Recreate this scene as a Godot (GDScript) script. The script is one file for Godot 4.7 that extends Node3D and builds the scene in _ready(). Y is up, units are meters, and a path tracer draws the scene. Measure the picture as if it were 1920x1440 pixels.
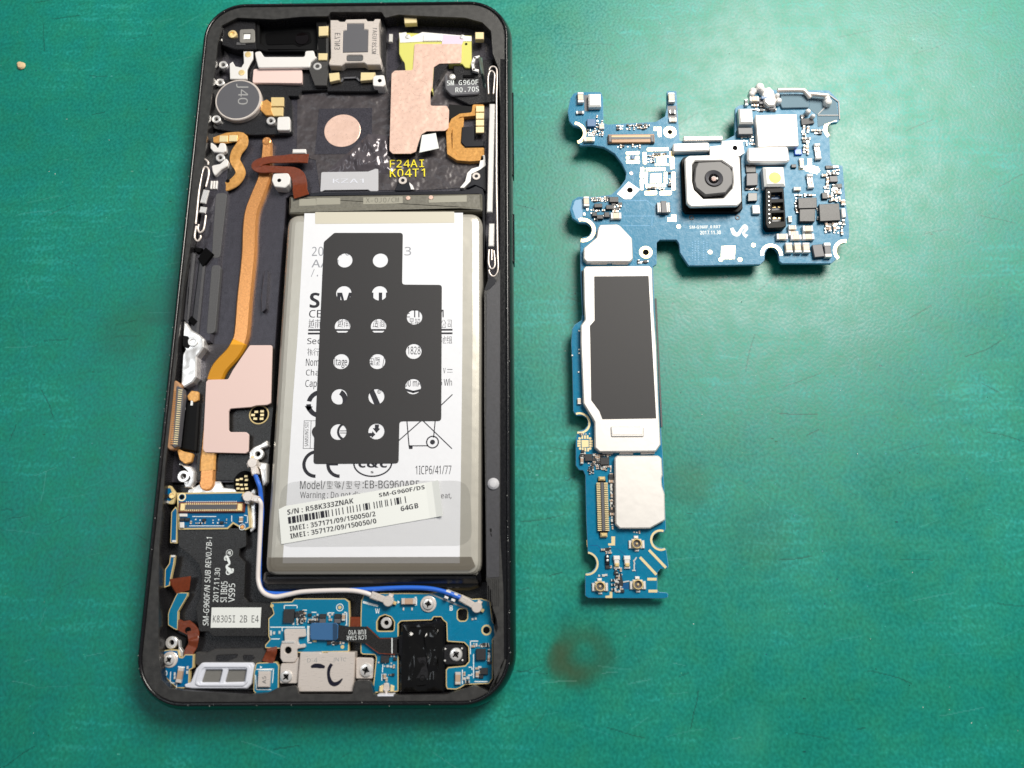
extends Node3D
# An opened phone, its battery and its main board on a green work mat. Lengths below are millimetres: x to the right, y up, z towards the viewer.
const MM := 0.001
var M := {}
var fonts := {}
var shared := {}
var dice := RandomNumberGenerator.new()


class Surf:
	var v := PackedVector3Array()
	var n := PackedVector3Array()


# Collects faces by material; commit() in the scene turns it into one mesh.
class Shape:
	var s := {}

	func of(m: String) -> Surf:
		if not s.has(m):
			s[m] = Surf.new()
		return s[m]

	func tri(m: String, a: Vector3, b: Vector3, c: Vector3) -> void:
		var n := (b - a).cross(c - a)
		if n.length_squared() < 1e-16:
			return
		tri_n(m, a, b, c, n.normalized(), n.normalized(), n.normalized())

	func tri_n(m: String, a: Vector3, b: Vector3, c: Vector3, na: Vector3, nb: Vector3, nc: Vector3) -> void:
		var q := of(m)
		q.v.append(a); q.v.append(c); q.v.append(b)
		q.n.append(na); q.n.append(nc); q.n.append(nb)

	func quad(m: String, a: Vector3, b: Vector3, c: Vector3, d: Vector3) -> void:
		tri(m, a, b, c)
		tri(m, a, c, d)

	func quad_n(m: String, a: Vector3, b: Vector3, c: Vector3, d: Vector3, na: Vector3, nb: Vector3, nc: Vector3, nd: Vector3) -> void:
		tri_n(m, a, b, c, na, nb, nc)
		tri_n(m, a, c, d, na, nc, nd)

	# A loop of walls between two rings of the same count, rings run with the solid on their left.
	func wall(m: String, lo: PackedVector2Array, h0: float, hi: PackedVector2Array, h1: float) -> void:
		for i in lo.size():
			var j := (i + 1) % lo.size()
			quad(m, Vector3(lo[i].x, h0, lo[i].y), Vector3(lo[j].x, h0, lo[j].y), Vector3(hi[j].x, h1, hi[j].y), Vector3(hi[i].x, h1, hi[i].y))

	func cap(m: String, p: PackedVector2Array, h: float) -> void:
		var t := Geometry2D.triangulate_polygon(p)
		if t.is_empty():
			t = Scene.ears(p)
		for k in range(0, t.size(), 3):
			var a := Vector3(p[t[k]].x, h, p[t[k]].y)
			var b := Vector3(p[t[k + 1]].x, h, p[t[k + 1]].y)
			var c := Vector3(p[t[k + 2]].x, h, p[t[k + 2]].y)
			if (b - a).cross(c - a).y > 0.0:
				tri(m, a, b, c)
			else:
				tri(m, a, c, b)

	func box(m: String, c: Vector2, w: float, d: float, turn: float, h0: float, h1: float, b := 0.0) -> void:
		var x := Vector2(cos(turn), sin(turn)) * w / 2.0
		var z := Vector2(-sin(turn), cos(turn)) * d / 2.0
		var ring := PackedVector2Array([c - x - z, c - x + z, c + x + z, c + x - z])
		solid(m, ring, h0, h1, b)

	func solid(m: String, ring: PackedVector2Array, h0: float, h1: float, b := 0.0) -> void:
		if b > 0.0:
			var top := Scene.inset(ring, b)
			wall(m, ring, h0, ring, h1 - b)
			wall(m, ring, h1 - b, top, h1)
			cap(m, top, h1)
		else:
			wall(m, ring, h0, ring, h1)
			cap(m, ring, h1)

	# A turned shape: profile of radius, height pairs from the outside foot to the middle.
	func lathe(m: String, c: Vector2, prof: Array, seg := 28) -> void:
		for k in range(0, prof.size() - 2, 2):
			var r0: float = prof[k]
			var y0: float = prof[k + 1]
			var r1: float = prof[k + 2]
			var y1: float = prof[k + 3]
			var e := Vector2(y1 - y0, r0 - r1).normalized()
			for i in seg:
				var a := TAU * i / seg
				var b := TAU * (i + 1) / seg
				var da := Vector3(cos(a), 0, -sin(a))
				var db := Vector3(cos(b), 0, -sin(b))
				var o := Vector3(c.x, 0, c.y)
				var na := (da * e.x + Vector3.UP * e.y).normalized()
				var nb := (db * e.x + Vector3.UP * e.y).normalized()
				quad_n(m, o + da * r0 + Vector3.UP * y0, o + db * r0 + Vector3.UP * y0, o + db * r1 + Vector3.UP * y1, o + da * r1 + Vector3.UP * y1, na, nb, nb, na)

	func tube(m: String, p: PackedVector3Array, r: float, seg := 10) -> void:
		var rings := []
		for i in p.size():
			var d := (p[mini(i + 1, p.size() - 1)] - p[maxi(i - 1, 0)]).normalized()
			var side := d.cross(Vector3.UP).normalized()
			rings.append([p[i], side, side.cross(d).normalized()])
		for i in p.size() - 1:
			for k in seg:
				var a := TAU * k / seg
				var b := TAU * (k + 1) / seg
				var n0: Vector3 = rings[i][1] * cos(a) + rings[i][2] * sin(a)
				var n1: Vector3 = rings[i][1] * cos(b) + rings[i][2] * sin(b)
				var n2: Vector3 = rings[i + 1][1] * cos(b) + rings[i + 1][2] * sin(b)
				var n3: Vector3 = rings[i + 1][1] * cos(a) + rings[i + 1][2] * sin(a)
				quad_n(m, rings[i][0] + n1 * r, rings[i][0] + n0 * r, rings[i + 1][0] + n3 * r, rings[i + 1][0] + n2 * r, n1, n0, n3, n2)
		for end in [0, p.size() - 1]:
			var out := p[0] - p[1] if end == 0 else p[p.size() - 1] - p[p.size() - 2]
			for k in seg:
				var a := TAU * k / seg
				var b := TAU * (k + 1) / seg
				var n0: Vector3 = rings[end][1] * cos(a) + rings[end][2] * sin(a)
				var n1: Vector3 = rings[end][1] * cos(b) + rings[end][2] * sin(b)
				var tip := p[end] + out.normalized() * r * 0.5
				if end == 0:
					tri(m, p[end] + n0 * r, p[end] + n1 * r, tip)
				else:
					tri(m, p[end] + n0 * r, tip, p[end] + n1 * r)

	# A flat band along a path, wide across the path, with rounded long edges; widths one per point.
	func band(m: String, p: PackedVector3Array, w: PackedFloat32Array, t: float, edge := 0.06) -> void:
		var prof := [[-0.5, -1.0], [-0.5, -0.45], [-0.5 + edge, 0.0], [0.5 - edge, 0.0], [0.5, -0.45], [0.5, -1.0]]
		var rows := []
		for i in p.size():
			var d := (p[mini(i + 1, p.size() - 1)] - p[maxi(i - 1, 0)]).normalized()
			var side := d.cross(Vector3.UP).normalized()
			var up := side.cross(d).normalized()
			var row := []
			for q in prof:
				row.append(p[i] + side * (q[0] * w[i]) + up * (q[1] * t))
			rows.append(row)
		for i in p.size() - 1:
			for k in prof.size() - 1:
				quad(m, rows[i][k], rows[i][k + 1], rows[i + 1][k + 1], rows[i + 1][k])
		for end in [0, p.size() - 1]:
			var r: Array = rows[end]
			for k in range(1, r.size() - 1):
				if end == 0:
					tri(m, r[0], r[k + 1], r[k])
				else:
					tri(m, r[0], r[k], r[k + 1])


class Scene:
	# The ring with every side moved inwards by d; the solid lies on the ring's left.
	static func inset(p: PackedVector2Array, d: float) -> PackedVector2Array:
		var out := PackedVector2Array()
		for i in p.size():
			var a := (p[i] - p[(i + p.size() - 1) % p.size()]).normalized()
			var b := (p[(i + 1) % p.size()] - p[i]).normalized()
			var na := Vector2(a.y, -a.x)
			var nb := Vector2(b.y, -b.x)
			var k := maxf(1.0 + na.dot(nb), 0.35)
			out.append(p[i] + (na + nb) / k * d)
		return out

	# Ear by ear, for outlines that touch themselves.
	static func ears(p: PackedVector2Array) -> PackedInt32Array:
		var left := range(p.size())
		var out := PackedInt32Array()
		while left.size() > 3:
			var best := -1
			var spare := 0
			var widest := -INF
			for i in left.size():
				var a := p[left[(i + left.size() - 1) % left.size()]]
				var b := p[left[i]]
				var c := p[left[(i + 1) % left.size()]]
				var turn := (b - a).cross(c - b)
				if -turn > widest:
					widest = -turn
					spare = i
				if turn > 1e-9:
					continue
				var free := true
				if turn < -1e-9:
					for k in left:
						var q := p[k]
						if q.is_equal_approx(a) or q.is_equal_approx(b) or q.is_equal_approx(c):
							continue
						if (b - a).cross(q - a) <= 0.0 and (c - b).cross(q - b) <= 0.0 and (a - c).cross(q - c) <= 0.0:
							free = false
							break
				if free:
					best = i
					break
			if best < 0:
				best = spare
			var n := left.size()
			out.append_array([left[(best + n - 1) % n], left[best], left[(best + 1) % n]])
			left.remove_at(best)
		out.append_array([left[0], left[1], left[2]])
		return out

	# Seen from above with z down the page, every outer ring runs anticlockwise.
	static func turned(p: PackedVector2Array, hole := false) -> PackedVector2Array:
		var area := 0.0
		for i in p.size():
			area += p[i].cross(p[(i + 1) % p.size()])
		if (area > 0.0) != hole:
			p.reverse()
		return p

	static func with_holes(p: PackedVector2Array, holes: Array) -> PackedVector2Array:
		var left := holes.duplicate()
		while not left.is_empty():
			var best := [INF, 0, 0, 0]
			for q in left.size():
				for j in left[q].size():
					for i in p.size():
						var d: float = p[i].distance_squared_to(left[q][j])
						if d < best[0]:
							best = [d, q, i, j]
			var hole: PackedVector2Array = left[best[1]]
			var made := PackedVector2Array()
			for i in best[2] + 1:
				made.append(p[i])
			for j in hole.size() + 1:
				made.append(hole[(best[3] + j) % hole.size()])
			for i in range(best[2], p.size()):
				made.append(p[i])
			p = made
			left.remove_at(best[1])
		return p


# ---- points ----
func pv(a) -> PackedVector2Array:
	if a is PackedVector2Array:
		return a
	var p := PackedVector2Array()
	for i in range(0, a.size(), 2):
		p.append(Vector2(a[i], a[i + 1]))
	return p


func rnd(a, r: float, n := 4) -> PackedVector2Array:
	var p := pv(a)
	var out := PackedVector2Array()
	for i in p.size():
		var u := p[(i + p.size() - 1) % p.size()] - p[i]
		var v := p[(i + 1) % p.size()] - p[i]
		var bend := absf(u.angle_to(v))
		if bend > 3.0:
			out.append(p[i])
			continue
		var cut := minf(r / tan(bend / 2.0), minf(u.length(), v.length()) * 0.45)
		var s := p[i] + u.normalized() * cut
		var e := p[i] + v.normalized() * cut
		for k in n + 1:
			var t := float(k) / n
			out.append(s.lerp(p[i], t).lerp(p[i].lerp(e, t), t))
	return out


func circle(c: Vector2, r: float, n := 24, squash := 1.0) -> PackedVector2Array:
	var p := PackedVector2Array()
	for i in n:
		p.append(c + Vector2(cos(TAU * i / n), sin(TAU * i / n) * squash) * r)
	return p


func rect(c: Vector2, w: float, d: float, turn := 0.0) -> PackedVector2Array:
	var x := Vector2(cos(turn), sin(turn)) * w / 2.0
	var z := Vector2(-sin(turn), cos(turn)) * d / 2.0
	return PackedVector2Array([c - x - z, c - x + z, c + x + z, c + x - z])


func smooth(a: Array, n := 6) -> PackedVector3Array:
	var p := PackedVector3Array()
	for i in range(0, a.size(), 3):
		p.append(Vector3(a[i], a[i + 1], a[i + 2]))
	var out := PackedVector3Array()
	for i in p.size() - 1:
		for k in n:
			out.append(p[i].cubic_interpolate(p[i + 1], p[maxi(i - 1, 0)], p[mini(i + 2, p.size() - 1)], float(k) / n))
	out.append(p[p.size() - 1])
	return out


func widths(a: Array, n := 6) -> PackedFloat32Array:
	var out := PackedFloat32Array()
	for i in a.size() - 1:
		for k in n:
			out.append(lerpf(a[i], a[i + 1], float(k) / n))
	out.append(a[a.size() - 1])
	return out


# ---- objects ----
func offset(o: Node) -> Vector3:
	var at := Vector3.ZERO
	while o != self:
		at += o.position
		o = o.get_parent()
	return at


func thing(called: String, label: String, category: String, at: Vector3) -> Node3D:
	var o := Node3D.new()
	o.name = called
	add_child(o, true)
	o.position = at * MM
	o.set_meta("label", label)
	o.set_meta("category", category)
	return o


func commit(s: Shape, parent: Node, called: String) -> MeshInstance3D:
	var at := offset(parent)
	var mesh := ArrayMesh.new()
	for m in s.s:
		var q: Surf = s.s[m]
		var v := PackedVector3Array()
		v.resize(q.v.size())
		for i in v.size():
			v[i] = q.v[i] * MM - at
		var arrays := []
		arrays.resize(Mesh.ARRAY_MAX)
		arrays[Mesh.ARRAY_VERTEX] = v
		arrays[Mesh.ARRAY_NORMAL] = q.n
		mesh.add_surface_from_arrays(Mesh.PRIMITIVE_TRIANGLES, arrays)
		mesh.surface_set_material(mesh.get_surface_count() - 1, M[m])
	var o := MeshInstance3D.new()
	o.name = called
	o.mesh = mesh
	parent.add_child(o, true)
	return o


func label(o: Node, text: String) -> void:
	o.set_meta("label", text)


func stuff(o: Node) -> void:
	o.set_meta("kind", "stuff")


func plate(parent: Node, called: String, a, h0: float, h1: float, m: String, b := 0.0, holes := []) -> MeshInstance3D:
	var s := Shape.new()
	add_plate(s, a, h0, h1, m, b, holes)
	return commit(s, parent, called)


func add_plate(s: Shape, a, h0: float, h1: float, m: String, b := 0.0, holes := []) -> void:
	var p := Scene.turned(pv(a))
	var cut := []
	for q in holes:
		cut.append(Scene.turned(pv(q), true))
	s.wall(m, p, h0, p, h1 - b)
	var top := p
	if b > 0.0:
		top = Scene.inset(p, b)
		s.wall(m, p, h1 - b, top, h1)
	var cut_top := []
	for q in cut:
		s.wall(m, q, h0, q, h1 - b)
		var wide: PackedVector2Array = q
		if b > 0.0:
			wide = Scene.inset(q, b)
			s.wall(m, q, h1 - b, wide, h1)
		cut_top.append(wide)
	s.cap(m, Scene.with_holes(top, cut_top), h1)


func block(parent: Node, called: String, c: Vector2, w: float, d: float, h0: float, h1: float, m: String, b := 0.0, turn := 0.0) -> MeshInstance3D:
	# Blocks of one size and material share a mesh.
	var key := "%s %.2f %.2f %.2f %.2f" % [m, w, d, h1 - h0, b]
	if not shared.has(key):
		var s := Shape.new()
		s.box(m, Vector2.ZERO, w, d, 0.0, 0.0, h1 - h0, b)
		var holder := commit(s, self, "holder")
		shared[key] = holder.mesh
		remove_child(holder)
		holder.free()
	return put(parent, called, shared[key], c, h0, turn)


func put(parent: Node, called: String, mesh: Mesh, c: Vector2, h: float, turn := 0.0) -> MeshInstance3D:
	var o := MeshInstance3D.new()
	o.name = called
	o.mesh = mesh
	parent.add_child(o, true)
	o.position = Vector3(c.x, h, c.y) * MM - offset(parent)
	o.rotation.y = -turn
	return o


# A two-ended surface part: body between two metal ends.
func chip_part(parent: Node, called: String, c: Vector2, w: float, d: float, h0: float, tall: float, body: String, turn := 0.0, ends := "solder") -> MeshInstance3D:
	var key := "chip %s %s %.1f %.1f %.1f" % [body, ends, w, d, tall]
	if not shared.has(key):
		var s := Shape.new()
		add_chip(s, Vector2.ZERO, snappedf(w, 0.1), snappedf(d, 0.1), 0.0, 0.0, tall, body, ends)
		var holder := commit(s, self, "holder")
		shared[key] = holder.mesh
		remove_child(holder)
		holder.free()
	return put(parent, called, shared[key], c, h0, turn)


func add_chip(s: Shape, c: Vector2, w: float, d: float, turn: float, h0: float, tall: float, body: String, ends: String) -> void:
	var along := Vector2(cos(turn), sin(turn)) if w >= d else Vector2(-sin(turn), cos(turn))
	var long := maxf(w, d)
	var e := long * 0.24
	var wide := w >= d
	s.box(body, c, w - 2.0 * e if wide else w * 0.94, d * 0.94 if wide else d - 2.0 * e, turn, h0, h0 + tall * 0.95, tall * 0.08)
	for k in [-1.0, 1.0]:
		s.box(ends, c + along * k * (long - e) / 2.0, e if wide else w, d if wide else e, turn, h0, h0 + tall, tall * 0.15)


func lathe(parent: Node, called: String, c: Vector2, prof: Array, m: String, seg := 28) -> MeshInstance3D:
	var s := Shape.new()
	s.lathe(m, c, prof, seg)
	return commit(s, parent, called)


func ring(parent: Node, called: String, c: Vector2, r0: float, r1: float, h0: float, h1: float, m: String) -> MeshInstance3D:
	var b := minf(0.06, (r1 - r0) * 0.25)
	return lathe(parent, called, c, [r1, h0, r1, h1 - b, r1 - b, h1, r0 + b, h1, r0, h1 - b, r0, h0], m)


# A bent bar of metal plating round a screw notch, angles in degrees from the x axis towards z.
func arc(parent: Node, called: String, c: Vector2, r0: float, r1: float, a0: float, a1: float, h0: float, h1: float, m: String) -> MeshInstance3D:
	return plate(parent, called, arc_ring(c, r0, r1, a0, a1), h0, h1, m)


func arc_ring(c: Vector2, r0: float, r1: float, a0: float, a1: float, n := 20) -> PackedVector2Array:
	var p := PackedVector2Array()
	for i in n + 1:
		p.append(c + Vector2.from_angle(deg_to_rad(lerpf(a0, a1, float(i) / n))) * r1)
	for i in n + 1:
		p.append(c + Vector2.from_angle(deg_to_rad(lerpf(a1, a0, float(i) / n))) * r0)
	return p


func bar(parent: Node, called: String, a: Vector2, b: Vector2, w: float, h0: float, h1: float, m: String, bevel := 0.0) -> MeshInstance3D:
	return block(parent, called, (a + b) / 2.0, a.distance_to(b), w, h0, h1, m, bevel, (b - a).angle())


func bars(parent: Node, called: String, a: Array, w: float, h0: float, h1: float, m: String) -> MeshInstance3D:
	var s := Shape.new()
	var p := pv(a)
	for i in range(0, p.size(), 2):
		s.box(m, (p[i] + p[i + 1]) / 2.0, p[i].distance_to(p[i + 1]) + w * 0.6, w, (p[i + 1] - p[i]).angle(), h0, h1)
	return commit(s, parent, called)


func screw(parent: Node, c: Vector2, r: float, h: float, washer := 0.0) -> MeshInstance3D:
	var s := Shape.new()
	if washer > 0.0:
		s.lathe("steel", c, [r + washer, h - 0.5, r + washer, h - 0.28, r + washer - 0.12, h - 0.2, r, h - 0.2])
	s.lathe("bright_steel", c, [r, h - 0.5, r, h, r * 0.86, h + 0.16, r * 0.55, h + 0.24, r * 0.42, h + 0.24, r * 0.3, h - 0.05, 0.0, h - 0.1])
	var turn := dice.randf() * 1.5
	for k in 2:
		s.box("slot_dark", c, r * 1.15, r * 0.22, turn + k * PI / 2.0, h + 0.05, h + 0.245 + 0.003 * k)
	return commit(s, parent, "screw")


func boss(parent: Node, c: Vector2, r: float, h: float, hole := 0.45) -> MeshInstance3D:
	# A threaded stud: bright rim round a dark bore.
	var s := Shape.new()
	s.lathe("bright_steel", c, [r, h - 0.8, r, h - 0.08, r - 0.1, h, r * hole + 0.08, h, r * hole, h - 0.1, r * hole * 0.9, h - 0.7])
	s.lathe("slot_dark", c, [r * hole * 0.9, h - 0.69, 0.0, h - 0.69])
	return commit(s, parent, "screw_boss")


func print_text(parent: Node, called: String, text: String, q: Array, h: float, m: String, face := "sans") -> MeshInstance3D:
	# Flat lettering whose ink fills the box: start of the base line, its end, and the upper left corner.
	var t := TextMesh.new()
	t.font = fonts[face]
	t.text = text
	t.font_size = 24
	t.pixel_size = 0.01
	t.depth = 0.0
	t.curve_step = 3.0
	var arrays := t.get_mesh_arrays()
	var v: PackedVector3Array = arrays[Mesh.ARRAY_VERTEX]
	var index = arrays[Mesh.ARRAY_INDEX]
	var lo := Vector2(INF, INF)
	var hi := -lo
	for p in v:
		lo = lo.min(Vector2(p.x, p.y))
		hi = hi.max(Vector2(p.x, p.y))
	var at := Vector2(q[0], q[1])
	var x := Vector2(q[2], q[3]) - at
	var y := Vector2(q[4], q[5]) - at
	y -= x.normalized() * 0.0
	var s := Shape.new()
	var w := PackedVector3Array()
	for p in v:
		var u := (Vector2(p.x, p.y) - lo) / (hi - lo)
		var z := at + x * u.x + y * u.y
		w.append(Vector3(z.x, h, z.y))
	if index == null or index.is_empty():
		for k in range(0, w.size(), 3):
			flat(s, m, w[k], w[k + 1], w[k + 2])
	else:
		for k in range(0, index.size(), 3):
			flat(s, m, w[index[k]], w[index[k + 1]], w[index[k + 2]])
	return commit(s, parent, called)


func flat(s: Shape, m: String, a: Vector3, b: Vector3, c: Vector3) -> void:
	if (b - a).cross(c - a).y > 0.0:
		s.tri(m, a, b, c)
	else:
		s.tri(m, a, c, b)


# Characters drawn stroke by stroke on a ten by ten grid (each stroke is x y x y).
const STROKES := {
	"yue": "0242 2024 0444 2428 2646 1609 1899 5292 5257 7197 8091 9477",
	"nan": "1191 5053 1319 1393 9399 3575 3777 5459",
	"gong": "4105 6195 5529 2989 7589",
	"si": "1181 8189 2363 2565 2528 6568 2868",
	"zao": "0112 1417 1709 0899 3292 6064 4133 3494 4585 4548 8588 4888",
	"shang": "5051 1191 3243 7263 1319 1393 9399 4435 6475 3676 3638 7678 3878",
	"zhi": "0242 2029 0644 5383 6159 8388 8898 5576",
	"xing": "3003 3306 2529 5191 4494 7479",
	"dian": "2080 5054 1292 1214 9294 2585 2528 8588 2777 2888 5459 5999",
	"chi": "1122 0415 0926 3492 9296 6067 4349 4999",
	"zu": "2003 0333 3206 0636 0938 5159 5181 8189 5484 5686 4999",
	"xing_model": "1151 1353 2126 4146 6164 8186 2777 5659 1989",
	"hao": "1141 1113 4143 1343 0555 2527 2747 4749 7173 5393 5358 6486 7577 8597 6769 8689",
	"hao_short": "2181 2124 8184 2484 1595 3537 3777 7779 5979",
	"ya": "1191 1109 3234 3252 5254 3454 6393 8266 8396 3787 5659 2999",
	"zao_early": "2080 2024 8084 2282 2484 0696 5459",
	"zhao": "0242 2029 0644 5191 7147 9194 5585 5559 8589 5989",
}


func strokes(parent: Node, called: String, keys: Array, q: Array, h: float, m: String, thick := 0.075) -> MeshInstance3D:
	var s := Shape.new()
	var at := Vector2(q[0], q[1])
	var x := (Vector2(q[2], q[3]) - at) / keys.size()
	var y := Vector2(q[4], q[5]) - at
	for k in keys.size():
		if keys[k] == "":
			continue
		var n := 0
		for one in STROKES[keys[k]].split(" "):
			var p := []
			for i in [0, 2]:
				p.append(at + x * (k + 0.08 + 0.092 * int(one[i])) + y * (1.0 - 0.1 * int(one[i + 1])))
			s.box(m, (p[0] + p[1]) / 2.0, p[0].distance_to(p[1]) + thick, thick, (p[1] - p[0]).angle(), h - 0.004, h + 0.0015 * n)
			n += 1
	return commit(s, parent, called)


# Many specks of solder and tiny parts too small to tell apart, spread over a four-sided patch.
func specks(parent: Node, called: String, a: Array, nx: int, nz: int, h0: float, seed_: int, share := 0.8, small := 0.3) -> MeshInstance3D:
	var p := pv(a)
	var g := RandomNumberGenerator.new()
	g.seed = seed_
	var s := Shape.new()
	for i in nx:
		for k in nz:
			if g.randf() > share:
				continue
			var u := (i + 0.5 + g.randf_range(-0.18, 0.18)) / nx
			var v := (k + 0.5 + g.randf_range(-0.18, 0.18)) / nz
			var c := p[0].lerp(p[1], u).lerp(p[3].lerp(p[2], u), v)
			var w := small * g.randf_range(0.8, 1.5)
			var roll := g.randf()
			if roll < 0.45:
				add_chip(s, c, w * 1.9, w, (p[1] - p[0]).angle() + (PI / 2.0 if g.randf() < 0.5 else 0.0), h0, w * 0.9, "ceramic" if g.randf() < 0.6 else "resistor", "solder")
			elif roll < 0.8:
				s.box("solder", c, w * g.randf_range(0.8, 1.3), w, (p[1] - p[0]).angle(), h0, h0 + w * 0.5, w * 0.15)
			else:
				s.box("chip_black", c, w * 2.0, w * 1.5, (p[1] - p[0]).angle(), h0, h0 + 0.35, 0.04)
	var o := commit(s, parent, called)
	stuff(o)
	return o


func dots(parent: Node, called: String, a: Array, r: float, h0: float, h1: float, m: String, step := 0.0) -> MeshInstance3D:
	var p := pv(a)
	var s := Shape.new()
	for i in range(0, p.size(), 2):
		var n := maxi(int(p[i].distance_to(p[i + 1]) / step), 1)
		for k in n + 1:
			s.solid(m, Scene.turned(circle(p[i].lerp(p[i + 1], float(k) / n), r, 6)), h0, h1)
	var o := commit(s, parent, called)
	stuff(o)
	return o


# A crumpled piece of foil: a fine grid with noisy heights that settle at its border.
func crumple(parent: Node, called: String, a: Array, nx: int, nz: int, h: float, tall: float, m: String, seed_: int, pace := 1.0, along := 1.0) -> MeshInstance3D:
	var p := pv(a)
	var f := FastNoiseLite.new()
	f.seed = seed_
	f.frequency = 0.42
	f.fractal_octaves = 2
	f.noise_type = FastNoiseLite.TYPE_SIMPLEX_SMOOTH
	var rows := []
	for i in nx + 1:
		var row := []
		for k in nz + 1:
			var u := float(i) / nx
			var v := float(k) / nz
			var c := p[0].lerp(p[1], u).lerp(p[3].lerp(p[2], u), v)
			row.append(Vector3(c.x, h + tall * (f.get_noise_2d(c.x * pace, c.y * pace * along) * 0.5 + 0.5) * clampf(minf(minf(u, 1.0 - u), minf(v, 1.0 - v)) * 6.0, 0.0, 1.0), c.y))
		rows.append(row)
	var s := Shape.new()
	var n := []
	for i in nx + 1:
		var row := []
		for k in nz + 1:
			var du: Vector3 = rows[mini(i + 1, nx)][k] - rows[maxi(i - 1, 0)][k]
			var dv: Vector3 = rows[i][mini(k + 1, nz)] - rows[i][maxi(k - 1, 0)]
			row.append(dv.cross(du).normalized())
		n.append(row)
	for i in nx:
		for k in nz:
			s.quad_n(m, rows[i][k], rows[i][k + 1], rows[i + 1][k + 1], rows[i + 1][k], n[i][k], n[i][k + 1], n[i + 1][k + 1], n[i + 1][k])
	return commit(s, parent, called)


# ---- materials ----
func noise_tex(freq: float, octaves: int, seed_: int, lo: float, hi: float, size := 512, stretch := 1.0) -> ImageTexture:
	var f := FastNoiseLite.new()
	f.seed = seed_
	f.frequency = freq
	f.fractal_octaves = octaves
	f.noise_type = FastNoiseLite.TYPE_SIMPLEX_SMOOTH
	var im := f.get_seamless_image(int(size / stretch), size, false, false, 0.1, true)
	im.resize(size, size, Image.INTERPOLATE_CUBIC)
	im.convert(Image.FORMAT_RGB8)
	var d := im.get_data()
	for i in d.size():
		d[i] = int(clampf(lerpf(lo, hi, d[i] / 255.0), 0.0, 1.0) * 255.0)
	return ImageTexture.create_from_image(Image.create_from_data(size, size, false, Image.FORMAT_RGB8, d))


func normal_tex(freq: float, octaves: int, seed_: int, bump: float, size := 512) -> ImageTexture:
	var f := FastNoiseLite.new()
	f.seed = seed_
	f.frequency = freq
	f.fractal_octaves = octaves
	f.noise_type = FastNoiseLite.TYPE_SIMPLEX_SMOOTH
	var im := f.get_seamless_image(size, size)
	im.bump_map_to_normal_map(bump)
	return ImageTexture.create_from_image(im)


func mk(called: String, c: Color, rough: float, metal := 0.0) -> StandardMaterial3D:
	var m := StandardMaterial3D.new()
	m.resource_name = called
	m.albedo_color = c
	m.roughness = rough
	m.metallic = metal
	M[called] = m
	return m


func grain(called: String, repeat_mm: float, color = null, rough = null, normal = null, scale := 1.0) -> void:
	var m: StandardMaterial3D = M[called]
	m.uv1_triplanar = true
	m.uv1_world_triplanar = true
	m.uv1_scale = Vector3.ONE / (repeat_mm * MM)
	if color:
		m.albedo_texture = color
	if rough:
		m.roughness_texture = rough
		m.roughness_texture_channel = BaseMaterial3D.TEXTURE_CHANNEL_GREEN
	if normal:
		m.normal_enabled = true
		m.normal_texture = normal
		m.normal_scale = scale


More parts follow.
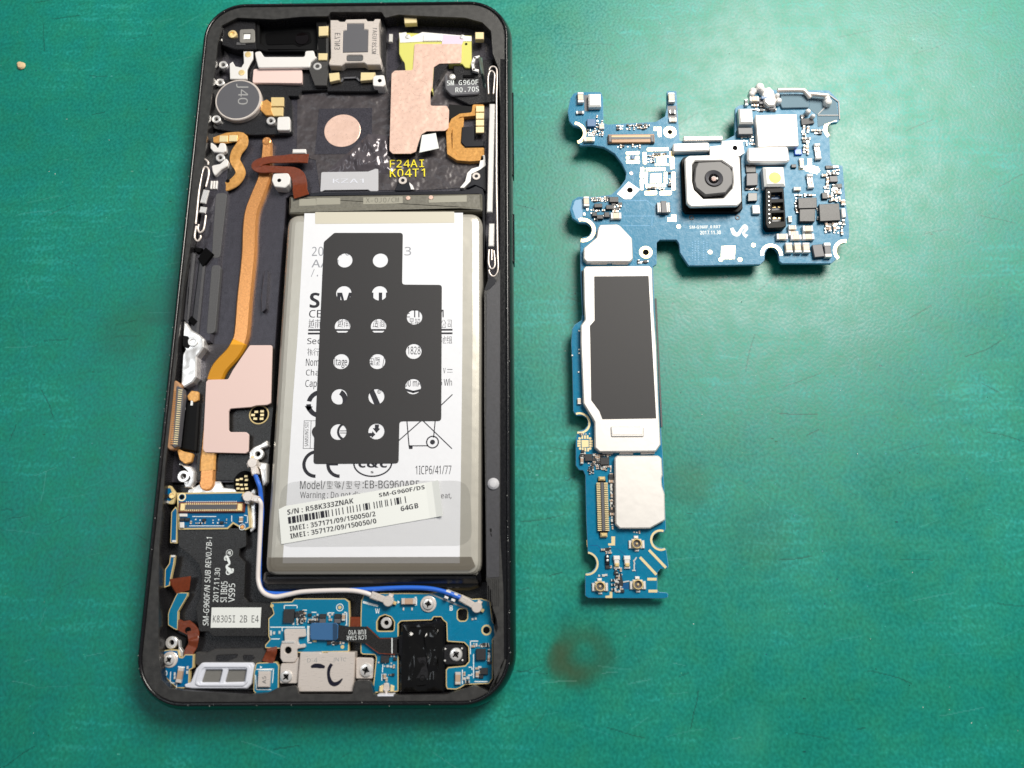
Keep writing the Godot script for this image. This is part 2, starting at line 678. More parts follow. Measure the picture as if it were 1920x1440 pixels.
func make_materials() -> void:
	for pair in [["sans", "Droid Sans", 400], ["bold", "Droid Sans", 700], ["sansbold", "Droid Sans", 700], ["mono", "Droid Sans Mono", 400], ["serif", "Droid Serif", 700]]:
		var f := SystemFont.new()
		f.font_names = PackedStringArray([pair[1]])
		f.font_weight = pair[2]
		fonts[pair[0]] = f
	var mottled := noise_tex(0.02, 5, 3, 0.84, 1.0)
	var dusty := noise_tex(0.05, 5, 8, 0.55, 1.0)
	var scuffed := noise_tex(0.03, 5, 5, 0.5, 1.0)
	var brushed := noise_tex(0.06, 4, 21, 0.7, 1.0, 512, 16.0)
	var fine := normal_tex(0.12, 4, 11, 2.0)
	var waves := normal_tex(0.012, 3, 12, 6.0)
	var crinkle := normal_tex(0.02, 4, 17, 14.0)
	var traces := trace_tex()
	# phone body
	mk("gloss_black", Color(0.05, 0.05, 0.06), 0.3)
	grain("gloss_black", 9.0, null, noise_tex(0.03, 4, 31, 0.5, 1.0), fine, 0.12)
	mk("ledge", Color(0.235, 0.232, 0.228), 0.42)
	grain("ledge", 17.0, noise_tex(0.02, 3, 41, 0.72, 1.0), null, fine, 0.5)
	mk("plate_dark", Color(0.265, 0.257, 0.29), 0.38, 0.3)
	grain("plate_dark", 14.0, mottled, dusty, fine, 0.25)
	mk("film", Color(0.32, 0.3, 0.31), 0.3, 0.2)
	grain("film", 30.0, mottled, null, waves, 0.9)
	mk("film_crinkle", Color(0.34, 0.32, 0.34), 0.17, 0.25)
	mk("black_plastic", Color(0.135, 0.132, 0.14), 0.34)
	grain("black_plastic", 8.0, mottled, dusty, fine, 0.3)
	mk("grey_plastic", Color(0.29, 0.285, 0.285), 0.55)
	grain("grey_plastic", 6.0, dusty, null, fine, 0.6)
	mk("deep_black", Color(0.05, 0.05, 0.055), 0.5).metallic_specular = 0.3
	mk("lit_ceramic", Color(0.82, 0.76, 0.68), 0.45)  # ceramic whitened in its colour to stand for strong lamp light
	mk("ribbed_black", Color(0.25, 0.25, 0.27), 0.45)
	grain("ribbed_black", 10.0, mottled, null, fine, 0.5)
	mk("pad_grey", Color(0.42, 0.42, 0.43), 0.6)
	grain("pad_grey", 5.0, dusty, null, fine, 0.5)
	mk("blue_black", Color(0.06, 0.065, 0.1), 0.3)
	# metals
	mk("bright_steel", Color(0.95, 0.94, 0.93), 0.25, 0.6)
	mk("steel", Color(0.88, 0.84, 0.81), 0.36, 0.4)
	grain("steel", 6.0, null, brushed, fine, 0.03)
	mk("cast_metal", Color(0.97, 0.96, 0.95), 0.27, 0.7)
	grain("cast_metal", 45.0, null, null, waves, 0.5)
	mk("white_metal", Color(0.9, 0.89, 0.88), 0.42, 0.2)
	mk("shield", Color(0.86, 0.845, 0.83), 0.5, 0.4)
	grain("shield", 25.0, null, noise_tex(0.012, 5, 81, 0.88, 1.0), waves, 0.06)
	mk("solder", Color(0.93, 0.92, 0.9), 0.3, 0.5)
	mk("gold", Color(0.97, 0.86, 0.62), 0.3, 0.45)
	mk("pale_gold", Color(0.97, 0.89, 0.69), 0.32, 0.4)
	mk("copper", Color(0.98, 0.69, 0.42), 0.3, 0.55)
	grain("copper", 9.0, noise_tex(0.03, 5, 51, 0.8, 1.0), dusty, fine, 0.12)
	mk("copper_tape", Color(0.9, 0.765, 0.7), 0.42, 0.3)
	grain("copper_tape", 30.0, null, dusty, waves, 0.3)
	mk("salmon_pad", Color(0.87, 0.765, 0.74), 0.62)
	grain("salmon_pad", 9.0, null, null, fine, 0.15)
	mk("slot_dark", Color(0.05, 0.05, 0.055), 0.8).metallic_specular = 0.15
	# flexes and boards
	mk("flex_brown", Color(0.47, 0.21, 0.1), 0.3)
	grain("flex_brown", 7.0, mottled, null, waves, 0.3)
	mk("flex_amber", Color(0.92, 0.68, 0.38), 0.3, 0.3)
	grain("flex_amber", 9.0, mottled, dusty, waves, 0.25)
	mk("flex_tan", Color(0.66, 0.5, 0.36), 0.42)
	mk("flex_black", Color(0.145, 0.14, 0.138), 0.38)
	grain("flex_black", 13.0, mottled, dusty, fine, 0.2)
	mk("mask_blue", Color(0.03, 0.47, 0.62), 0.42)
	M["mask_blue"].metallic_specular = 0.35
	grain("mask_blue", 36.0, traces, dusty, fine, 0.1)
	mk("mask_deep", Color(0.025, 0.4, 0.6), 0.36)
	M["mask_deep"].metallic_specular = 0.25
	grain("mask_deep", 31.0, traces, dusty, fine, 0.1)
	mk("laminate", Color(0.78, 0.7, 0.5), 0.45)
	mk("blue_edge", Color(0.42, 0.6, 0.74), 0.4)
	mk("ceramic", Color(0.69, 0.58, 0.49), 0.45)
	mk("resistor", Color(0.1, 0.1, 0.11), 0.4)
	mk("chip_black", Color(0.19, 0.19, 0.2), 0.42)
	grain("chip_black", 5.0, mottled, null, fine, 0.25)
	mk("chip_grey", Color(0.34, 0.34, 0.36), 0.45)
	mk("white_plastic", Color(0.93, 0.93, 0.92), 0.42)
	mk("silk", Color(0.88, 0.9, 0.9), 0.6)
	mk("trace_blue", Color(0.1, 0.52, 0.72), 0.35)
	mk("trace_dark", Color(0.01, 0.3, 0.5), 0.35)
	# battery
	mk("pouch", Color(0.74, 0.725, 0.685), 0.33, 0.45)
	grain("pouch", 45.0, null, null, waves, 0.1)
	mk("label_white", Color(0.875, 0.88, 0.9), 0.45)
	grain("label_white", 30.0, null, dusty, waves, 0.06)
	mk("ink", Color(0.1, 0.1, 0.14), 0.6)
	mk("ink_grey", Color(0.56, 0.57, 0.6), 0.7)
	mk("ink_blue", Color(0.05, 0.04, 0.12), 0.35)
	mk("ink_yellow", Color(0.93, 0.86, 0.1), 0.5)
	mk("graphite", Color(0.175, 0.17, 0.178), 0.6)
	grain("graphite", 6.0, noise_tex(0.08, 4, 71, 0.85, 1.0), null, fine, 0.2)
	mk("grey_tape", Color(0.47, 0.46, 0.42), 0.36)
	grain("grey_tape", 10.0, mottled, null, waves, 0.3)
	mk("grey_tape_light", Color(0.6, 0.59, 0.54), 0.4)
	mk("beige_tape", Color(0.78, 0.76, 0.7), 0.5)
	mk("paper", Color(0.87, 0.88, 0.87), 0.65)
	for spec in [["clear_tape", Color(0.6, 0.6, 0.58, 0.11), 0.22], ["smoke_tape", Color(0.36, 0.33, 0.28, 0.55), 0.3], ["amber_tape", Color(0.22, 0.17, 0.03, 0.2), 0.45], ["clear_plastic", Color(0.8, 0.85, 0.86, 0.4), 0.15], ["white_film", Color(0.82, 0.82, 0.84, 0.75), 0.3]]:
		var t := mk(spec[0], spec[1], spec[2])
		t.transparency = BaseMaterial3D.TRANSPARENCY_ALPHA
	# small things
	mk("pane_grey", Color(0.42, 0.51, 0.56), 0.6).metallic_specular = 0.2
	mk("wet_black", Color(0.04, 0.038, 0.033), 0.12)
	mk("amber_gold", Color(0.93, 0.64, 0.08), 0.3, 0.25)
	mk("trace_plug", Color(0.2, 0.38, 0.56), 0.4)
	mk("plug_dark", Color(0.12, 0.24, 0.36), 0.4)
	mk("pad_light", Color(0.6, 0.6, 0.6), 0.5)
	mk("cable_white", Color(0.86, 0.83, 0.82), 0.35)
	mk("cable_blue", Color(0.17, 0.4, 0.8), 0.3)
	mk("yellow_mask", Color(0.78, 0.77, 0.4), 0.45)
	mk("lilac", Color(0.82, 0.75, 0.82), 0.45)
	mk("lens_grey", Color(0.36, 0.355, 0.36), 0.5)
	mk("lens_glass", Color(0.05, 0.035, 0.04), 0.05)
	mk("led_yellow", Color(0.95, 0.76, 0.36), 0.5)
	mk("mesh_grey", Color(0.55, 0.54, 0.52), 0.5, 0.4)
	mk("gasket", Color(0.83, 0.84, 0.88), 0.35)
	mk("mirror", Color(0.5, 0.62, 0.6), 0.06, 0.9)
	mk("crumb", Color(0.86, 0.74, 0.58), 0.8)
	mk("fleck", Color(0.85, 0.86, 0.84), 0.7)


# Copper tracks and holes that show faintly through solder mask.
func trace_tex() -> ImageTexture:
	var size := 1024
	var g := RandomNumberGenerator.new()
	g.seed = 19
	var im := Image.create(size, size, false, Image.FORMAT_RGB8)
	im.fill(Color8(236, 236, 236))
	for k in 260:
		var at := Vector2i(g.randi() % size, g.randi() % size)
		var tone := Color8(222, 224, 226) if g.randf() < 0.5 else Color8(253, 253, 253)
		var turn := g.randi() % 8
		for leg in g.randi_range(2, 5):
			var d: Vector2i = [Vector2i(1, 0), Vector2i(1, 1), Vector2i(0, 1), Vector2i(-1, 1), Vector2i(-1, 0), Vector2i(-1, -1), Vector2i(0, -1), Vector2i(1, -1)][turn]
			for step in g.randi_range(8, 70):
				at += d
				for e in 2:
					im.set_pixel(posmod(at.x, size), posmod(at.y + e, size), tone)
			turn = posmod(turn + (1 if g.randf() < 0.5 else -1), 8)
		im.fill_rect(Rect2i(posmod(at.x, size), posmod(at.y, size), 4, 4), Color8(255, 255, 255))
	for k in 500:
		im.fill_rect(Rect2i(g.randi() % size, g.randi() % size, 3, 3), Color8(255, 255, 255) if g.randf() < 0.5 else Color8(212, 214, 216))
	return ImageTexture.create_from_image(im)


# ---- the work mat ----
func make_work_mat() -> void:
	# The picture of the mat's surface covers 300 by 225 mm: worn green rubber, fine streaks, brown burn marks, dark and pale patches.
	var wide := 1600
	var high := 1200
	var x0 := -115.0
	var z0 := -112.0
	var per := 300.0 / wide
	var f := FastNoiseLite.new()
	f.seed = 5
	f.fractal_octaves = 5
	f.frequency = 0.006
	var cloud := f.get_image(wide, high, false, false, true).get_data()
	f.seed = 9
	f.frequency = 0.22
	f.fractal_octaves = 3
	var fine := f.get_image(wide, high, false, false, true).get_data()
	f.seed = 14
	f.frequency = 0.11
	f.fractal_octaves = 4
	var streak_im := f.get_image(110, high, false, false, true)
	streak_im.resize(wide, high, Image.INTERPOLATE_CUBIC)
	var streak := streak_im.get_data()
	f.seed = 33
	f.frequency = 0.025
	var blot := f.get_image(wide, high, false, false, true).get_data()
	var color := PackedByteArray()
	var gloss := PackedByteArray()
	color.resize(wide * high * 3)
	gloss.resize(wide * high)
	# x, z, reach, hollow, strength, redder
	var mat_marks := [
		[Vector2(46.48, 64.93), 7.6, 2.2, 0.85, 1.0], [Vector2(43.65, 66.8), 5.5, 0.0, 0.55, 1.0], [Vector2(-39.92, -5.46), 7.0, 0.0, 0.5, 0.3], [Vector2(-45.91, 0.94), 8.0, 0.0, 0.3, 0.6],  # last two: dark green and brownish patches left of the phone
		[Vector2(56.29, 67.79), 5.0, 0.0, 0.15, 0.5], [Vector2(76.19, 78.41), 7.0, 0.0, 0.25, -0.6], [Vector2(68.27, 33.25), 6.0, 0.0, 0.25, 0.8], [Vector2(80.96, 44.12), 8.0, 0.0, 0.14, 0.9], [Vector2(110.42, -4.69), 12.0, 0.0, 0.12, -0.8],
	]
	var i := 0
	for y in high:
		for x in wide:
			var c := cloud[i] / 255.0 - 0.5
			var g := fine[i] / 255.0 - 0.5
			var s := streak[i] / 255.0 - 0.5
			var b := blot[i] / 255.0
			var k := 1.0 + c * 0.09 + g * 0.28 + s * 0.04
			var pale := clampf((s * 0.7 + g * 0.5 + c * 0.7 - 0.22) * 1.0, 0.0, 0.2)
			color[i * 3] = int(clampf((1.0 + pale * 90.0 + (b - 0.5) * 12.0) * k, 0.0, 255.0))
			color[i * 3 + 1] = int(clampf((124.0 + pale * 40.0) * k, 0.0, 255.0))
			color[i * 3 + 2] = int(clampf((107.0 + pale * 60.0 - (b - 0.5) * 14.0) * k, 0.0, 255.0))
			gloss[i] = int(clampf(0.56 + c * 0.14 + g * 0.22 + s * 0.05 + (b - 0.5) * 0.12, 0.1, 1.0) * 255.0)
			i += 1
	for q in mat_marks:
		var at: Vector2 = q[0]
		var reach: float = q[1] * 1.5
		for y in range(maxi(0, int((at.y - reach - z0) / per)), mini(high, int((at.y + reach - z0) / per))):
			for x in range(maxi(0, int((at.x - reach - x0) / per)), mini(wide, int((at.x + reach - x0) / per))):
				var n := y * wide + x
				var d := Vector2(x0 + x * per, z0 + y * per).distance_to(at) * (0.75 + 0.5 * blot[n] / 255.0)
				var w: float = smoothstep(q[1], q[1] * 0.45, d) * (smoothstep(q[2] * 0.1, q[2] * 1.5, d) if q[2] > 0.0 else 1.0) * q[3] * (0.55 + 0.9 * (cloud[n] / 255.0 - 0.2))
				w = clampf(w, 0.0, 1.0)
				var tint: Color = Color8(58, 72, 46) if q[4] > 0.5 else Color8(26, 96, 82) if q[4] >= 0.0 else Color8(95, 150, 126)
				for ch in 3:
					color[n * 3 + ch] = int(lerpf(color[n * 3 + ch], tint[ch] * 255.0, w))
	dice.seed = 77
	for k in 700:
		# flecks of lint and pin-prick wear
		var n := (dice.randi() % high) * wide + dice.randi() % (wide - 3)
		var pale := dice.randf() < 0.55
		for e in (1 if dice.randf() < 0.8 else 3):
			for ch in 3:
				color[(n + e) * 3 + ch] = int(lerpf(color[(n + e) * 3 + ch], 205.0 if pale else 12.0, dice.randf_range(0.2, 0.65)))
	for k in 800:
		# fine scratches, most of them along the bench
		var q := Vector2(dice.randf() * wide, dice.randf() * high)
		var d := Vector2.from_angle(dice.randfn(-0.12, 0.22) if dice.randf() < 0.8 else dice.randf() * TAU)
		var w := dice.randf_range(0.08, 0.32)
		var pale := dice.randf() < 0.6
		for step in dice.randi_range(6, 46):
			q += d
			d = d.rotated(dice.randfn(0.0, 0.02))
			if q.x < 1 or q.y < 1 or q.x >= wide - 1 or q.y >= high - 1:
				break
			var n := (int(q.y) * wide + int(q.x)) * 3
			for ch in 3:
				color[n + ch] = int(lerpf(color[n + ch], 170.0 if pale else 8.0, w))
	var m := mk("work_mat", Color.WHITE, 0.74)
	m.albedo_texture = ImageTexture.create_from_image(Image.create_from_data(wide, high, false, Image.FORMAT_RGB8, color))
	var gi := Image.create_from_data(wide, high, false, Image.FORMAT_L8, gloss)
	m.roughness_texture = ImageTexture.create_from_image(gi)
	m.roughness_texture_channel = BaseMaterial3D.TEXTURE_CHANNEL_GREEN
	m.metallic_specular = 0.5
	var ni := Image.create_from_data(wide, high, false, Image.FORMAT_L8, fine)
	ni.bump_map_to_normal_map(0.9)
	m.normal_enabled = true
	m.normal_texture = ImageTexture.create_from_image(ni)
	m.normal_scale = 0.1
	var half := Vector2(450, 350)
	var mesh := ArrayMesh.new()
	var arrays := []
	arrays.resize(Mesh.ARRAY_MAX)
	var v := PackedVector3Array()
	var n := PackedVector3Array()
	var uv := PackedVector2Array()
	var t := PackedFloat32Array()
	for p in [Vector2(-1, -1), Vector2(1, -1), Vector2(1, 1), Vector2(-1, -1), Vector2(1, 1), Vector2(-1, 1)]:
		var w: Vector2 = p * half + Vector2(30, 0)
		v.append(Vector3(w.x, 0, w.y) * MM)
		n.append(Vector3.UP)
		uv.append(Vector2((w.x - x0) / 300.0, (w.y - z0) / 225.0))
		t.append_array([1.0, 0.0, 0.0, 1.0])
	arrays[Mesh.ARRAY_VERTEX] = v
	arrays[Mesh.ARRAY_NORMAL] = n
	arrays[Mesh.ARRAY_TEX_UV] = uv
	arrays[Mesh.ARRAY_TANGENT] = t
	mesh.add_surface_from_arrays(Mesh.PRIMITIVE_TRIANGLES, arrays)
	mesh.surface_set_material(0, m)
	var o := MeshInstance3D.new()
	o.name = "work_mat"
	o.mesh = mesh
	o.set_meta("kind", "structure")
	o.set_meta("label", "worn green work mat with brown burn marks under everything")
	o.set_meta("category", "work mat")
	add_child(o)


func _ready() -> void:
	var cam := Camera3D.new()
	cam.name = "camera"
	cam.position = Vector3(35.106, 152.346, 51.293) * MM
	cam.rotation = Vector3(-1.324386, 0.03367, -0.040271)
	cam.fov = 52.814
	cam.near = 0.01
	cam.far = 5.0
	var lens := CameraAttributesPhysical.new()
	lens.frustum_focal_length = 24.165
	lens.frustum_focus_distance = 0.158
	lens.frustum_near = 0.01
	lens.frustum_far = 5.0
	lens.exposure_aperture = 15.0
	cam.attributes = lens
	add_child(cam)
	var env := Environment.new()
	env.background_mode = Environment.BG_COLOR
	env.background_color = Color(0.43, 0.44, 0.46)
	env.background_energy_multiplier = 1.0
	env.tonemap_mode = Environment.TONE_MAPPER_LINEAR
	env.tonemap_exposure = 1.0
	env.sdfgi_enabled = true
	env.ssao_enabled = true
	env.ssil_enabled = true
	var around := WorldEnvironment.new()
	around.name = "surroundings"
	around.environment = env
	add_child(around)
	var lamp := AreaLight3D.new()
	lamp.name = "bench_lamp"
	lamp.area_size = Vector2(0.2, 0.2)
	lamp.light_energy = 0.31
	lamp.light_color = Color(1.0, 0.98, 0.94)
	lamp.shadow_enabled = true
	lamp.position = Vector3(0.205, 0.33, -0.215)
	add_child(lamp)
	lamp.look_at_from_position(lamp.position, Vector3(0.06, 0.0, -0.02))
	var ceiling := AreaLight3D.new()
	ceiling.name = "ceiling_lamp"
	ceiling.area_size = Vector2(0.9, 0.25)
	ceiling.light_energy = 0.22
	ceiling.light_color = Color(0.95, 0.98, 1.0)
	ceiling.shadow_enabled = true
	add_child(ceiling)
	ceiling.look_at_from_position(Vector3(-0.55, 1.5, -0.35), Vector3(0.0, 0.0, 0.0))
	make_materials()
	make_work_mat()
	make_phone()
	make_battery()
	make_main_board()
	make_scraps()


# ---- the phone ----
func make_phone() -> void:
	var o := thing("smartphone", "opened black smartphone without its back, copper pipe and blue charging board inside", "smartphone", Vector3.ZERO)
	make_body(o)
	make_top_end(o)
	make_left_side(o)
	make_lower_left(o)
	make_charging_board(o)
	make_right_side(o)


func body_ring(d: float) -> PackedVector2Array:
	var p := PackedVector2Array()
	var r := 9.6
	for q in [[-1, -1, 270], [-1, 1, 180], [1, 1, 90], [1, -1, 0]]:
		var c := Vector2(q[0] * (34.35 - r), q[1] * (73.85 - r))
		for k in 11:
			p.append(c + Vector2.from_angle(deg_to_rad(q[2] - 9.0 * k)) * (r - d))
	return p


func make_body(o: Node3D) -> void:
	# Outer band: rounded section with a fine bright lip.
	var s := Shape.new()
	var prof := [2.4, 0.05, 1.1, 0.6, 0.45, 1.5, 0.1, 2.7, 0.0, 3.9, 0.12, 5.0, 0.5, 6.0, 0.95, 6.75, 1.15, 6.98, 1.4, 7.0, 1.62, 6.85, 1.7, 6.5]
	var out := []
	for q in [270, 180, 90, 0]:
		for k in 11:
			out.append(Vector2.from_angle(deg_to_rad(q - 9.0 * k)))
	var lean := []
	for k in range(0, prof.size(), 2):
		var before := maxi(k - 2, 0)
		var after := mini(k + 2, prof.size() - 2)
		lean.append(Vector2(prof[after + 1] - prof[before + 1], prof[after] - prof[before]).normalized())
	for k in prof.size() / 2 - 1:
		var lo := body_ring(prof[k * 2])
		var hi := body_ring(prof[k * 2 + 2])
		for i in lo.size():
			var j := (i + 1) % lo.size()
			var n := []
			for e in [[i, k], [j, k], [j, k + 1], [i, k + 1]]:
				n.append(Vector3(out[e[0]].x * lean[e[1]].x, lean[e[1]].y, out[e[0]].y * lean[e[1]].x))
			s.quad_n("gloss_black", Vector3(lo[i].x, prof[k * 2 + 1], lo[i].y), Vector3(lo[j].x, prof[k * 2 + 1], lo[j].y), Vector3(hi[j].x, prof[k * 2 + 3], hi[j].y), Vector3(hi[i].x, prof[k * 2 + 3], hi[i].y), n[0], n[1], n[2], n[3])
	s.cap("gloss_black", body_ring(2.4), 0.051)
	commit(s, o, "frame")
	var cavity := [-26.52, -69.51, -18.19, -68.98, -12.2, -69.59, -6.28, -69.65, -5.99, -70.75, 5.5, -70.59, 6.27, -69.06, 9.31, -69.85, 15.46, -69.35, 23.96, -68.83, 27.85, -67.53, 29.73, -65.32, 30.09, -59.63, 31.36, -55.88, 31.69, -46.45, 31.78, -30.07, 31.63, -9.23, 30.23, -7.29, 28.42, -4.68, 28.49, 18.86, 28.87, 43.16, 28.99, 51.79, 29.87, 53.49, 30.17, 56.48, 30.84, 58.33, 31.13, 59.99, 30.27, 61.63, 30.27, 66.52, 30.55, 70.08, 29.8, 70.78, 26.96, 69.71, 23.95, 70.58, 22.07, 71.11, 9.05, 71.23, 8.39, 68.75, 5.64, 68.73, 5.46, 71.04, -4.19, 71, -4.66, 69.58, -8.05, 69.92, -9.88, 70.8, -12.71, 70.97, -23.19, 70.39, -27.22, 70.02, -28.91, 68.41, -29.71, 64.45, -30.46, 58.31, -31.19, 51.47, -31.81, 43.78, -31.94, 36.89, -32.16, 30.85, -32.11, 18.4, -32.15, 9.81, -32.19, 0.98, -32.22, -6.95, -31.68, -15.91, -31.27, -27.93, -30.65, -34.47, -30.6, -42.69, -30.5, -51.76, -30.34, -57.73, -30.34, -63.12, -29.9, -67.48]
	plate(o, "adhesive_ledge", body_ring(1.66), 6.2, 6.6, "ledge", 0.0, [rnd(cavity, 0.5, 2)])
	# Inner wall of the tray, just inside the ledge.
	var inner := Scene.turned(rnd(cavity, 0.5, 2), true)
	var w := Shape.new()
	w.wall("black_plastic", inner, 1.0, inner, 6.19)
	commit(w, o, "tray_wall")
	plate(o, "tray_floor", body_ring(2.2), 0.3, 1.2, "deep_black")
	# The metal plate, cut out round the battery and the bottom end.
	var deck := plate(o, "mid_plate", [-32.9, -71.97, 30.69, -71.11, 31.77, -8.88, 29.02, -7.15, 27.96, -26.76, 27.05, -28.76, 25.02, -28.04, -7.19, -28.13, -8.07, -27.64, -12.97, -27.94, -13.95, -27.2, -13.83, -23.74, -13.99, -4.63, -13.95, 22.08, -13.89, 33.09, -33.57, 32.96, -33.66, 21.94, -33.75, 2.09, -33.26, -15.43, -32.18, -32.66, -31.97, -50.82], 1.21, 3.2, "plate_dark", 0.12)
	label(deck, "dark purple-grey metal plate around the battery well")
	plate(o, "bottom_tray", [-34.32, 33.17, -14.24, 33.3, -13.73, 52.74, 30.12, 51.81, 30.62, 71.08, -30.74, 70.83], 1.21, 2.4, "black_plastic", 0.1)
	# Specks and scuffs along the lip.
	dice.seed = 4
	var f := Shape.new()
	for k in 110:
		var ringed := body_ring(dice.randf_range(0.9, 1.55))
		var far := dice.randf() * 413.0
		for i in ringed.size():
			var next := ringed[(i + 1) % ringed.size()]
			var long := ringed[i].distance_to(next)
			if far < long:
				f.box("fleck", ringed[i].lerp(next, far / long), dice.randf_range(0.05, 0.14), 0.05, dice.randf() * 3.0, 6.8, dice.randf_range(6.97, 7.02))
				break
			far -= long
	stuff(commit(f, o, "lint"))


func make_top_end(o: Node3D) -> void:
	# corner block with the small square sensor
	plate(o, "corner_holder", [-30.08, -69.4, -22.97, -69.86, -22.15, -62.15, -26.87, -62.21, -29.8, -63.34], 3.2, 5.6, "black_plastic", 0.12)
	plate(o, "sensor_frame", rnd([-26.09, -67.03, -22.78, -67.13, -22.39, -63.56, -25.8, -63.47], 0.6), 5.6, 5.95, "mesh_grey", 0.1, [[-25.17, -65.92, -23.52, -65.9, -23.4, -64.39, -25.05, -64.41]])
	block(o, "sensor", Vector2(-24.33, -65.23), 1.42, 1.24, 5.6, 5.78, "white_plastic")
	block(o, "contact", Vector2(-25.57, -63.51), 2.01, 0.69, 5.6, 5.75, "pad_grey", 0.05)
	lathe(o, "gold_spring", Vector2(-27.53, -65.81), [1.0, 5.6, 0.95, 6.0, 0.5, 6.1, 0.4, 5.8, 0, 5.8], "gold", 16)
	for p in [Vector2(-29.65, -65.43), Vector2(-29.31, -58.62), Vector2(-29.63, -54.2), Vector2(-29.64, -45.13), Vector2(-17.79, -44.6), Vector2(-8.47, -57.95)]:
		boss(o, p, 0.95, 5.2)
	# camera window: a dark box with a long slot in its floor
	plate(o, "camera_bay", [-22.92, -70.61, -7.15, -70.68, -6.59, -60.08, -9.27, -61.75, -19.9, -61.88, -22.31, -62.46], 3.2, 5.2, "deep_black", 0.12, [[-22.15, -69.9, -9.49, -69.73, -8.59, -62.28, -19.45, -62.15, -21.72, -64.09]])
	plate(o, "slot_floor", [-22.77, -71.22, -9.97, -71.05, -9.07, -63.52, -22.21, -63.69], 3.2, 3.55, "deep_black", 0.0)
	plate(o, "window_slot", rnd([-21.28, -67.76, -13.63, -68.21, -10.97, -67.9, -10.57, -65.12, -13.38, -64.19, -14.38, -64.89, -20.58, -64.69], 0.9), 3.55, 3.66, "slot_dark")
	lathe(o, "window_lens", Vector2(-12.76, -66.18), [1.6, 3.66, 1.5, 3.8, 0.0, 3.86], "lens_glass", 20)
	# motor bracket
	plate(o, "motor_bracket", [-27.87, -58.79, -27.21, -59.33, -26.52, -58.1, -25.21, -57.82, -24.71, -58.89, -25.06, -61.87, -22.93, -61.85, -22.79, -59.95, -23.39, -58.6, -23.87, -57.26, -23.68, -54.85, -27.43, -54.9], 4.9, 5.3, "white_metal", 0.1)
	for p in [Vector2(-23.91, -61.01), Vector2(-24.96, -56.44)]:
		lathe(o, "rivet", p, [0.7, 5.3, 0.65, 5.42, 0.4, 5.46, 0, 5.46], "gold", 16)
	plate(o, "white_clip", rnd([-22.41, -61.4, -21.14, -61.65, -20.2, -60.15, -11.27, -60.04, -11.25, -61.53, -9.37, -61.64, -9.06, -60.28, -8.57, -59.87, -9.9, -58.54, -10.06, -57.33, -21.28, -57.34, -21.91, -59.36], 0.5), 4.9, 5.7, "white_metal", 0.15)
	plate(o, "thermal_pad", rnd([-22.59, -57.6, -11.9, -57.6, -11.68, -53.85, -22.56, -54.12], 0.5), 4.2, 5.0, "salmon_pad", 0.08)
	plate(o, "pad_shelf", [-24.1, -62.98, -8.4, -62.77, -6.73, -58.12, -6.44, -52.75, -11.82, -52.55, -12.44, -51.23, -22.97, -51.36, -23.98, -58.34], 3.2, 4.2, "black_plastic", 0.1)
	# vibration motor
	var motor := lathe(o, "vibration_motor", Vector2(-25.11, -49.57), [5.05, 3.2, 5.05, 5.35, 4.9, 5.55, 4.62, 5.56, 4.6, 5.5, 0.0, 5.5], "steel", 48)
	label(motor, "round grey vibration motor with bright rim")
	lathe(motor, "motor_cap", Vector2(-25.11, -49.57), [4.62, 5.5, 4.6, 5.585, 4.5, 5.6, 0.0, 5.6], "chip_grey", 48)
	print_text(motor, "print", "J40", [-25.79, -53.45, -25.6, -48.31, -23.11, -53.42], 5.63, "pad_light")
	plate(o, "motor_plate", rnd([-31.35, -55.18, -17.34, -56.35, -13.86, -49.65, -13.12, -41.82, -22.09, -41.67, -30.52, -43.32], 1.2), 3.2, 4.4, "black_plastic", 0.1)
	for q in [[-18.28, -50.62, -15.49, -50.59, -15.34, -48.35, -18.13, -48.38], [-18.22, -48.12, -15.44, -48.09, -15.41, -46, -18.19, -46.03]]:
		plate(o, "gold_contact", q, 4.4, 4.8, "gold", 0.08)
	plate(o, "motor_lead", [-20.11, -49.45, -19.1, -49.97, -18.12, -49.17, -17.99, -47.33, -17.43, -46.02, -19.05, -46.04, -20.31, -47.36], 4.4, 5.0, "flex_amber", 0.1)
	plate(o, "white_block", rnd([-16.34, -45.36, -13.7, -45.46, -13.48, -42.1, -16.23, -42.13], 0.5), 4.3, 5.4, "white_metal", 0.12)
	# pillar with contacts beside the receiver
	plate(o, "contact_pillar", [-8.95, -68.61, -6.57, -68.58, -5.98, -57.38, -6.22, -53.11, -8.78, -53.14, -10.43, -57.44, -8.71, -60.11], 3.2, 5.15, "grey_plastic", 0.1)
	for q in [[-8.58, -67.67, -6.45, -67.78, -6.44, -65.3, -8.44, -65.19], [-8.36, -61.04, -6.35, -61.01, -6.38, -59.26, -8.26, -59.28], [-5.78, -55.9, -3.57, -56.14, -3.36, -54.27, -5.44, -53.76], [1.22, -56.08, 4.38, -56.04, 3.87, -54.18, 1.2, -53.95], [10.3, -69.87, 13.12, -70.1, 13.17, -68.31, 10.47, -68.21], [26.17, -65.73, 28.06, -65.71, 28.06, -63.93, 26.18, -63.96]]:
		plate(o, "gold_contact", q, 4.6, 5.5 if q[1] > -66.0 and q[0] < 20.0 else 5.8, "pale_gold", 0.08)
	# receiver module
	var seat := plate(o, "receiver_seat", [-7.23, -71.26, 5.44, -71.37, 6.32, -66.63, 6.36, -58.45, 6.78, -53.09, 4.03, -52.06, -6.22, -52.19], 3.2, 4.4, "black_plastic", 0.12)
	label(seat, "black plastic seat under the silver receiver module")
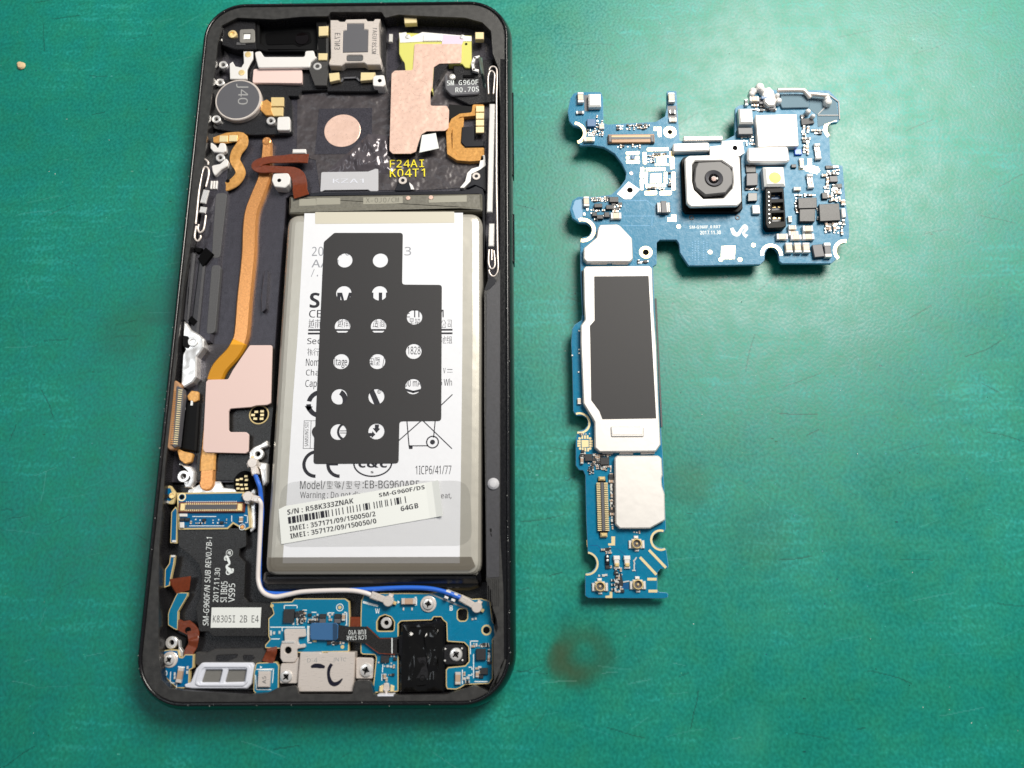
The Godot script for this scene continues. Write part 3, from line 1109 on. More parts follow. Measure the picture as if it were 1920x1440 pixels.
	var rec := plate(o, "receiver", [-5.99, -69, -4.33, -68.98, -3.84, -68.56, -2.77, -68.55, -2.44, -69.1, 1.93, -69.17, 2.31, -68.62, 3.61, -68.6, 3.95, -69.15, 5.13, -69.13, 4.83, -67.62, 5.22, -60.26, 5.74, -58.64, 5.55, -57.43, 2.64, -57.47, 1.92, -58.01, -2.15, -57.93, -2.94, -57.27, -5.51, -57.44, -5.77, -57.98, -5.37, -59.32, -5.91, -67.49], 4.4, 6.2, "steel", 0.15, [[-2.27, -67.99, 1.51, -67.94, 1.57, -66.42, 2.52, -66.27, 2.63, -60.69, -2.86, -60.63, -3.01, -66.07, -2.2, -66.34], rnd([-2.01, -59.95, 1.61, -59.9, 1.67, -58.42, -1.94, -58.47], 0.5)])
	label(rec, "silver square receiver module with dark cut-outs")
	plate(rec, "dark_membrane", [-2.32, -68.15, 1.47, -68.1, 1.53, -66.59, 2.48, -66.44, 2.59, -60.85, -2.92, -60.78, -3.06, -66.23, -2.25, -66.5], 5.7, 6.05, "chip_grey")
	plate(rec, "slot_membrane", [-2.06, -60.1, 1.57, -60.05, 1.63, -58.57, -1.99, -58.62], 5.7, 5.95, "pad_grey")
	print_text(rec, "print", "E7JN3", [-3.57, -65.53, -3.48, -61.31, -4.75, -65.55], 6.215, "ink", "mono")
	print_text(rec, "print", "M2281U3A1", [3.59, -60.14, 3.57, -66.67, 4.52, -60.13], 6.215, "ink", "mono")
	bars(o, "spring_lead", [-3.09, -54.35, -2.66, -55.14, -2.66, -55.14, 0.15, -55.24, 0.15, -55.24, 0.88, -54.43], 0.35, 4.6, 4.9, "chip_grey")
	plate(o, "white_post", rnd([3.96, -54.55, 4.41, -55.07, 6.38, -55.18, 6.81, -52.79, 6.25, -52.27, 4.04, -52.43], 0.5), 3.2, 5.8, "white_metal", 0.12)
	lathe(o, "post_hole", Vector2(5.51, -53.72), [0.45, 5.79, 0.4, 5.83, 0, 5.83], "slot_dark", 14)
	block(o, "contact", Vector2(7.37, -65.17), 0.83, 2.06, 4.4, 5.0, "solder", 0.1)
	# graphite film and the round copper window
	var film := plate(o, "graphite_film", [-12.96, -51.86, -6.67, -52.85, 6.47, -53.76, 7.63, -58.06, 21.24, -57.62, 23.44, -50.35, 22.81, -43.52, 27.25, -35.75, 24.76, -31.99, 22.97, -29.25, 15.95, -28.83, 12.09, -28.87, 11.58, -30.87, 9.99, -30.89, 9.6, -28.89, -6.75, -28.82, -8.07, -36.15, -12.29, -37.47], 3.2, 3.3, "film")
	label(film, "brownish grey glossy graphite film")
	plate(o, "film_patch", [-8.06, -48.57, 3.62, -48.69, 3.94, -37.51, -8.37, -37.52], 3.3, 3.36, "plate_dark")
	lathe(o, "copper_window", Vector2(-2.64, -43.11), [3.95, 3.36, 3.95, 3.42, 3.85, 3.45, 0, 3.45], "copper_tape", 40)
	var wrinkle := crumple(o, "crinkled_foil", [2.96, -42.36, 7.6, -41.79, 9.28, -32.58, -5.59, -33.24], 64, 40, 3.33, 1.1, "film_crinkle", 6, 0.8, 0.6)
	label(wrinkle, "glinting crinkled patch of the film")
	# the pale module under the copper tape
	plate(o, "yellow_module", [9.15, -66.68, 25.29, -65.64, 25.35, -58.01, 24.89, -57.35, 23.95, -57.49, 23.24, -58.44, 18.08, -58.37, 17.16, -57.58, 16.93, -51.45, 10.86, -56.45, 10.56, -58.74, 10.07, -59.56, 9.32, -61.19], 3.2, 4.8, "yellow_mask", 0.1)
	plate(o, "silver_strip", [9.16, -66.4, 10.81, -66.65, 11.1, -65, 14.37, -66.61, 25.3, -65.36, 25.31, -64.13, 22.94, -64.16, 22.7, -64.57, 9.47, -63.92], 4.8, 4.88, "white_metal")
	plate(o, "lilac_film", [18.9, -65.84, 23.88, -65.36, 23.19, -63.18, 18.71, -62.96], 4.88, 4.92, "lilac")
	block(o, "white_bar", Vector2(16.63, -64.96), 4.14, 1.65, 4.8, 5.1, "white_plastic", 0.15)
	for p in [Vector2(11.21, -65.47), Vector2(23.29, -65.17)]:
		lathe(o, "solder_dot", p, [0.6, 4.8, 0.5, 5.1, 0, 5.2], "solder", 14)
	lathe(o, "pin_hole", Vector2(24.13, -63.46), [0.3, 4.79, 0.28, 4.84, 0, 4.84], "slot_dark", 12)
	var tape := plate(o, "copper_tape", rnd([12.69, -63.53, 23.19, -63.39, 23.13, -58.5, 18.32, -58.43, 17.05, -57.5, 16.91, -52.7, 16.48, -51.12, 16.55, -47.97, 20.12, -47.92, 20.6, -46.87, 20.55, -42.47, 19.76, -41.84, 15.87, -41.75, 14.74, -41, 14.11, -38.96, 13.7, -36.93, 12.58, -36.44, 8.72, -36.48, 8.01, -37.25, 7.85, -56.01, 8.53, -56.81, 12.5, -56.89], 0.5, 3), 4.84, 4.98, "copper_tape", 0.04)
	label(tape, "pale pinkish copper tape")
	ring(tape, "pressed_ring", Vector2(14.13, -52.34), 1.75, 1.95, 4.97, 5.0, "copper_tape")
	bar(tape, "pressed_mark", Vector2(13.1, -51.95), Vector2(15.16, -52.99), 0.25, 4.97, 5.0, "copper_tape")
	plate(o, "tape_bed", [12.67, -63.38, 22.95, -63.24, 16.34, -51.23, 16.18, -48.08, 19.88, -47.77, 20.19, -42.83, 15.84, -42.11, 13.45, -37.03, 8.91, -36.83, 8.06, -55.86], 3.2, 4.77, "black_plastic")
	var tag := plate(o, "small_sticker", [14.88, -40.8, 17.83, -41.28, 18.59, -37.58, 14.4, -36.61], 5.0, 5.08, "paper", 0.05)
	label(tag, "small blank white square sticker")
	# right corner flexes
	plate(o, "flex_block", [21.32, -58.43, 25.55, -58.11, 27.19, -59.71, 30.02, -59.95, 30.72, -49.25, 24.93, -48.53, 21.66, -50.41], 3.2, 4.3, "black_plastic", 0.15)
	plate(o, "printed_flex", rnd([19.41, -55.67, 19.99, -55.93, 20.25, -54.33, 21.66, -53.51, 26.78, -53.71, 27.26, -50.79, 21, -50.47, 19.59, -52.21], 0.9), 4.3, 4.85, "chip_grey", 0.2)
	print_text(o, "print", "SM G960F", [20.04, -53, 26.9, -53.18, 20.02, -54.2], 4.87, "silk", "mono")
	print_text(o, "print", "R0.70S", [21.92, -51.25, 27.02, -51.46, 21.91, -52.44], 4.87, "silk", "mono")
	lathe(o, "solder_dot", Vector2(21.18, -55.04), [0.75, 4.8, 0.6, 5.2, 0, 5.3], "solder", 14)
	bar(o, "flex_slot", Vector2(23.51, -55.55), Vector2(26.07, -55.52), 0.6, 4.3, 4.5, "slot_dark")
	var shiny := Shape.new()
	shiny.quad("mirror", Vector3(26.9, 5.6, -59.62), Vector3(27.93, 4.6, -52.58), Vector3(28.55, 5.4, -51.75), Vector3(27.76, 6.4, -58.74))
	commit(shiny, o, "mirror_strip")
	bars(o, "spring_hook", [26.07, -59.52, 25.61, -58.18, 25.61, -58.18, 25.86, -56.56, 25.86, -56.56, 26.79, -56.28, 26.07, -59.52, 27.01, -59.77], 0.55, 4.6, 5.4, "white_metal")
	# gold flex with four pads on the right
	plate(o, "gold_flex", rnd([25.63, -48.59, 28.17, -48.56, 28.18, -47.11, 26.34, -45.83, 22.88, -45.48, 21.52, -43.81, 21.09, -41.49, 21.25, -38.16, 22.3, -36.37, 28.22, -36.18, 28.22, -35.04, 25.04, -34.83, 22.32, -35.11, 20.25, -36.65, 19.93, -42.28, 21.04, -45.11, 22.87, -46.39, 25.41, -46.62], 0.5), 3.2, 4.4, "flex_amber", 0.06)
	plate(o, "gold_flex_side", rnd([21.28, -44.62, 23.8, -45.63, 23.41, -38.68, 26.15, -38.14, 28.21, -38.12, 28.21, -35.83, 22.53, -36.15, 21.37, -37.68], 0.4), 3.6, 4.38, "flex_amber", 0.06)
	plate(o, "switch_block", [23.39, -42.95, 26.14, -43.05, 26.16, -39.71, 28.22, -39.43, 28.22, -38.16, 24.13, -38.08, 23.2, -39.23], 4.0, 4.7, "blue_black", 0.15)
	for k in 4:
		block(o, "gold_pad", Vector2(27.28, -47.12) + Vector2(0, 1.68) * k, 1.75, 1.45, 4.4, 4.9, "pale_gold", 0.06)
	plate(o, "black_tape", [20.5, -48.98, 25.61, -48.39, 25.86, -46.3, 22.85, -46.59, 21.02, -45.05, 20.08, -46.1], 3.2, 4.0, "deep_black", 0.1)
	# stamped code and sticker behind the battery
	print_text(o, "print", "F24AI", [8, -34.02, 15.3, -34.06, 7.94, -35.79], 3.6, "ink_yellow", "mono")
	print_text(o, "print", "K04T1", [8.08, -31.75, 15.58, -31.79, 8.01, -33.64], 3.62, "ink_yellow", "mono")
	var tab := plate(o, "pull_tab", rnd([-6.66, -33.11, 3.38, -33.13, 4.27, -33.5, 5.51, -33.99, 5.71, -28.47, 4.01, -28.49, 3.55, -28.87, -5.74, -28.84, -6.62, -28.35], 0.4), 3.3, 3.6, "white_film", 0.05)
	label(tab, "milky grey adhesive tab over the film")
	print_text(tab, "print", "KZA1", [-4.03, -30.49, 2.56, -30.42, -4.09, -31.49], 3.625, "gasket", "mono")
	plate(o, "post_ear", rnd([9.03, -28.33, 9.88, -30.06, 10.05, -31.81, 11.18, -32.05, 12.13, -30.54, 12.87, -28.29], 0.5), 3.3, 3.9, "blue_black", 0.1)
	ring(o, "screw_eye", Vector2(10.91, -30.69), 0.38, 0.9, 3.9, 4.1, "steel")
	plate(o, "bright_edge", [12.35, -30.34, 13.05, -29.58, 13.41, -28.71, 12.17, -28.72], 3.3, 3.8, "white_metal")
	plate(o, "bright_edge", [28.32, -36.37, 28.56, -33.84, 27.32, -32.85, 25.51, -31.86, 25.3, -30.12, 23.96, -28.65, 23.06, -28.66, 24.17, -30.13, 24.61, -32.12, 25.5, -33.12, 27.09, -33.6, 27.53, -36.12], 3.3, 4.4, "white_metal", 0.06)
	plate(o, "post_ear", rnd([28.55, -33.9, 28.69, -27.66, 27.78, -28.66, 26.2, -29.42, 24.18, -28.45, 25.3, -29.93, 25.51, -31.67, 27.31, -32.9], 0.4), 3.2, 4.2, "blue_black", 0.1)
	ring(o, "screw_eye", Vector2(26.53, -31.35), 0.36, 0.85, 4.2, 4.4, "steel")
	plate(o, "well_rim", rnd([-12.2, -27.44, -6.38, -28.12, 22.86, -28.06, 25.1, -28.53, 26.44, -29.25, 28.02, -28.49, 28.7, -26.02, 28.31, -8.34, 27.7, -25.05, 27.13, -27.27, 25.11, -27.17, -6.33, -27.13, -11.7, -26.69], 0.3), 2.0, 4.2, "blue_black", 0.15)


func make_left_side(o: Node3D) -> void:
	# copper heat pipe
	var s := Shape.new()
	s.band("copper", smooth([-18.54, 4.5, -39.89, -18.47, 4.4, -36.89, -18.59, 4.3, -31.9, -19.74, 4.3, -27.55, -20.7, 4.3, -23.87, -20.82, 4.3, -19.62, -20.57, 4.3, -13.63, -20.74, 4.3, -4.63, -20.69, 4.3, 1.43, -20.9, 4.3, 4.25, -21.96, 4.3, 7.03, -24.48, 4.3, 10.11, -25.31, 4.3, 12.74, -25.31, 4.3, 16.33, -25.3, 4.3, 22.21, -25.24, 4.3, 27.47, -25.02, 4.3, 31.1, -24.93, 4.3, 33.15], 5), widths([1.9, 2.3, 2.9, 3.1, 3.1, 3.2, 3.2, 3.2, 3.2, 3.2, 3.3, 3.3, 3.2, 3.0, 2.9, 2.9, 2.9, 2.9], 5), 1.1, 0.12)
	s.lathe("copper", Vector2(-24.92, 33.25), [1.4, 3.2, 1.4, 4.1, 1.22, 4.32, 0, 4.33], 24)
	s.lathe("copper", Vector2(-18.58, -40.08), [0.95, 3.2, 0.95, 4.5, 0.75, 4.62, 0.45, 4.55, 0, 4.55], 24)
	var pipe := commit(s, o, "heat_pipe")
	label(pipe, "flat copper heat pipe")
	var gold := Shape.new()
	gold.band("amber_gold", smooth([-20.93, 4.38, 4.83, -22.03, 4.38, 7.17, -24.43, 4.38, 10.25, -25.27, 4.38, 12.87], 6), widths([3.2, 3.3, 3.4, 3.3], 6), 0.9, 0.1)
	commit(gold, pipe, "amber_wrap")
	var lower := Shape.new()
	lower.band("flex_amber", smooth([-24.98, 4.36, 26.65, -25.11, 4.36, 28.73, -25.02, 4.36, 30.8], 4), widths([3.0, 3.0, 3.0], 4), 0.5, 0.1)
	commit(lower, pipe, "amber_wrap")
	# smooth sloping wall, long pads and notches
	plate(o, "side_slope", [-29.06, -35.51, -26.32, -35.47, -26.12, -27.73, -26.34, -14.66, -26.54, 0.42, -26.56, 4.92, -31.07, 4.88, -32.16, 0.37, -32.4, -8.83, -31.55, -23.12, -31.23, -34.27], 3.2, 4.2, "plate_dark", 0.4)
	plate(o, "side_ridge", rnd([-30.49, -13.57, -29.17, -13.56, -29.18, 5.02, -30.89, 5], 0.6), 4.2, 4.9, "ribbed_black", 0.35)
	plate(o, "side_ridge", rnd([-32.35, -14.54, -31.2, -14.05, -31.22, 1.64, -32.4, 0.5], 0.6), 4.2, 5.3, "ribbed_black", 0.35)
	for q in [[-28.52, -28.07, -26.14, -28.05, -26.33, -19.72, -26.44, -13.26, -28.1, -13.27, -28.35, -19.74], [-27.96, -11.74, -26.09, -11.72, -26, 2.94, -27.7, 3.26], [-16.97, -10.5, -16.2, -10.49, -16.03, -2.12, -16.84, -1.21, -17.18, -4.43]]:
		plate(o, "long_pad", rnd(q, 0.8), 3.2, 4.26, "pad_grey" if q[0] < -24.0 else "plate_dark", 0.06)
	for q in [[-29.26, -15.37, -27.59, -13.93, -29.42, -11.13, -30.67, -12.78], [-31.57, -15.39, -29.9, -15.14, -30.47, -14.19, -31.25, -14.32], [-30.75, -0.46, -29.45, 0.69, -30.11, 1.7, -31.41, 0.56]]:
		plate(o, "notch", q, 4.2, 5.1, "slot_dark", 0.1)
	# amber antenna flex with its contact springs
	var a := Shape.new()
	a.band("flex_amber", smooth([-29.91, 4.9, -40.29, -27.08, 4.9, -40.77, -24.04, 4.8, -41.05, -23.86, 4.6, -39.38, -24.89, 4.5, -37.54, -25.08, 4.5, -35.64, -24.05, 4.4, -33.79, -23.75, 4.3, -32.46, -24.74, 4.3, -30.72, -26.51, 4.2, -29.67, -28.82, 4, -29.3], 4), widths([1.2, 2.6, 2.2, 2.6, 2.4, 2.2, 2.1, 2.2, 2.4, 2.2, 2.1], 4), 0.3)
	commit(a, o, "antenna_flex")
	for p in [Vector2(-27.7, -40.46), Vector2(-25.65, -40.56)]:
		block(o, "gold_pad", p, 1.75, 1.5, 4.8, 5.02, "pale_gold", 0.04)
	lathe(o, "flex_hole", Vector2(-26.23, -30.86), [0.45, 4.1, 0.42, 4.28, 0, 4.28], "slot_dark", 14)
	plate(o, "contact_spring", rnd([-30.43, -39.73, -29.2, -38.82, -28.68, -38.05, -28.34, -39.45, -27.19, -39.31, -26.8, -37.4, -27.45, -37.02, -29.51, -37.17, -30.28, -38.07], 0.5), 4.2, 5.2, "white_metal", 0.15)
	plate(o, "contact_spring", rnd([-29.69, -34.02, -27.9, -34.38, -26.66, -35.75, -26.14, -34.99, -26.27, -33.86, -27.55, -32.99, -28.78, -31.51, -29.32, -32.51], 0.5), 4.2, 5.2, "white_metal", 0.15)
	boss(o, Vector2(-28.06, -36.01), 0.95, 5.0)
	plate(o, "spring_seat", rnd([-32.2, -42.3, -23.47, -42.84, -23.57, -38.34, -26.22, -37.09, -24.21, -32.02, -29.2, -29.32, -31.16, -33.35], 1.0), 3.2, 4.1, "black_plastic", 0.15)
	for x in 3:
		block(o, "flex_clamp", Vector2(-29.58, -29.87) + Vector2(0.55 * x, 0.05), 0.4, 1.9, 4.0, 4.6, "white_metal", 0.1)
	# steel key retainer on the left
	var k := Shape.new()
	for path in [[-31.25, 6.2, -31.97, -31.3, 6.3, -34.15, -30.68, 6.3, -34.77, -29.95, 6.3, -34.14, -29.93, 6.2, -33.57], [-29.92, 6.2, -28.5, -29.59, 6.2, -30.96, -29.72, 6.2, -32.45, -30.34, 6.2, -33.08, -30.85, 6.2, -32.46, -31.11, 6.2, -30.48, -31.26, 6.2, -27.28, -31.29, 6.1, -20.07], [-31.03, 6.2, -31.97, -31.27, 6.2, -28.51, -31.25, 6.2, -22.42, -31.27, 6.2, -20.26], [-29.45, 5.9, -22.07, -29.55, 5.9, -19.55, -29.8, 5.9, -18.59, -30.43, 5.9, -18.24, -30.85, 5.9, -19.2, -30.71, 5.9, -20.04], [-31.13, 6.1, -19.59, -31.33, 6, -17.73, -31.13, 6, -16.77, -30.53, 6, -16.29, -30.05, 6, -17, -30.09, 6, -17.48], [-31.95, 6, -19.64, -32.01, 6, -16.78]]:
		k.tube("steel", smooth(path, 5), 0.22, 8)
	k.box("bright_steel", Vector2(-30.14, -26.4), 1.25, 3.1, 0.16, 5.6, 6.0, 0.12)
	k.box("bright_steel", Vector2(-30.2, -23.36), 1.35, 1.4, 0.16, 5.6, 6.0, 0.12)
	var clip := commit(k, o, "key_retainer")
	label(clip, "short bent steel spring on the longer bare side")
	# brown battery flex looping over
	var b := Shape.new()
	b.band("flex_brown", smooth([-9.13, 5.2, -35.43, -11.76, 5.2, -35.58, -14.55, 5.3, -35.3, -17.11, 5.4, -35.15, -19.08, 5.5, -34.61, -19.92, 5.5, -33.74, -19.11, 5.4, -33.04, -16.99, 5.3, -32.95, -14.41, 5.2, -32.85, -12.37, 5.1, -32.38, -11.21, 5, -31.43, -10.68, 4.9, -29.61, -10.53, 5.1, -28.14, -10.01, 5.4, -26.5], 6), widths([2.2, 2.2, 1.9, 1.7, 1.9, 2.4, 1.9, 1.7, 1.6, 2.4, 3.0, 3.1, 3.1, 3.3], 6), 0.22, 0.04)
	label(commit(b, o, "battery_flex"), "brown battery flex looping back on itself")
	block(o, "flex_stop", Vector2(-11.14, -37.04), 2.84, 1.01, 4.6, 5.5, "white_metal", 0.15)
	plate(o, "white_standoff", rnd([-16.32, -31.88, -13.16, -31.97, -12.65, -30.97, -12.77, -29.36, -13.61, -28.51, -15.88, -28.78, -16.54, -30.27], 0.6), 3.2, 5.4, "white_metal", 0.15)
	lathe(o, "standoff_hole", Vector2(-14.9, -30.24), [0.42, 5.39, 0.4, 5.43, 0, 5.43], "slot_dark", 14)
	# bright cast bracket half way down
	plate(o, "cast_bracket", rnd([-32.11, 0.64, -31.29, 1.32, -30.42, 2.57, -28.72, 3.59, -27.68, 4.49, -27.51, 6.27, -28.15, 7.37, -28.71, 8.24, -28.42, 12.4, -29.06, 13.48, -30.74, 14.54, -31.33, 13.89, -31.62, 7.78, -31.19, 6.79, -31.86, 5.34], 0.3), 3.2, 5.4, "cast_metal", 0.25)
	boss(o, Vector2(-29.7, 5.14), 1.05, 5.6)
	plate(o, "bracket_hollow", rnd([-31.91, 3.78, -30.82, 4.02, -30.03, 5.58, -30.56, 6.68, -31.69, 6.01], 0.4), 5.0, 5.44, "deep_black")
	# amber film across the pipe
	plate(o, "amber_film", [-27.68, 5.71, -26.64, 5.38, -13.96, 5.71, -13.86, 7.16, -18.33, 7.34, -21.29, 10.41, -22.36, 12.81, -26.8, 13], 4.42, 4.46, "amber_tape")
	var pad := plate(o, "thermal_pad", rnd([-18.5, 5.83, -14.01, 5.86, -13.48, 17.76, -14.2, 18.07, -16.28, 18.17, -17.31, 18.48, -21.36, 18.77, -21.62, 19.41, -21.31, 23.11, -20.87, 23.43, -17.86, 23.45, -17.3, 23.88, -17.15, 27.22, -17.63, 27.63, -25.49, 27.37, -25.97, 26.74, -26.57, 13.34, -26.19, 12.91, -22.28, 12.83, -21.49, 10.99], 0.4, 3), 4.46, 4.95, "salmon_pad", 0.06)
	label(pad, "large pinkish thermal pad with stepped outline")
	plate(o, "black_film", [-28.65, 12.97, -13.81, 5.77, -13.39, 17.88, -13.59, 32.63, -16.69, 32.61, -27.23, 32.54], 3.2, 3.55, "flex_black")
	var eye := plate(o, "contact_window", circle(Vector2(-16.04, 19.73), 2.0, 24, 0.8), 3.3, 3.62, "slot_dark")
	ring(eye, "gold_rim", Vector2(-16.04, 19.73), 1.72, 2.0, 3.6, 3.68, "laminate")
	for p in [Vector2(-16.6, 19.19), Vector2(-15.45, 19.09), Vector2(-17.19, 19.83), Vector2(-15.4, 19.84), Vector2(-16.71, 20.58), Vector2(-15.45, 20.59)]:
		block(eye, "gold_pad", p, 0.75, 0.5, 3.6, 3.75, "pale_gold", 0.05)
	# the display connector standing on edge
	var c := Shape.new()
	add_plate(c, rnd([-32.8, 13.54, -31.88, 13.34, -30.95, 14.31, -30.82, 26.94, -31.72, 27.14, -32.5, 26.51], 0.4), 4.6, 6.4, "flex_tan", 0.2)
	add_plate(c, rnd([-31.65, 14.38, -30.33, 15.03, -30.1, 16.32, -30.23, 26.37, -30.8, 26.78, -31.48, 26.16], 0.3), 5.0, 6.6, "chip_grey", 0.15)
	var plug := commit(c, o, "display_connector")
	label(plug, "tan many-toothed connector standing at the left edge")
	var teeth := Shape.new()
	for n in 26:
		for side in 2:
			var at: Vector2 = (Vector2(-30.72, 15.35) if side == 1 else Vector2(-31.74, 15.56)).lerp(Vector2(-30.58, 25.96) if side == 1 else Vector2(-31.3, 25.95), n / 25.0)
			teeth.box("pale_gold" if side == 1 else "copper", at, 0.75 if side == 1 else 0.5, 0.16, 0.1, 6.5, 6.68)
	stuff(commit(teeth, plug, "teeth"))
	plate(o, "connector_flex", rnd([-30.3, 17.16, -27.77, 17.18, -27.44, 27.32, -30.4, 26.68], 0.4), 3.2, 4.6, "deep_black", 0.3)
	plate(o, "amber_tab", rnd([-30.15, 16.11, -29.41, 15.03, -27.91, 15.26, -27.75, 16.98, -28.55, 17.41, -29.85, 16.97], 0.4), 4.2, 4.8, "flex_amber", 0.12)
	plate(o, "amber_tab", rnd([-31.21, 26.48, -29.69, 27.12, -27.79, 27.55, -28.04, 29.2, -29.24, 29.61, -30.36, 28.77], 0.5), 4.0, 4.8, "flex_amber", 0.12)
	block(o, "solder_fleck", Vector2(-29.06, 17.56), 0.42, 0.97, 4.6, 4.8, "solder")
	for p in [Vector2(-30.69, 18.03), Vector2(-30.42, 18.68), Vector2(-30.54, 24.81)]:
		block(o, "solder_fleck", p, 0.35, 0.45, 4.6, 4.75, "solder")


func make_lower_left(o: Node3D) -> void:
	plate(o, "cast_bracket", rnd([-30.68, 29.2, -29.59, 29.82, -28.13, 30.04, -27.31, 31.07, -27.24, 32.91, -27.73, 34.13, -29.16, 34.12, -28.44, 33.21, -28.12, 32.3, -28.65, 31.06, -29.71, 30.65], 0.3), 3.2, 4.7, "cast_metal", 0.2)
	boss(o, Vector2(-29.27, 31.97), 1.15, 4.9)
	plate(o, "cast_bracket", rnd([-27.19, 33.81, -26.22, 33.2, -24.31, 33.82, -23.99, 32.8, -22.55, 32.81, -21.82, 34.04, -19.02, 34.37, -18.85, 35.19, -28.71, 35.12, -28.58, 34.41], 0.4), 3.2, 3.8, "cast_metal", 0.15)
	plate(o, "cast_bracket", rnd([-17.03, 27.43, -16.28, 26.4, -14.88, 25.78, -13.7, 24.95, -13.4, 26.21, -14.61, 26.61, -15.98, 27.64, -16.12, 28.47, -15.24, 29.3, -13.37, 29.52, -13.21, 33.11, -13.86, 34.02, -14.72, 30.75, -15.84, 29.51, -16.91, 28.88], 0.3), 3.2, 4.8, "cast_metal", 0.2)
	plate(o, "cast_bracket", rnd([-17.99, 33.15, -15.62, 34.49, -15.07, 41.76, -16.01, 42.75, -17.29, 36.72], 0.4), 3.2, 3.7, "cast_metal", 0.15)
	boss(o, Vector2(-15.28, 27.74), 1.1, 4.9)
	var eye := plate(o, "contact_window", circle(Vector2(-17.78, 33.15), 2.1, 20, 1.1), 3.3, 3.9, "slot_dark")
	for p in [Vector2(-19.12, 32.64), Vector2(-18.42, 32.44), Vector2(-17.53, 31.93), Vector2(-19.06, 33.46), Vector2(-18.33, 33.57), Vector2(-17.37, 32.65), Vector2(-17.4, 33.57), Vector2(-18.89, 34.28), Vector2(-18.06, 34.39), Vector2(-17.24, 34.29)]:
		block(eye, "gold_pad", p, 0.62, 0.42, 3.9, 4.02, "pale_gold", 0.04)
	# big black printed flex
	var flex := plate(o, "sub_flex", rnd([-29.76, 41.68, -16.76, 41.76, -16.39, 45.12, -17.66, 45.61, -17.65, 46.98, -16.35, 48.16, -16.06, 54.43, -15.3, 55.3, -11.23, 55.41, -10.29, 57.5, -11.32, 58.25, -11.2, 61.34, -21.21, 61.3, -22.27, 60.45, -23.94, 60.44, -24.92, 56.29, -24.21, 54.39, -24.36, 50.55, -25.06, 48.41, -27.37, 46.34, -29.22, 45.05], 0.4), 3.3, 4, "flex_black", 0.06)
	label(flex, "black flexible board with white printing")
	print_text(flex, "print", "SM-G960F/N SUB REV0.7B-1", [-22.26, 59.42, -22.99, 43.51, -23.35, 59.32], 4.015, "silk", "sans")
	print_text(flex, "print", "2017.11.30", [-20.85, 55.27, -20.99, 49.11, -21.84, 55.26], 4.015, "silk", "sans")
	print_text(flex, "print", "SI IB05", [-19.26, 55.28, -19.38, 51.54, -20.45, 55.27], 4.015, "silk", "sans")
	print_text(flex, "print", "VS95", [-17.78, 55.28, -17.95, 51.93, -18.97, 55.28], 4.015, "silk", "sans")
	print_text(flex, "print", "G", [-18.98, 50.38, -18.95, 49.51, -19.88, 50.38], 4.015, "silk", "bold")
	var wave := Shape.new()
	wave.band("silk", smooth([-20.2, 4.02, 47.75, -20.04, 4.02, 47.26, -19.6, 4.02, 47.66, -19.34, 4.02, 48.34, -19.81, 4.02, 48.73, -19.57, 4.02, 49.22, -18.83, 4.02, 49.7, -18.57, 4.02, 49.22], 5), widths([0.25, 0.9, 0.5, 0.35, 0.35, 0.6, 0.9, 0.25], 5), 0.01)
	commit(wave, flex, "emblem")
	ring(flex, "printed_ring", Vector2(-19.51, 46.38), 0.55, 0.68, 4.0, 4.015, "silk")
	print_text(flex, "print", "a", [-19.19, 46.68, -19.24, 46.09, -19.79, 46.68], 4.015, "silk", "bold")
	var tag := plate(flex, "code_sticker", [-21.96, 56.21, -12.75, 56.26, -12.68, 59.84, -21.83, 59.8], 4.0, 4.05, "paper", 0.01)
	label(tag, "small white sticker with a printed code")
	print_text(flex, "print", "K8305I 2B E4", [-21.5, 58.86, -13.03, 58.9, -21.56, 57.63], 4.065, "ink", "mono")
	# blue end of the flex with the board connector
	var end := pcb(o, "connector_board", [-30.45, 35.06, -17.57, 34.94, -16.53, 36.47, -15.72, 41.69, -16.69, 42.18, -17.84, 41.67, -19.11, 40.97, -20.04, 41.96, -29.35, 42], 3.6, 4.4, "mask_deep", 0.3)
	label(end, "small blue board with a long gold-toothed connector")
	var con := Shape.new()
	con.box("flex_brown", Vector2(-23.3, 37.88), 12.6, 1.95, 0.0, 4.4, 4.85, 0.12)
	con.box("chip_grey", Vector2(-23.45, 37.88), 9.8, 0.95, 0.0, 4.6, 4.95, 0.08)
	for x in [Vector2(-28.8, 37.86), Vector2(-17.93, 37.93)]:
		con.box("gold", x, 1.0, 1.5, 0.0, 4.6, 5.0, 0.15)
	commit(con, end, "board_connector")
	var teeth := Shape.new()
	for n in 25:
		var x := lerpf(-4.75, 4.75, n / 24.0)
		teeth.box("white_metal", Vector2(-23.6, 36.84) + Vector2(x, 0), 0.17, 0.3, 0, 4.4, 4.5)
		teeth.box("pale_gold", Vector2(-23.42, 37.24) + Vector2(x, 0), 0.17, 0.35, 0, 4.6, 4.98)
		teeth.box("pale_gold", Vector2(-23.31, 38.44) + Vector2(x, 0), 0.17, 0.35, 0, 4.6, 4.98)
	stuff(commit(teeth, end, "connector_teeth"))
	ring(end, "gold_ring", Vector2(-29.35, 35.88), 0.5, 0.85, 4.4, 4.42, "pale_gold")
	lathe(end, "board_hole", Vector2(-29.35, 35.88), [0.45, 4.39, 0.4, 4.43, 0, 4.43], "slot_dark", 14)
	bars(end, "printed_line", [-26.95, 39.57, -22.48, 39.6, -27.39, 41.32, -20.8, 41.36, -19.49, 39.47, -19.4, 40.57], 0.14, 4.4, 4.42, "silk")
	for q in [[-29.47, 39.04, -27.95, 39.05, -27.89, 39.65, -29.41, 39.64], [-29.21, 40.64, -28.4, 40.64, -28.29, 41.74, -29.1, 41.73]]:
		plate(end, "white_part", rnd(q, 0.15), 4.4, 4.7, "white_metal", 0.1)
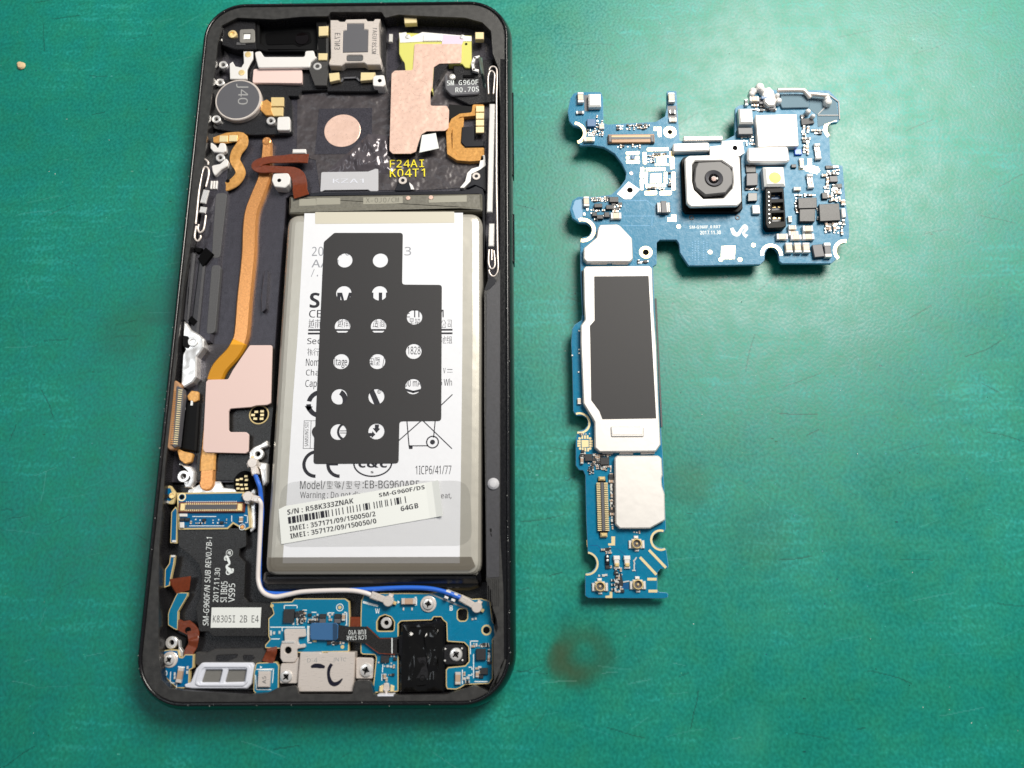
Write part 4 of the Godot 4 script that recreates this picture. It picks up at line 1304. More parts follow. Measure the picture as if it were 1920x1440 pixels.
	for p in [Vector2(-28.84, 40.13), Vector2(-27.83, 40.13)]:
		block(end, "dark_part", p, 0.9, 0.55, 4.4, 4.75, "chip_black", 0.06)
	specks(end, "solder_specks", [-27.42, 39.92, -19.91, 39.97, -20.02, 41.06, -27.32, 41.02], 9, 2, 4.4, 12, 0.75, 0.24)
	chip_part(end, "capacitor", Vector2(-17.59, 40.2), 0.65, 1.1, 4.4, 0.4, "ceramic")
	bars(end, "printed_line", [-17.11, 39.38, -16.5, 39.49, -16.5, 39.49, -16.39, 40.79, -16.39, 40.79, -16.8, 40.78], 0.13, 4.4, 4.42, "silk")
	ring(end, "printed_ring", Vector2(-17.34, 41.58), 0.48, 0.62, 4.4, 4.42, "silk")
	lathe(end, "gold_dot", Vector2(-17.29, 41.58), [0.36, 4.4, 0.34, 4.43, 0, 4.43], "copper", 14)
	lathe(end, "gold_dot", Vector2(-27.99, 41.41), [0.2, 4.4, 0.18, 4.44, 0, 4.44], "pad_grey", 12)
	var s := Shape.new()
	add_plate(s, rnd([-32.96, 33.87, -31.65, 33.68, -30.48, 35.11, -30.58, 36.12, -30.76, 37.33, -32, 37.22, -32.78, 36.51], 0.4), 4.0, 4.7, "laminate", 0.1)
	add_plate(s, rnd([-32.4, 34.28, -31.6, 34.19, -31.2, 35.1, -31.23, 36.72, -32.07, 36.51, -32.34, 35.9], 0.3), 4.7, 4.74, "mask_deep")
	s.lathe("gold", Vector2(-31, 35.63), [0.55, 4.7, 0.55, 5.1, 0.4, 5.1, 0.3, 4.9, 0, 4.9], 16)
	s.box("solder", Vector2(-31.85, 36.83), 0.7, 0.4, 0.2, 4.7, 4.85)
	s.box("chip_black", Vector2(-31.86, 35.73), 0.5, 0.7, 0.2, 4.7, 4.85)
	commit(s, o, "aerial_tab")
	# narrow blue strip down the side and its flexes
	pcb(o, "side_strip", [-30.48, 37.68, -30.01, 38.28, -29.58, 44.56, -30.8, 44.46, -31.19, 38.68], 3.5, 4.2, "mask_deep", 0.18)
	pcb(o, "side_strip", [-30.57, 46.72, -29.66, 46.82, -29.7, 48.38, -29.92, 50.13, -30.1, 52.25, -31.06, 52.63, -31.3, 49.35, -30.62, 48.18], 3.5, 4.2, "mask_deep", 0.18)
	for p in [Vector2(-30.08, 44.17), Vector2(-30.01, 46.92)]:
		block(o, "gold_contact", p, 0.75, 0.42, 4.0, 4.3, "white_metal", 0.05)
	var f := Shape.new()
	f.band("flex_brown", smooth([-28.31, 4.3, 50.82, -28.17, 4.2, 51.68, -27.72, 3.9, 53.42], 5), widths([4.0, 3.8, 2.4], 5), 0.25)
	commit(f, o, "side_flex")
	pcb(o, "side_strip", rnd([-28.61, 53.51, -26.72, 53.52, -26.75, 54.19, -28.17, 56.94, -27.94, 60.24, -28.65, 59.96, -29.81, 59.29, -30, 57.41, -29.88, 56.65, -29.02, 54.37], 0.2), 3.2, 3.9, "mask_blue", 0.14)
	plate(o, "side_flex", rnd([-28.04, 58.17, -27.11, 58.65, -26.04, 58.47, -24.98, 59.22, -24, 60.26, -24.07, 61.57, -26.19, 61, -28.04, 60.15], 0.3), 3.4, 3.88, "flex_brown", 0.05)
	lathe(o, "flex_hole", Vector2(-26.02, 60.2), [0.58, 3.86, 0.56, 3.9, 0, 3.9], "slot_dark", 18)
	var g := Shape.new()
	g.band("flex_brown", smooth([-25.18, 3.9, 60.26, -24.95, 3.95, 61.37, -24.8, 4.15, 62.11, -24.99, 3.95, 63.05, -25.3, 4.2, 63.77, -25.38, 4.3, 64.59], 6), widths([2.4, 2.0, 1.85, 1.8, 1.8, 1.8], 6), 0.2)
	commit(g, o, "side_flex")
	plate(o, "black_shelf", rnd([-31.47, 57.24, -28.53, 60.67, -26.27, 61.62, -26.67, 63.48, -28.19, 64.03, -31.21, 63.46], 0.6), 2.4, 3.1, "deep_black", 0.2)
	boss(o, Vector2(-28.86, 62.38), 1.1, 4.0)
	# corner board with a screw
	var corner := pcb(o, "corner_board", rnd([-30.75, 65.01, -30.1, 63.73, -28.85, 63.55, -27.28, 63.65, -26.97, 64.85, -26.37, 64.94, -25.94, 64.39, -24.38, 64.4, -24.25, 66.78, -24.9, 67.05, -24.7, 70.14, -26.92, 70.13, -28.92, 68.49, -29.78, 67.76, -30.16, 66.85, -30.14, 66.12], 0.25), 3.4, 4.4, "mask_deep", 0.16)
	label(corner, "small blue board in the bottom corner, held by a screw")
	screw(corner, Vector2(-28.59, 65.28), 1.0, 4.75, 0.42)
	ring(corner, "printed_ring", Vector2(-29.49, 67.67), 0.5, 0.66, 4.4, 4.42, "silk")
	lathe(corner, "gold_dot", Vector2(-29.49, 67.67), [0.36, 4.4, 0.34, 4.43, 0, 4.43], "copper", 14)
	bars(corner, "printed_line", [-28.26, 67.4, -28.17, 69.22, -28.17, 69.22, -27.2, 69.31, -27, 69.31, -26.92, 70.13, -26.91, 70.22, -25.84, 70.31, -27, 66.5, -25.82, 66.59], 0.13, 4.4, 4.42, "silk")
	chip_part(corner, "spring_contact", Vector2(-26.39, 67.91), 1.0, 2.6, 4.4, 0.6, "ceramic", 0.1, "steel")
	for p in [Vector2(-25.24, 66.67), Vector2(-25.26, 67.48), Vector2(-27.46, 67.75), Vector2(-27.4, 68.38)]:
		block(corner, "solder_pad", p, 0.34, 0.55, 4.4, 4.6, "solder", 0.08)
	plate(o, "metal_ear", [-27.64, 61.9, -27.33, 62.09, -27.12, 63.2, -26.56, 63.95, -26.46, 64.87, -27.07, 64.68, -27.37, 63.57], 3.2, 4.1, "cast_metal", 0.08)
	arc(o, "gold_edge", Vector2(-29.11, 70.13), 0.85, 1.15, 240, 360, 3.0, 3.6, "pale_gold")
	# loudspeaker and its gasket
	plate(o, "speaker_case", rnd([-24.37, 63.99, -22.4, 64.18, -20.89, 63.54, -11.3, 63.49, -11.07, 66.63, -13.41, 66.62, -14.41, 66.25, -23.33, 66.76, -24.37, 66.02], 0.4), 2.4, 3.8, "grey_plastic", 0.2)
	plate(o, "speaker_case", rnd([-20.49, 64.54, -16.41, 64.37, -16.56, 64.92, -18.25, 65.65, -20.39, 65.64], 0.4), 3.7, 4.0, "black_plastic", 0.12)
	plate(o, "speaker_case", rnd([-15.61, 64.56, -13.66, 64.57, -13.23, 65.12, -14.16, 65.67, -15.34, 65.48], 0.4), 3.7, 4.0, "black_plastic", 0.12)
	var gasket := plate(o, "speaker_gasket", rnd([-22.64, 65.81, -13.45, 65.86, -13.12, 66.49, -13.46, 69.57, -14.07, 70.28, -23.86, 70.24, -25.32, 70.06, -25.47, 69.52, -24.35, 69.16, -23.61, 66.9], 0.6), 3.4, 4.8, "gasket", 0.2, [rnd([-21.86, 67, -18.77, 67.01, -19.16, 69.18, -22.43, 69.17], 0.2), rnd([-17.71, 67.02, -14.42, 67.03, -14.65, 69.11, -18.2, 69.19], 0.2)])
	label(gasket, "white rounded loudspeaker gasket with two mesh windows")
	plate(gasket, "gasket_lip", rnd([-22.28, 66.17, -13.97, 66.21, -13.65, 66.66, -13.93, 69.19, -14.65, 69.82, -22.72, 69.79, -23.52, 69.42, -22.99, 66.8], 0.6), 4.8, 5.0, "gasket", 0.1, [rnd([-21.95, 66.63, -14.23, 66.66, -14.4, 69.28, -22.75, 69.43, -22.98, 68.97, -22.4, 66.99], 0.4)])
	plate(gasket, "backing", [-23.13, 66.71, -14.4, 66.74, -14.56, 69.65, -23.05, 69.61], 3.6, 4.2, "chip_grey")
	var wire := Shape.new()
	for q in [[-21.98, 67.16, -19.08, 67.17, -19.48, 69.16, -22.57, 69.15], [-17.82, 67.17, -14.72, 67.19, -14.94, 69.18, -18.32, 69.17]]:
		var p := pv(q)
		for n in 17:
			var t := n / 16.0
			var a := p[0].lerp(p[1], t)
			var b := p[3].lerp(p[2], t)
			wire.box("mesh_grey", (a + b) / 2.0, 0.11, a.distance_to(b), (b - a).angle() - PI / 2.0, 4.2, 4.3)
		for n in 12:
			var t := n / 11.0
			var a := p[0].lerp(p[3], t)
			var b := p[1].lerp(p[2], t)
			wire.box("mesh_grey", (a + b) / 2.0, a.distance_to(b), 0.11, (b - a).angle(), 4.22, 4.32)
	stuff(commit(wire, gasket, "wire_mesh"))
	# microphone
	var fx := Shape.new()
	fx.band("flex_brown", smooth([-10.19, 4.6, 63.25, -10.1, 4.7, 63.98, -10.41, 4.5, 64.73, -10.72, 4.5, 65.83], 5), widths([1.9, 1.9, 2.0, 2.3], 5), 0.2)
	commit(fx, o, "microphone_flex")
	var mic := pcb(o, "microphone_board", rnd([-12.84, 65.91, -9.17, 65.74, -8.64, 66.38, -8.44, 70.73, -10.52, 71.26, -12.25, 71.25, -12.96, 70.71, -13.1, 67.64], 0.4), 3.5, 4.5, "mask_blue", 0.16)
	label(mic, "small blue board carrying a square silver microphone")
	block(mic, "microphone", Vector2(-11.01, 68.65), 2.21, 2.71, 4.5, 5.2, "steel", 0.15)
	print_text(mic, "print", "A5", [-10.53, 69.37, -10.62, 68.11, -11.2, 69.37], 5.22, "pad_grey", "mono")
	bars(mic, "printed_line", [-12.66, 67, -9.57, 66.93, -9.57, 66.93, -9.6, 69.28, -12.78, 68, -12.4, 70.44, -12.4, 70.44, -9.81, 70.46, -12.27, 67.1, -9.85, 67.11], 0.14, 4.5, 4.52, "silk")
	lathe(mic, "printed_dot", Vector2(-11.92, 66.64), [0.28, 4.5, 0.26, 4.53, 0, 4.53], "silk", 3)


func pcb(parent: Node, called: String, a, h0: float, h1: float, mask: String, border: float, holes := []) -> MeshInstance3D:
	# Bare laminate edge with the coloured solder mask lying a little inside it.
	var s := Shape.new()
	var wide := []
	for q in holes:
		wide.append(Scene.inset(Scene.turned(pv(q), true), border))
	add_plate(s, a, h0, h1 - 0.03, "laminate", 0.0, holes)
	add_plate(s, Scene.inset(Scene.turned(pv(a)), border), h1 - 0.03, h1, mask, 0.0, wide)
	return commit(s, parent, called)


func make_charging_board(o: Node3D) -> void:
	var left := pcb(o, "charging_board", rnd([-11.01, 55.31, -7.06, 55.23, -6.6, 54.66, 2.78, 54.71, 3.6, 55.29, 3.84, 58.31, 3.91, 64.07, -5.22, 64.21, -8.87, 63.46, -11.41, 63.35, -11.45, 62.8, -10.64, 61.87, -10.97, 61.32, -11.19, 58.23, -10.27, 57.39], 0.25), 3.4, 4.4, "mask_blue", 0.18)
	label(left, "blue charging board half beside the white sticker")
	var right := pcb(o, "charging_board", rnd([5.77, 55.2, 6.3, 53.78, 18.35, 53.84, 22.09, 53.29, 26.25, 54.93, 27.93, 54.84, 29.6, 55.32, 30, 58.71, 30.88, 60.12, 30.87, 61.05, 30.1, 62.16, 30.1, 68.83, 29.43, 69.64, 25.11, 69.8, 24.26, 70.34, 23.49, 70.6, 21.86, 70.51, 21.66, 69.88, 21.62, 67.25, 22, 66.8, 25.08, 66.54, 25.75, 65.81, 25.64, 63.34, 24.85, 62.6, 21.74, 62.4, 21.59, 59.14, 20.9, 58.58, 20.6, 58.11, 19.22, 58.1, 18.94, 58.66, 13.27, 58.82, 12.79, 59.29, 13.15, 70.92, 8.84, 71.08, 8.52, 70.45, 8.71, 67.83, 8.9, 65.1, 8.59, 64.64, 6.45, 64.54, 6.05, 64.26, 5.8, 58.32], 0.3), 3.4, 4.4, "mask_blue", 0.18, [rnd([8.92, 60.48, 8.86, 58.89, 9.32, 58.05, 10.29, 57.68, 11.38, 58.06, 12, 58.91, 11.95, 60.49], 0.4), rnd([23.62, 57.09, 24.01, 56.71, 25.09, 56.72, 25.39, 57.1, 25.4, 58.41, 25.01, 58.78, 24.03, 58.78, 23.64, 58.4], 0.5)])
	label(right, "blue charging board half around the black audio jack")
	# left half
	block(left, "chip", Vector2(-7.3, 57.73), 1.97, 2.36, 4.4, 5.0, "chip_black", 0.06)
	bars(left, "printed_line", [-8.36, 56.46, -8.4, 55.89, -8.4, 55.89, -6.03, 55.9, -6.03, 55.9, -6, 56.37, -8.1, 58.9, -6.73, 58.91, -10.69, 59.73, -4.42, 59.76, -8.53, 59.84, -8.49, 60.4, -10.35, 61.78, -8.89, 61.79, -3.84, 59.58, -3.67, 62.46, -3.67, 62.46, -2.99, 62.47, 3.2, 57.17, 3.3, 59.43, 2.8, 57.17, 3.2, 57.17, 3.1, 59.43, 3.4, 59.43, -4.9, 56.76, -4.21, 56.76, -3.2, 57.14, -2.41, 57.15, -0.14, 57.25, 0.84, 57.26], 0.16, 4.4, 4.42, "silk")
	plate(left, "printed_bar", [-3.84, 59.58, -3.45, 59.58, -3.3, 62.19, -3.69, 62.19], 4.4, 4.425, "silk")
	specks(left, "solder_specks", [-6.16, 56.94, -4.39, 56.95, -4.27, 59.02, -6.03, 59.01], 4, 4, 4.4, 3, 0.8, 0.3)
	specks(left, "solder_specks", [-3.68, 57.33, -1.91, 57.34, -1.82, 59.03, -3.58, 59.02], 4, 4, 4.4, 23, 0.9, 0.26)
	for q in [[Vector2(-1.1, 57.81), 1], [Vector2(1.65, 57.83), 2]]:
		block(left, "chip", q[0], 1.15, 0.75, 4.4, 4.9, "chip_black", 0.06)
		block(left, "chip", q[0] + Vector2(0, 0.85), 1.15, 0.75, 4.4, 4.9, "chip_grey", 0.06)
	chip_part(left, "capacitor", Vector2(2.74, 58.02), 0.6, 1.3, 4.4, 0.5, "ceramic")
	chip_part(left, "capacitor", Vector2(0.31, 58.48), 0.6, 0.4, 4.4, 0.3, "ceramic")
	for p in [Vector2(-0.23, 57.53), Vector2(0.55, 57.44), Vector2(0.09, 57.91), Vector2(-6.52, 59.1), Vector2(-5.73, 59.1), Vector2(-10.54, 60.57), Vector2(-10.51, 60.95), Vector2(-9.94, 60.76), Vector2(-8.96, 60.67)]:
		block(left, "solder_pad", p, 0.38, 0.55, 4.4, 4.55, "solder", 0.08)
	ring(left, "printed_ring", Vector2(1.88, 56.32), 0.52, 0.72, 4.4, 4.42, "silk")
	for p in [Vector2(1.88, 56.32), Vector2(-10.67, 55.97), Vector2(2.7, 63.23)]:
		lathe(left, "gold_dot", p, [0.34, 4.4, 0.32, 4.43, 0, 4.43], "laminate", 14)
	dots(left, "plated_holes", [-6.19, 55.05, 2.51, 55.09, 3.22, 55.66, 3.42, 57.83], 0.07, 4.4, 4.408, "trace_blue", 0.42)
	specks(left, "solder_specks", [0.02, 62.3, 3.05, 62.31, 3.07, 62.77, 0.05, 62.76], 7, 1, 4.4, 5, 0.85, 0.24)
	block(left, "gold_pad", Vector2(-2.42, 62.19), 0.7, 0.35, 4.4, 4.5, "gold", 0.05)
	# bracket of sheet steel
	var br := plate(o, "steel_bracket", rnd([-7.97, 60.26, -7.7, 59.98, -4.09, 60, -3.91, 61.39, -5.27, 61.47, -5.32, 62.21, -5.09, 62.76, -4.03, 62.58, -3.8, 63.23, -5.05, 63.41, -5.43, 63.59, -5.24, 65.05, -5.67, 65.78, -7.8, 65.77, -8.33, 65.04, -8.45, 63.21, -8.23, 62.2, -7.75, 62.11], 0.3), 4.45, 5.1, "steel", 0.1, [circle(Vector2(-7.01, 63.72), 0.62, 16)])
	label(br, "thin steel bracket with a round hole")
	bar(br, "bend", Vector2(-8.22, 62.29), Vector2(-5.89, 62.3), 0.4, 5.1, 5.25, "bright_steel", 0.1)
	lathe(o, "bracket_bore", Vector2(-7.04, 63.73), [0.7, 4.4, 0.66, 4.6, 0, 4.6], "slot_dark", 16)
	# charging socket
	var usb := plate(o, "charging_socket", rnd([-4.65, 64, -0.99, 64.01, -0.79, 64.2, 0.17, 64.2, 0.36, 64.02, 5.26, 64.04, 5.28, 70.79, -4.81, 70.75], 0.25), 3.0, 5.7, "steel", 0.18)
	label(usb, "square steel charging socket with a marker stroke on it")
	print_text(usb, "engraving", "D-4", [-3.23, 65.74, -1.4, 65.75, -3.27, 65.01], 5.71, "pad_light")
	print_text(usb, "engraving", "JNTC", [1.38, 65.76, 3.78, 65.77, 1.34, 64.94], 5.71, "pad_light")
	var pen := Shape.new()
	pen.band("ink_blue", smooth([-2.5, 5.71, 66.56, -1.85, 5.71, 66.33, -0.88, 5.71, 66.38, -0.01, 5.71, 66.57], 5), widths([0.35, 0.75, 0.8, 0.4], 5), 0.01)
	pen.band("ink_blue", smooth([1.21, 5.71, 66.03, 0.77, 5.71, 66.84, 0.74, 5.71, 68.01, 1.18, 5.71, 69.09, 1.86, 5.71, 69.45, 2.61, 5.71, 69.19, 3.25, 5.71, 68.52], 5), widths([0.6, 0.6, 0.55, 0.75, 0.75, 0.6, 0.2], 5), 0.01)
	commit(pen, usb, "marker_stroke")
	plate(usb, "socket_ear", rnd([5.34, 65.03, 8.24, 65.13, 8.54, 65.5, 8.47, 68.67, 5.49, 68.66], 0.3), 4.0, 4.9, "steel", 0.12)
	plate(usb, "socket_ear", rnd([-8.13, 65.97, -5.72, 65.89, -5.21, 64.89, -4.89, 65.25, -5.02, 69.42, -8.19, 69.41, -8.29, 66.51], 0.3), 4.0, 4.9, "steel", 0.12)
	screw(o, Vector2(-7.04, 68.23), 1.1, 5.0)
	screw(o, Vector2(7.28, 67.21), 1.2, 5.0)
	plate(o, "socket_shelf", rnd([-8.85, 69.8, -5.37, 69.82, -5.28, 71.35, -8.74, 71.34], 0.3), 2.4, 4.0, "grey_plastic", 0.2)
	plate(o, "socket_shelf", rnd([5.25, 68.93, 8.53, 68.94, 8.62, 71.47, 5.16, 71.46], 0.3), 2.4, 4.2, "grey_plastic", 0.2)
	# flex to the other half
	plate(o, "brown_neck", [3.78, 58.03, 5.75, 58.04, 5.83, 60.01, 3.87, 60], 3.6, 4.2, "flex_brown", 0.08)
	var cover := plate(o, "flex_plug", rnd([-3.25, 59.35, -2.98, 58.98, 1.51, 59, 1.91, 59.38, 1.93, 61.69, 1.56, 62.06, -2.81, 61.95, -3.12, 61.57], 0.3), 4.6, 5.15, "trace_plug", 0.1)
	label(cover, "dull blue flat plug of the black flex")
	plate(cover, "plug_end", [0.92, 59.09, 1.51, 59.09, 1.82, 59.47, 1.83, 61.6, 1.56, 61.97, 1.07, 61.96], 5.15, 5.18, "plug_dark")
	var lcn := plate(o, "jack_flex", rnd([1.59, 59.29, 3.76, 59.67, 7.26, 59.69, 9.57, 61.64, 13.06, 61.57, 13.16, 64.6, 9.38, 64.3, 7, 62.64, 3.88, 62.26, 1.73, 61.97], 0.3), 4.7, 5.0, "flex_black", 0.06)
	label(lcn, "black flex with upside-down white printing")
	print_text(lcn, "print", "LCN STAR", [7.08, 61.17, 3.52, 61.25, 7.09, 61.91], 5.015, "silk")
	print_text(lcn, "print", "EUR V10", [6.97, 60.2, 3.81, 60.28, 7.01, 60.99], 5.015, "silk")
	bar(lcn, "printed_line", Vector2(11.79, 61.66), Vector2(11.88, 64.32), 0.18, 5.0, 5.015, "silk")
	bars(lcn, "amber_edge", [7.15, 59.69, 9.46, 61.74, 9.46, 61.74, 11.7, 61.75, 7.07, 62.65, 9.46, 64.31, 9.46, 64.31, 12.37, 64.51], 0.14, 4.7, 5.005, "flex_brown")
	# right half
	screw(right, Vector2(18.23, 55.78), 1.05, 4.85, 0.42)
	chip_part(right, "spring_contact", Vector2(14.66, 55.28), 2.7, 1.15, 4.4, 0.8, "ceramic", 0.0, "steel")
	bars(right, "printed_line", [16, 54.59, 16.04, 56.01, 15.71, 54.59, 16, 54.59, 15.74, 56.01, 16.04, 56.01], 0.16, 4.4, 4.42, "silk")
	for p in [Vector2(13.65, 56.66), Vector2(15.22, 56.67)]:
		block(right, "solder_pad", p, 0.3, 0.55, 4.4, 4.55, "solder", 0.06)
	lathe(right, "printed_dot", Vector2(12.67, 55.43), [0.32, 4.4, 0.3, 4.42, 0, 4.42], "silk", 3)
	print_text(right, "print", "W", [8.46, 57.39, 9.3, 57.39, 8.43, 56.54], 4.415, "silk", "bold")
	print_text(right, "print", "B", [22.15, 56.99, 22.74, 56.99, 22.13, 56.04], 4.415, "silk", "bold")
	bars(right, "printed_line", [6.16, 55.3, 8.85, 55.98, 6.17, 55.49, 8.86, 56.16], 0.2, 4.4, 4.42, "silk")
	bars(right, "printed_line", [18.45, 53.94, 25.38, 56.72, 21.8, 53.29, 26.16, 55.02], 0.25, 4.4, 4.425, "pad_light")
	boss(o, Vector2(10.57, 59.08), 1.0, 4.6)
	plate(o, "boss_pit", [8.65, 60.64, 8.54, 57.62, 11.9, 57.64, 11.99, 60.65], 2.4, 3.2, "deep_black")
	ring(right, "gold_ring", Vector2(28.93, 60.44), 0.62, 0.98, 4.4, 4.44, "laminate")
	lathe(right, "board_hole", Vector2(28.93, 60.44), [0.62, 4.39, 0.56, 4.435, 0, 4.435], "slot_dark", 16)
	dots(right, "plated_holes", [12.73, 57.41, 16.76, 57.43, 12.86, 58.44, 18.74, 58.47, 8.25, 58.14, 8.51, 60.01, 9.43, 61.04, 11.58, 61.05, 20.88, 57.45, 22.06, 57.64, 22.27, 58.77, 22.5, 61.38, 22.9, 62.12, 26.21, 62.14, 26.58, 58.89, 28.34, 58.99, 29.5, 56.17, 29.7, 58.25, 10.17, 54.28, 12.44, 54.29, 24.04, 59.34, 25.8, 59.35], 0.07, 4.4, 4.408, "trace_blue", 0.42)
	block(right, "chip", Vector2(27.97, 64.59), 1.74, 1.93, 4.4, 5.0, "chip_black", 0.06)
	block(right, "chip", Vector2(28.56, 67.46), 1.35, 1.09, 4.4, 4.95, "chip_black", 0.06)
	bars(right, "printed_line", [26.02, 62.32, 26.03, 64.53, 26.02, 62.32, 27.38, 62.33, 26.61, 64.63, 26.64, 68.64, 26.84, 69.27, 29.14, 69.28, 24.61, 67.27, 24.63, 69.62, 25.76, 66.82, 26.34, 66.82, 26.34, 66.82, 26.34, 67.27, 25.68, 68.18, 26.35, 68.18, 26.35, 68.18, 26.35, 67.91], 0.15, 4.4, 4.42, "silk")
	chip_part(right, "spring_contact", Vector2(23.84, 68.67), 1.0, 2.1, 4.4, 0.6, "ceramic", 0.0, "steel")
	specks(right, "solder_specks", [26.31, 62.69, 29.32, 62.71, 29.32, 63.35, 26.31, 63.34], 6, 2, 4.4, 31, 0.75, 0.28)
	specks(right, "solder_specks", [29.13, 63.81, 29.81, 63.82, 29.81, 66.2, 29.13, 66.19], 1, 5, 4.4, 32, 0.9, 0.3)
	specks(right, "solder_specks", [24.7, 67.09, 25.86, 67.09, 25.88, 69.63, 24.73, 69.62], 2, 4, 4.4, 33, 0.7, 0.32)
	specks(right, "solder_specks", [27.11, 66.55, 27.88, 66.55, 29.14, 68.74, 27.03, 68.91], 3, 3, 4.4, 34, 0.6, 0.3)
	chip_part(right, "capacitor", Vector2(27.31, 68), 0.55, 1.0, 4.4, 0.45, "ceramic")
	for p in [Vector2(26.38, 58.51), Vector2(26.96, 58.42)]:
		block(right, "solder_pad", p, 0.4, 0.4, 4.4, 4.6, "solder", 0.08)
	# column left of the jack
	block(right, "chip", Vector2(10.6, 65.33), 1.45, 1.19, 4.4, 4.85, "chip_black", 0.06)
	specks(right, "solder_specks", [9.17, 64.55, 12.56, 64.56, 12.62, 66.3, 9.23, 66.29], 6, 3, 4.4, 41, 0.35, 0.26)
	specks(right, "solder_specks", [10.2, 66.29, 12.52, 66.3, 12.41, 69.03, 10.1, 69.02], 4, 4, 4.4, 42, 0.5, 0.3)
	chip_part(right, "capacitor", Vector2(10.66, 68.3), 0.5, 0.95, 4.4, 0.4, "ceramic")
	bars(right, "printed_line", [10.2, 66.29, 10.15, 67.57, 10.07, 67.93, 10.1, 69.02], 0.15, 4.4, 4.42, "silk")
	for q in [[9.76, 69.93, 10.42, 69.67, 10.37, 70.83, 9.7, 70.83], [11.76, 69.67, 12.44, 69.94, 12.38, 70.84, 11.71, 70.84]]:
		plate(right, "key_clip", q, 4.4, 4.9, "pale_gold", 0.1)
	plate(right, "key_clip", [10.51, 69.49, 10.99, 69.31, 11.47, 69.49, 11.6, 70.57, 11.23, 70.74, 11.15, 71.28, 10.86, 71.28, 10.75, 70.74, 10.36, 70.56], 4.4, 4.95, "steel", 0.12)
	bar(o, "white_strip", Vector2(9.78, 71.26), Vector2(12.61, 71.27), 0.3, 4.0, 6.7, "gasket", 0.08)
	# audio jack, black and shiny with spread glue
	var jack := plate(o, "audio_jack", rnd([13.4, 59.24, 13.78, 58.97, 19.23, 58.9, 19.51, 58.34, 20.58, 58.35, 20.98, 58.91, 21.38, 59.47, 21.47, 71.12, 13.38, 71.35, 13.18, 64.77, 12.4, 64.58, 12.31, 61.65, 13.27, 61.28], 0.6), 2.4, 5.0, "gloss_black", 0.4)
	label(jack, "shiny black audio jack smeared with glue")
	plate(jack, "jack_body", rnd([14.44, 59.69, 20.06, 59.53, 20.31, 62.48, 20.06, 69.72, 16.26, 70.15, 14.99, 65.65], 0.8), 5.0, 5.5, "wet_black", 0.3)
	plate(jack, "jack_block", rnd([16.36, 64.99, 18.56, 64.91, 18.54, 68.6, 16.26, 68.59], 0.2), 5.0, 5.7, "black_plastic", 0.1)
	for p in [Vector2(17.6, 66.01), Vector2(17.56, 68.44)]:
		lathe(jack, "dimple", p, [0.55, 5.68, 0.5, 5.72, 0.35, 5.7, 0, 5.69], "deep_black", 16)
	crumple(jack, "spread_glue", [13.82, 59.42, 21.01, 59.27, 21.2, 70.73, 13.77, 70.88], 44, 60, 5.25, 0.8, "wet_black", 15, 0.8, 0.4)
	crumple(jack, "spread_glue", [17.37, 60.35, 20.27, 60.18, 20.4, 67.66, 18.3, 67.65], 30, 60, 5.5, 0.7, "wet_black", 27, 1.3, 0.35)
	plate(jack, "jack_ear", rnd([21.21, 62.91, 24.7, 62.92, 25.38, 63.57, 25.4, 65.76, 24.73, 66.31, 21.27, 66.29], 0.6), 4.0, 4.8, "black_plastic", 0.1)
	for p in [Vector2(21.51, 63.64), Vector2(24.51, 63.57), Vector2(21.45, 65.65), Vector2(24.63, 65.58)]:
		lathe(jack, "solder_dot", p, [0.18, 4.8, 0.16, 4.86, 0, 4.9], "solder", 10)
	screw(o, Vector2(23.46, 64.57), 1.15, 4.95)
	plate(o, "corner_filler", rnd([30.18, 56.57, 31.26, 58.93, 31.65, 60.52, 31.06, 62.19, 30.28, 62.37, 31.06, 60.8, 29.88, 58.45], 0.2), 3.0, 6.0, "grey_plastic", 0.3)
	make_cables(o)


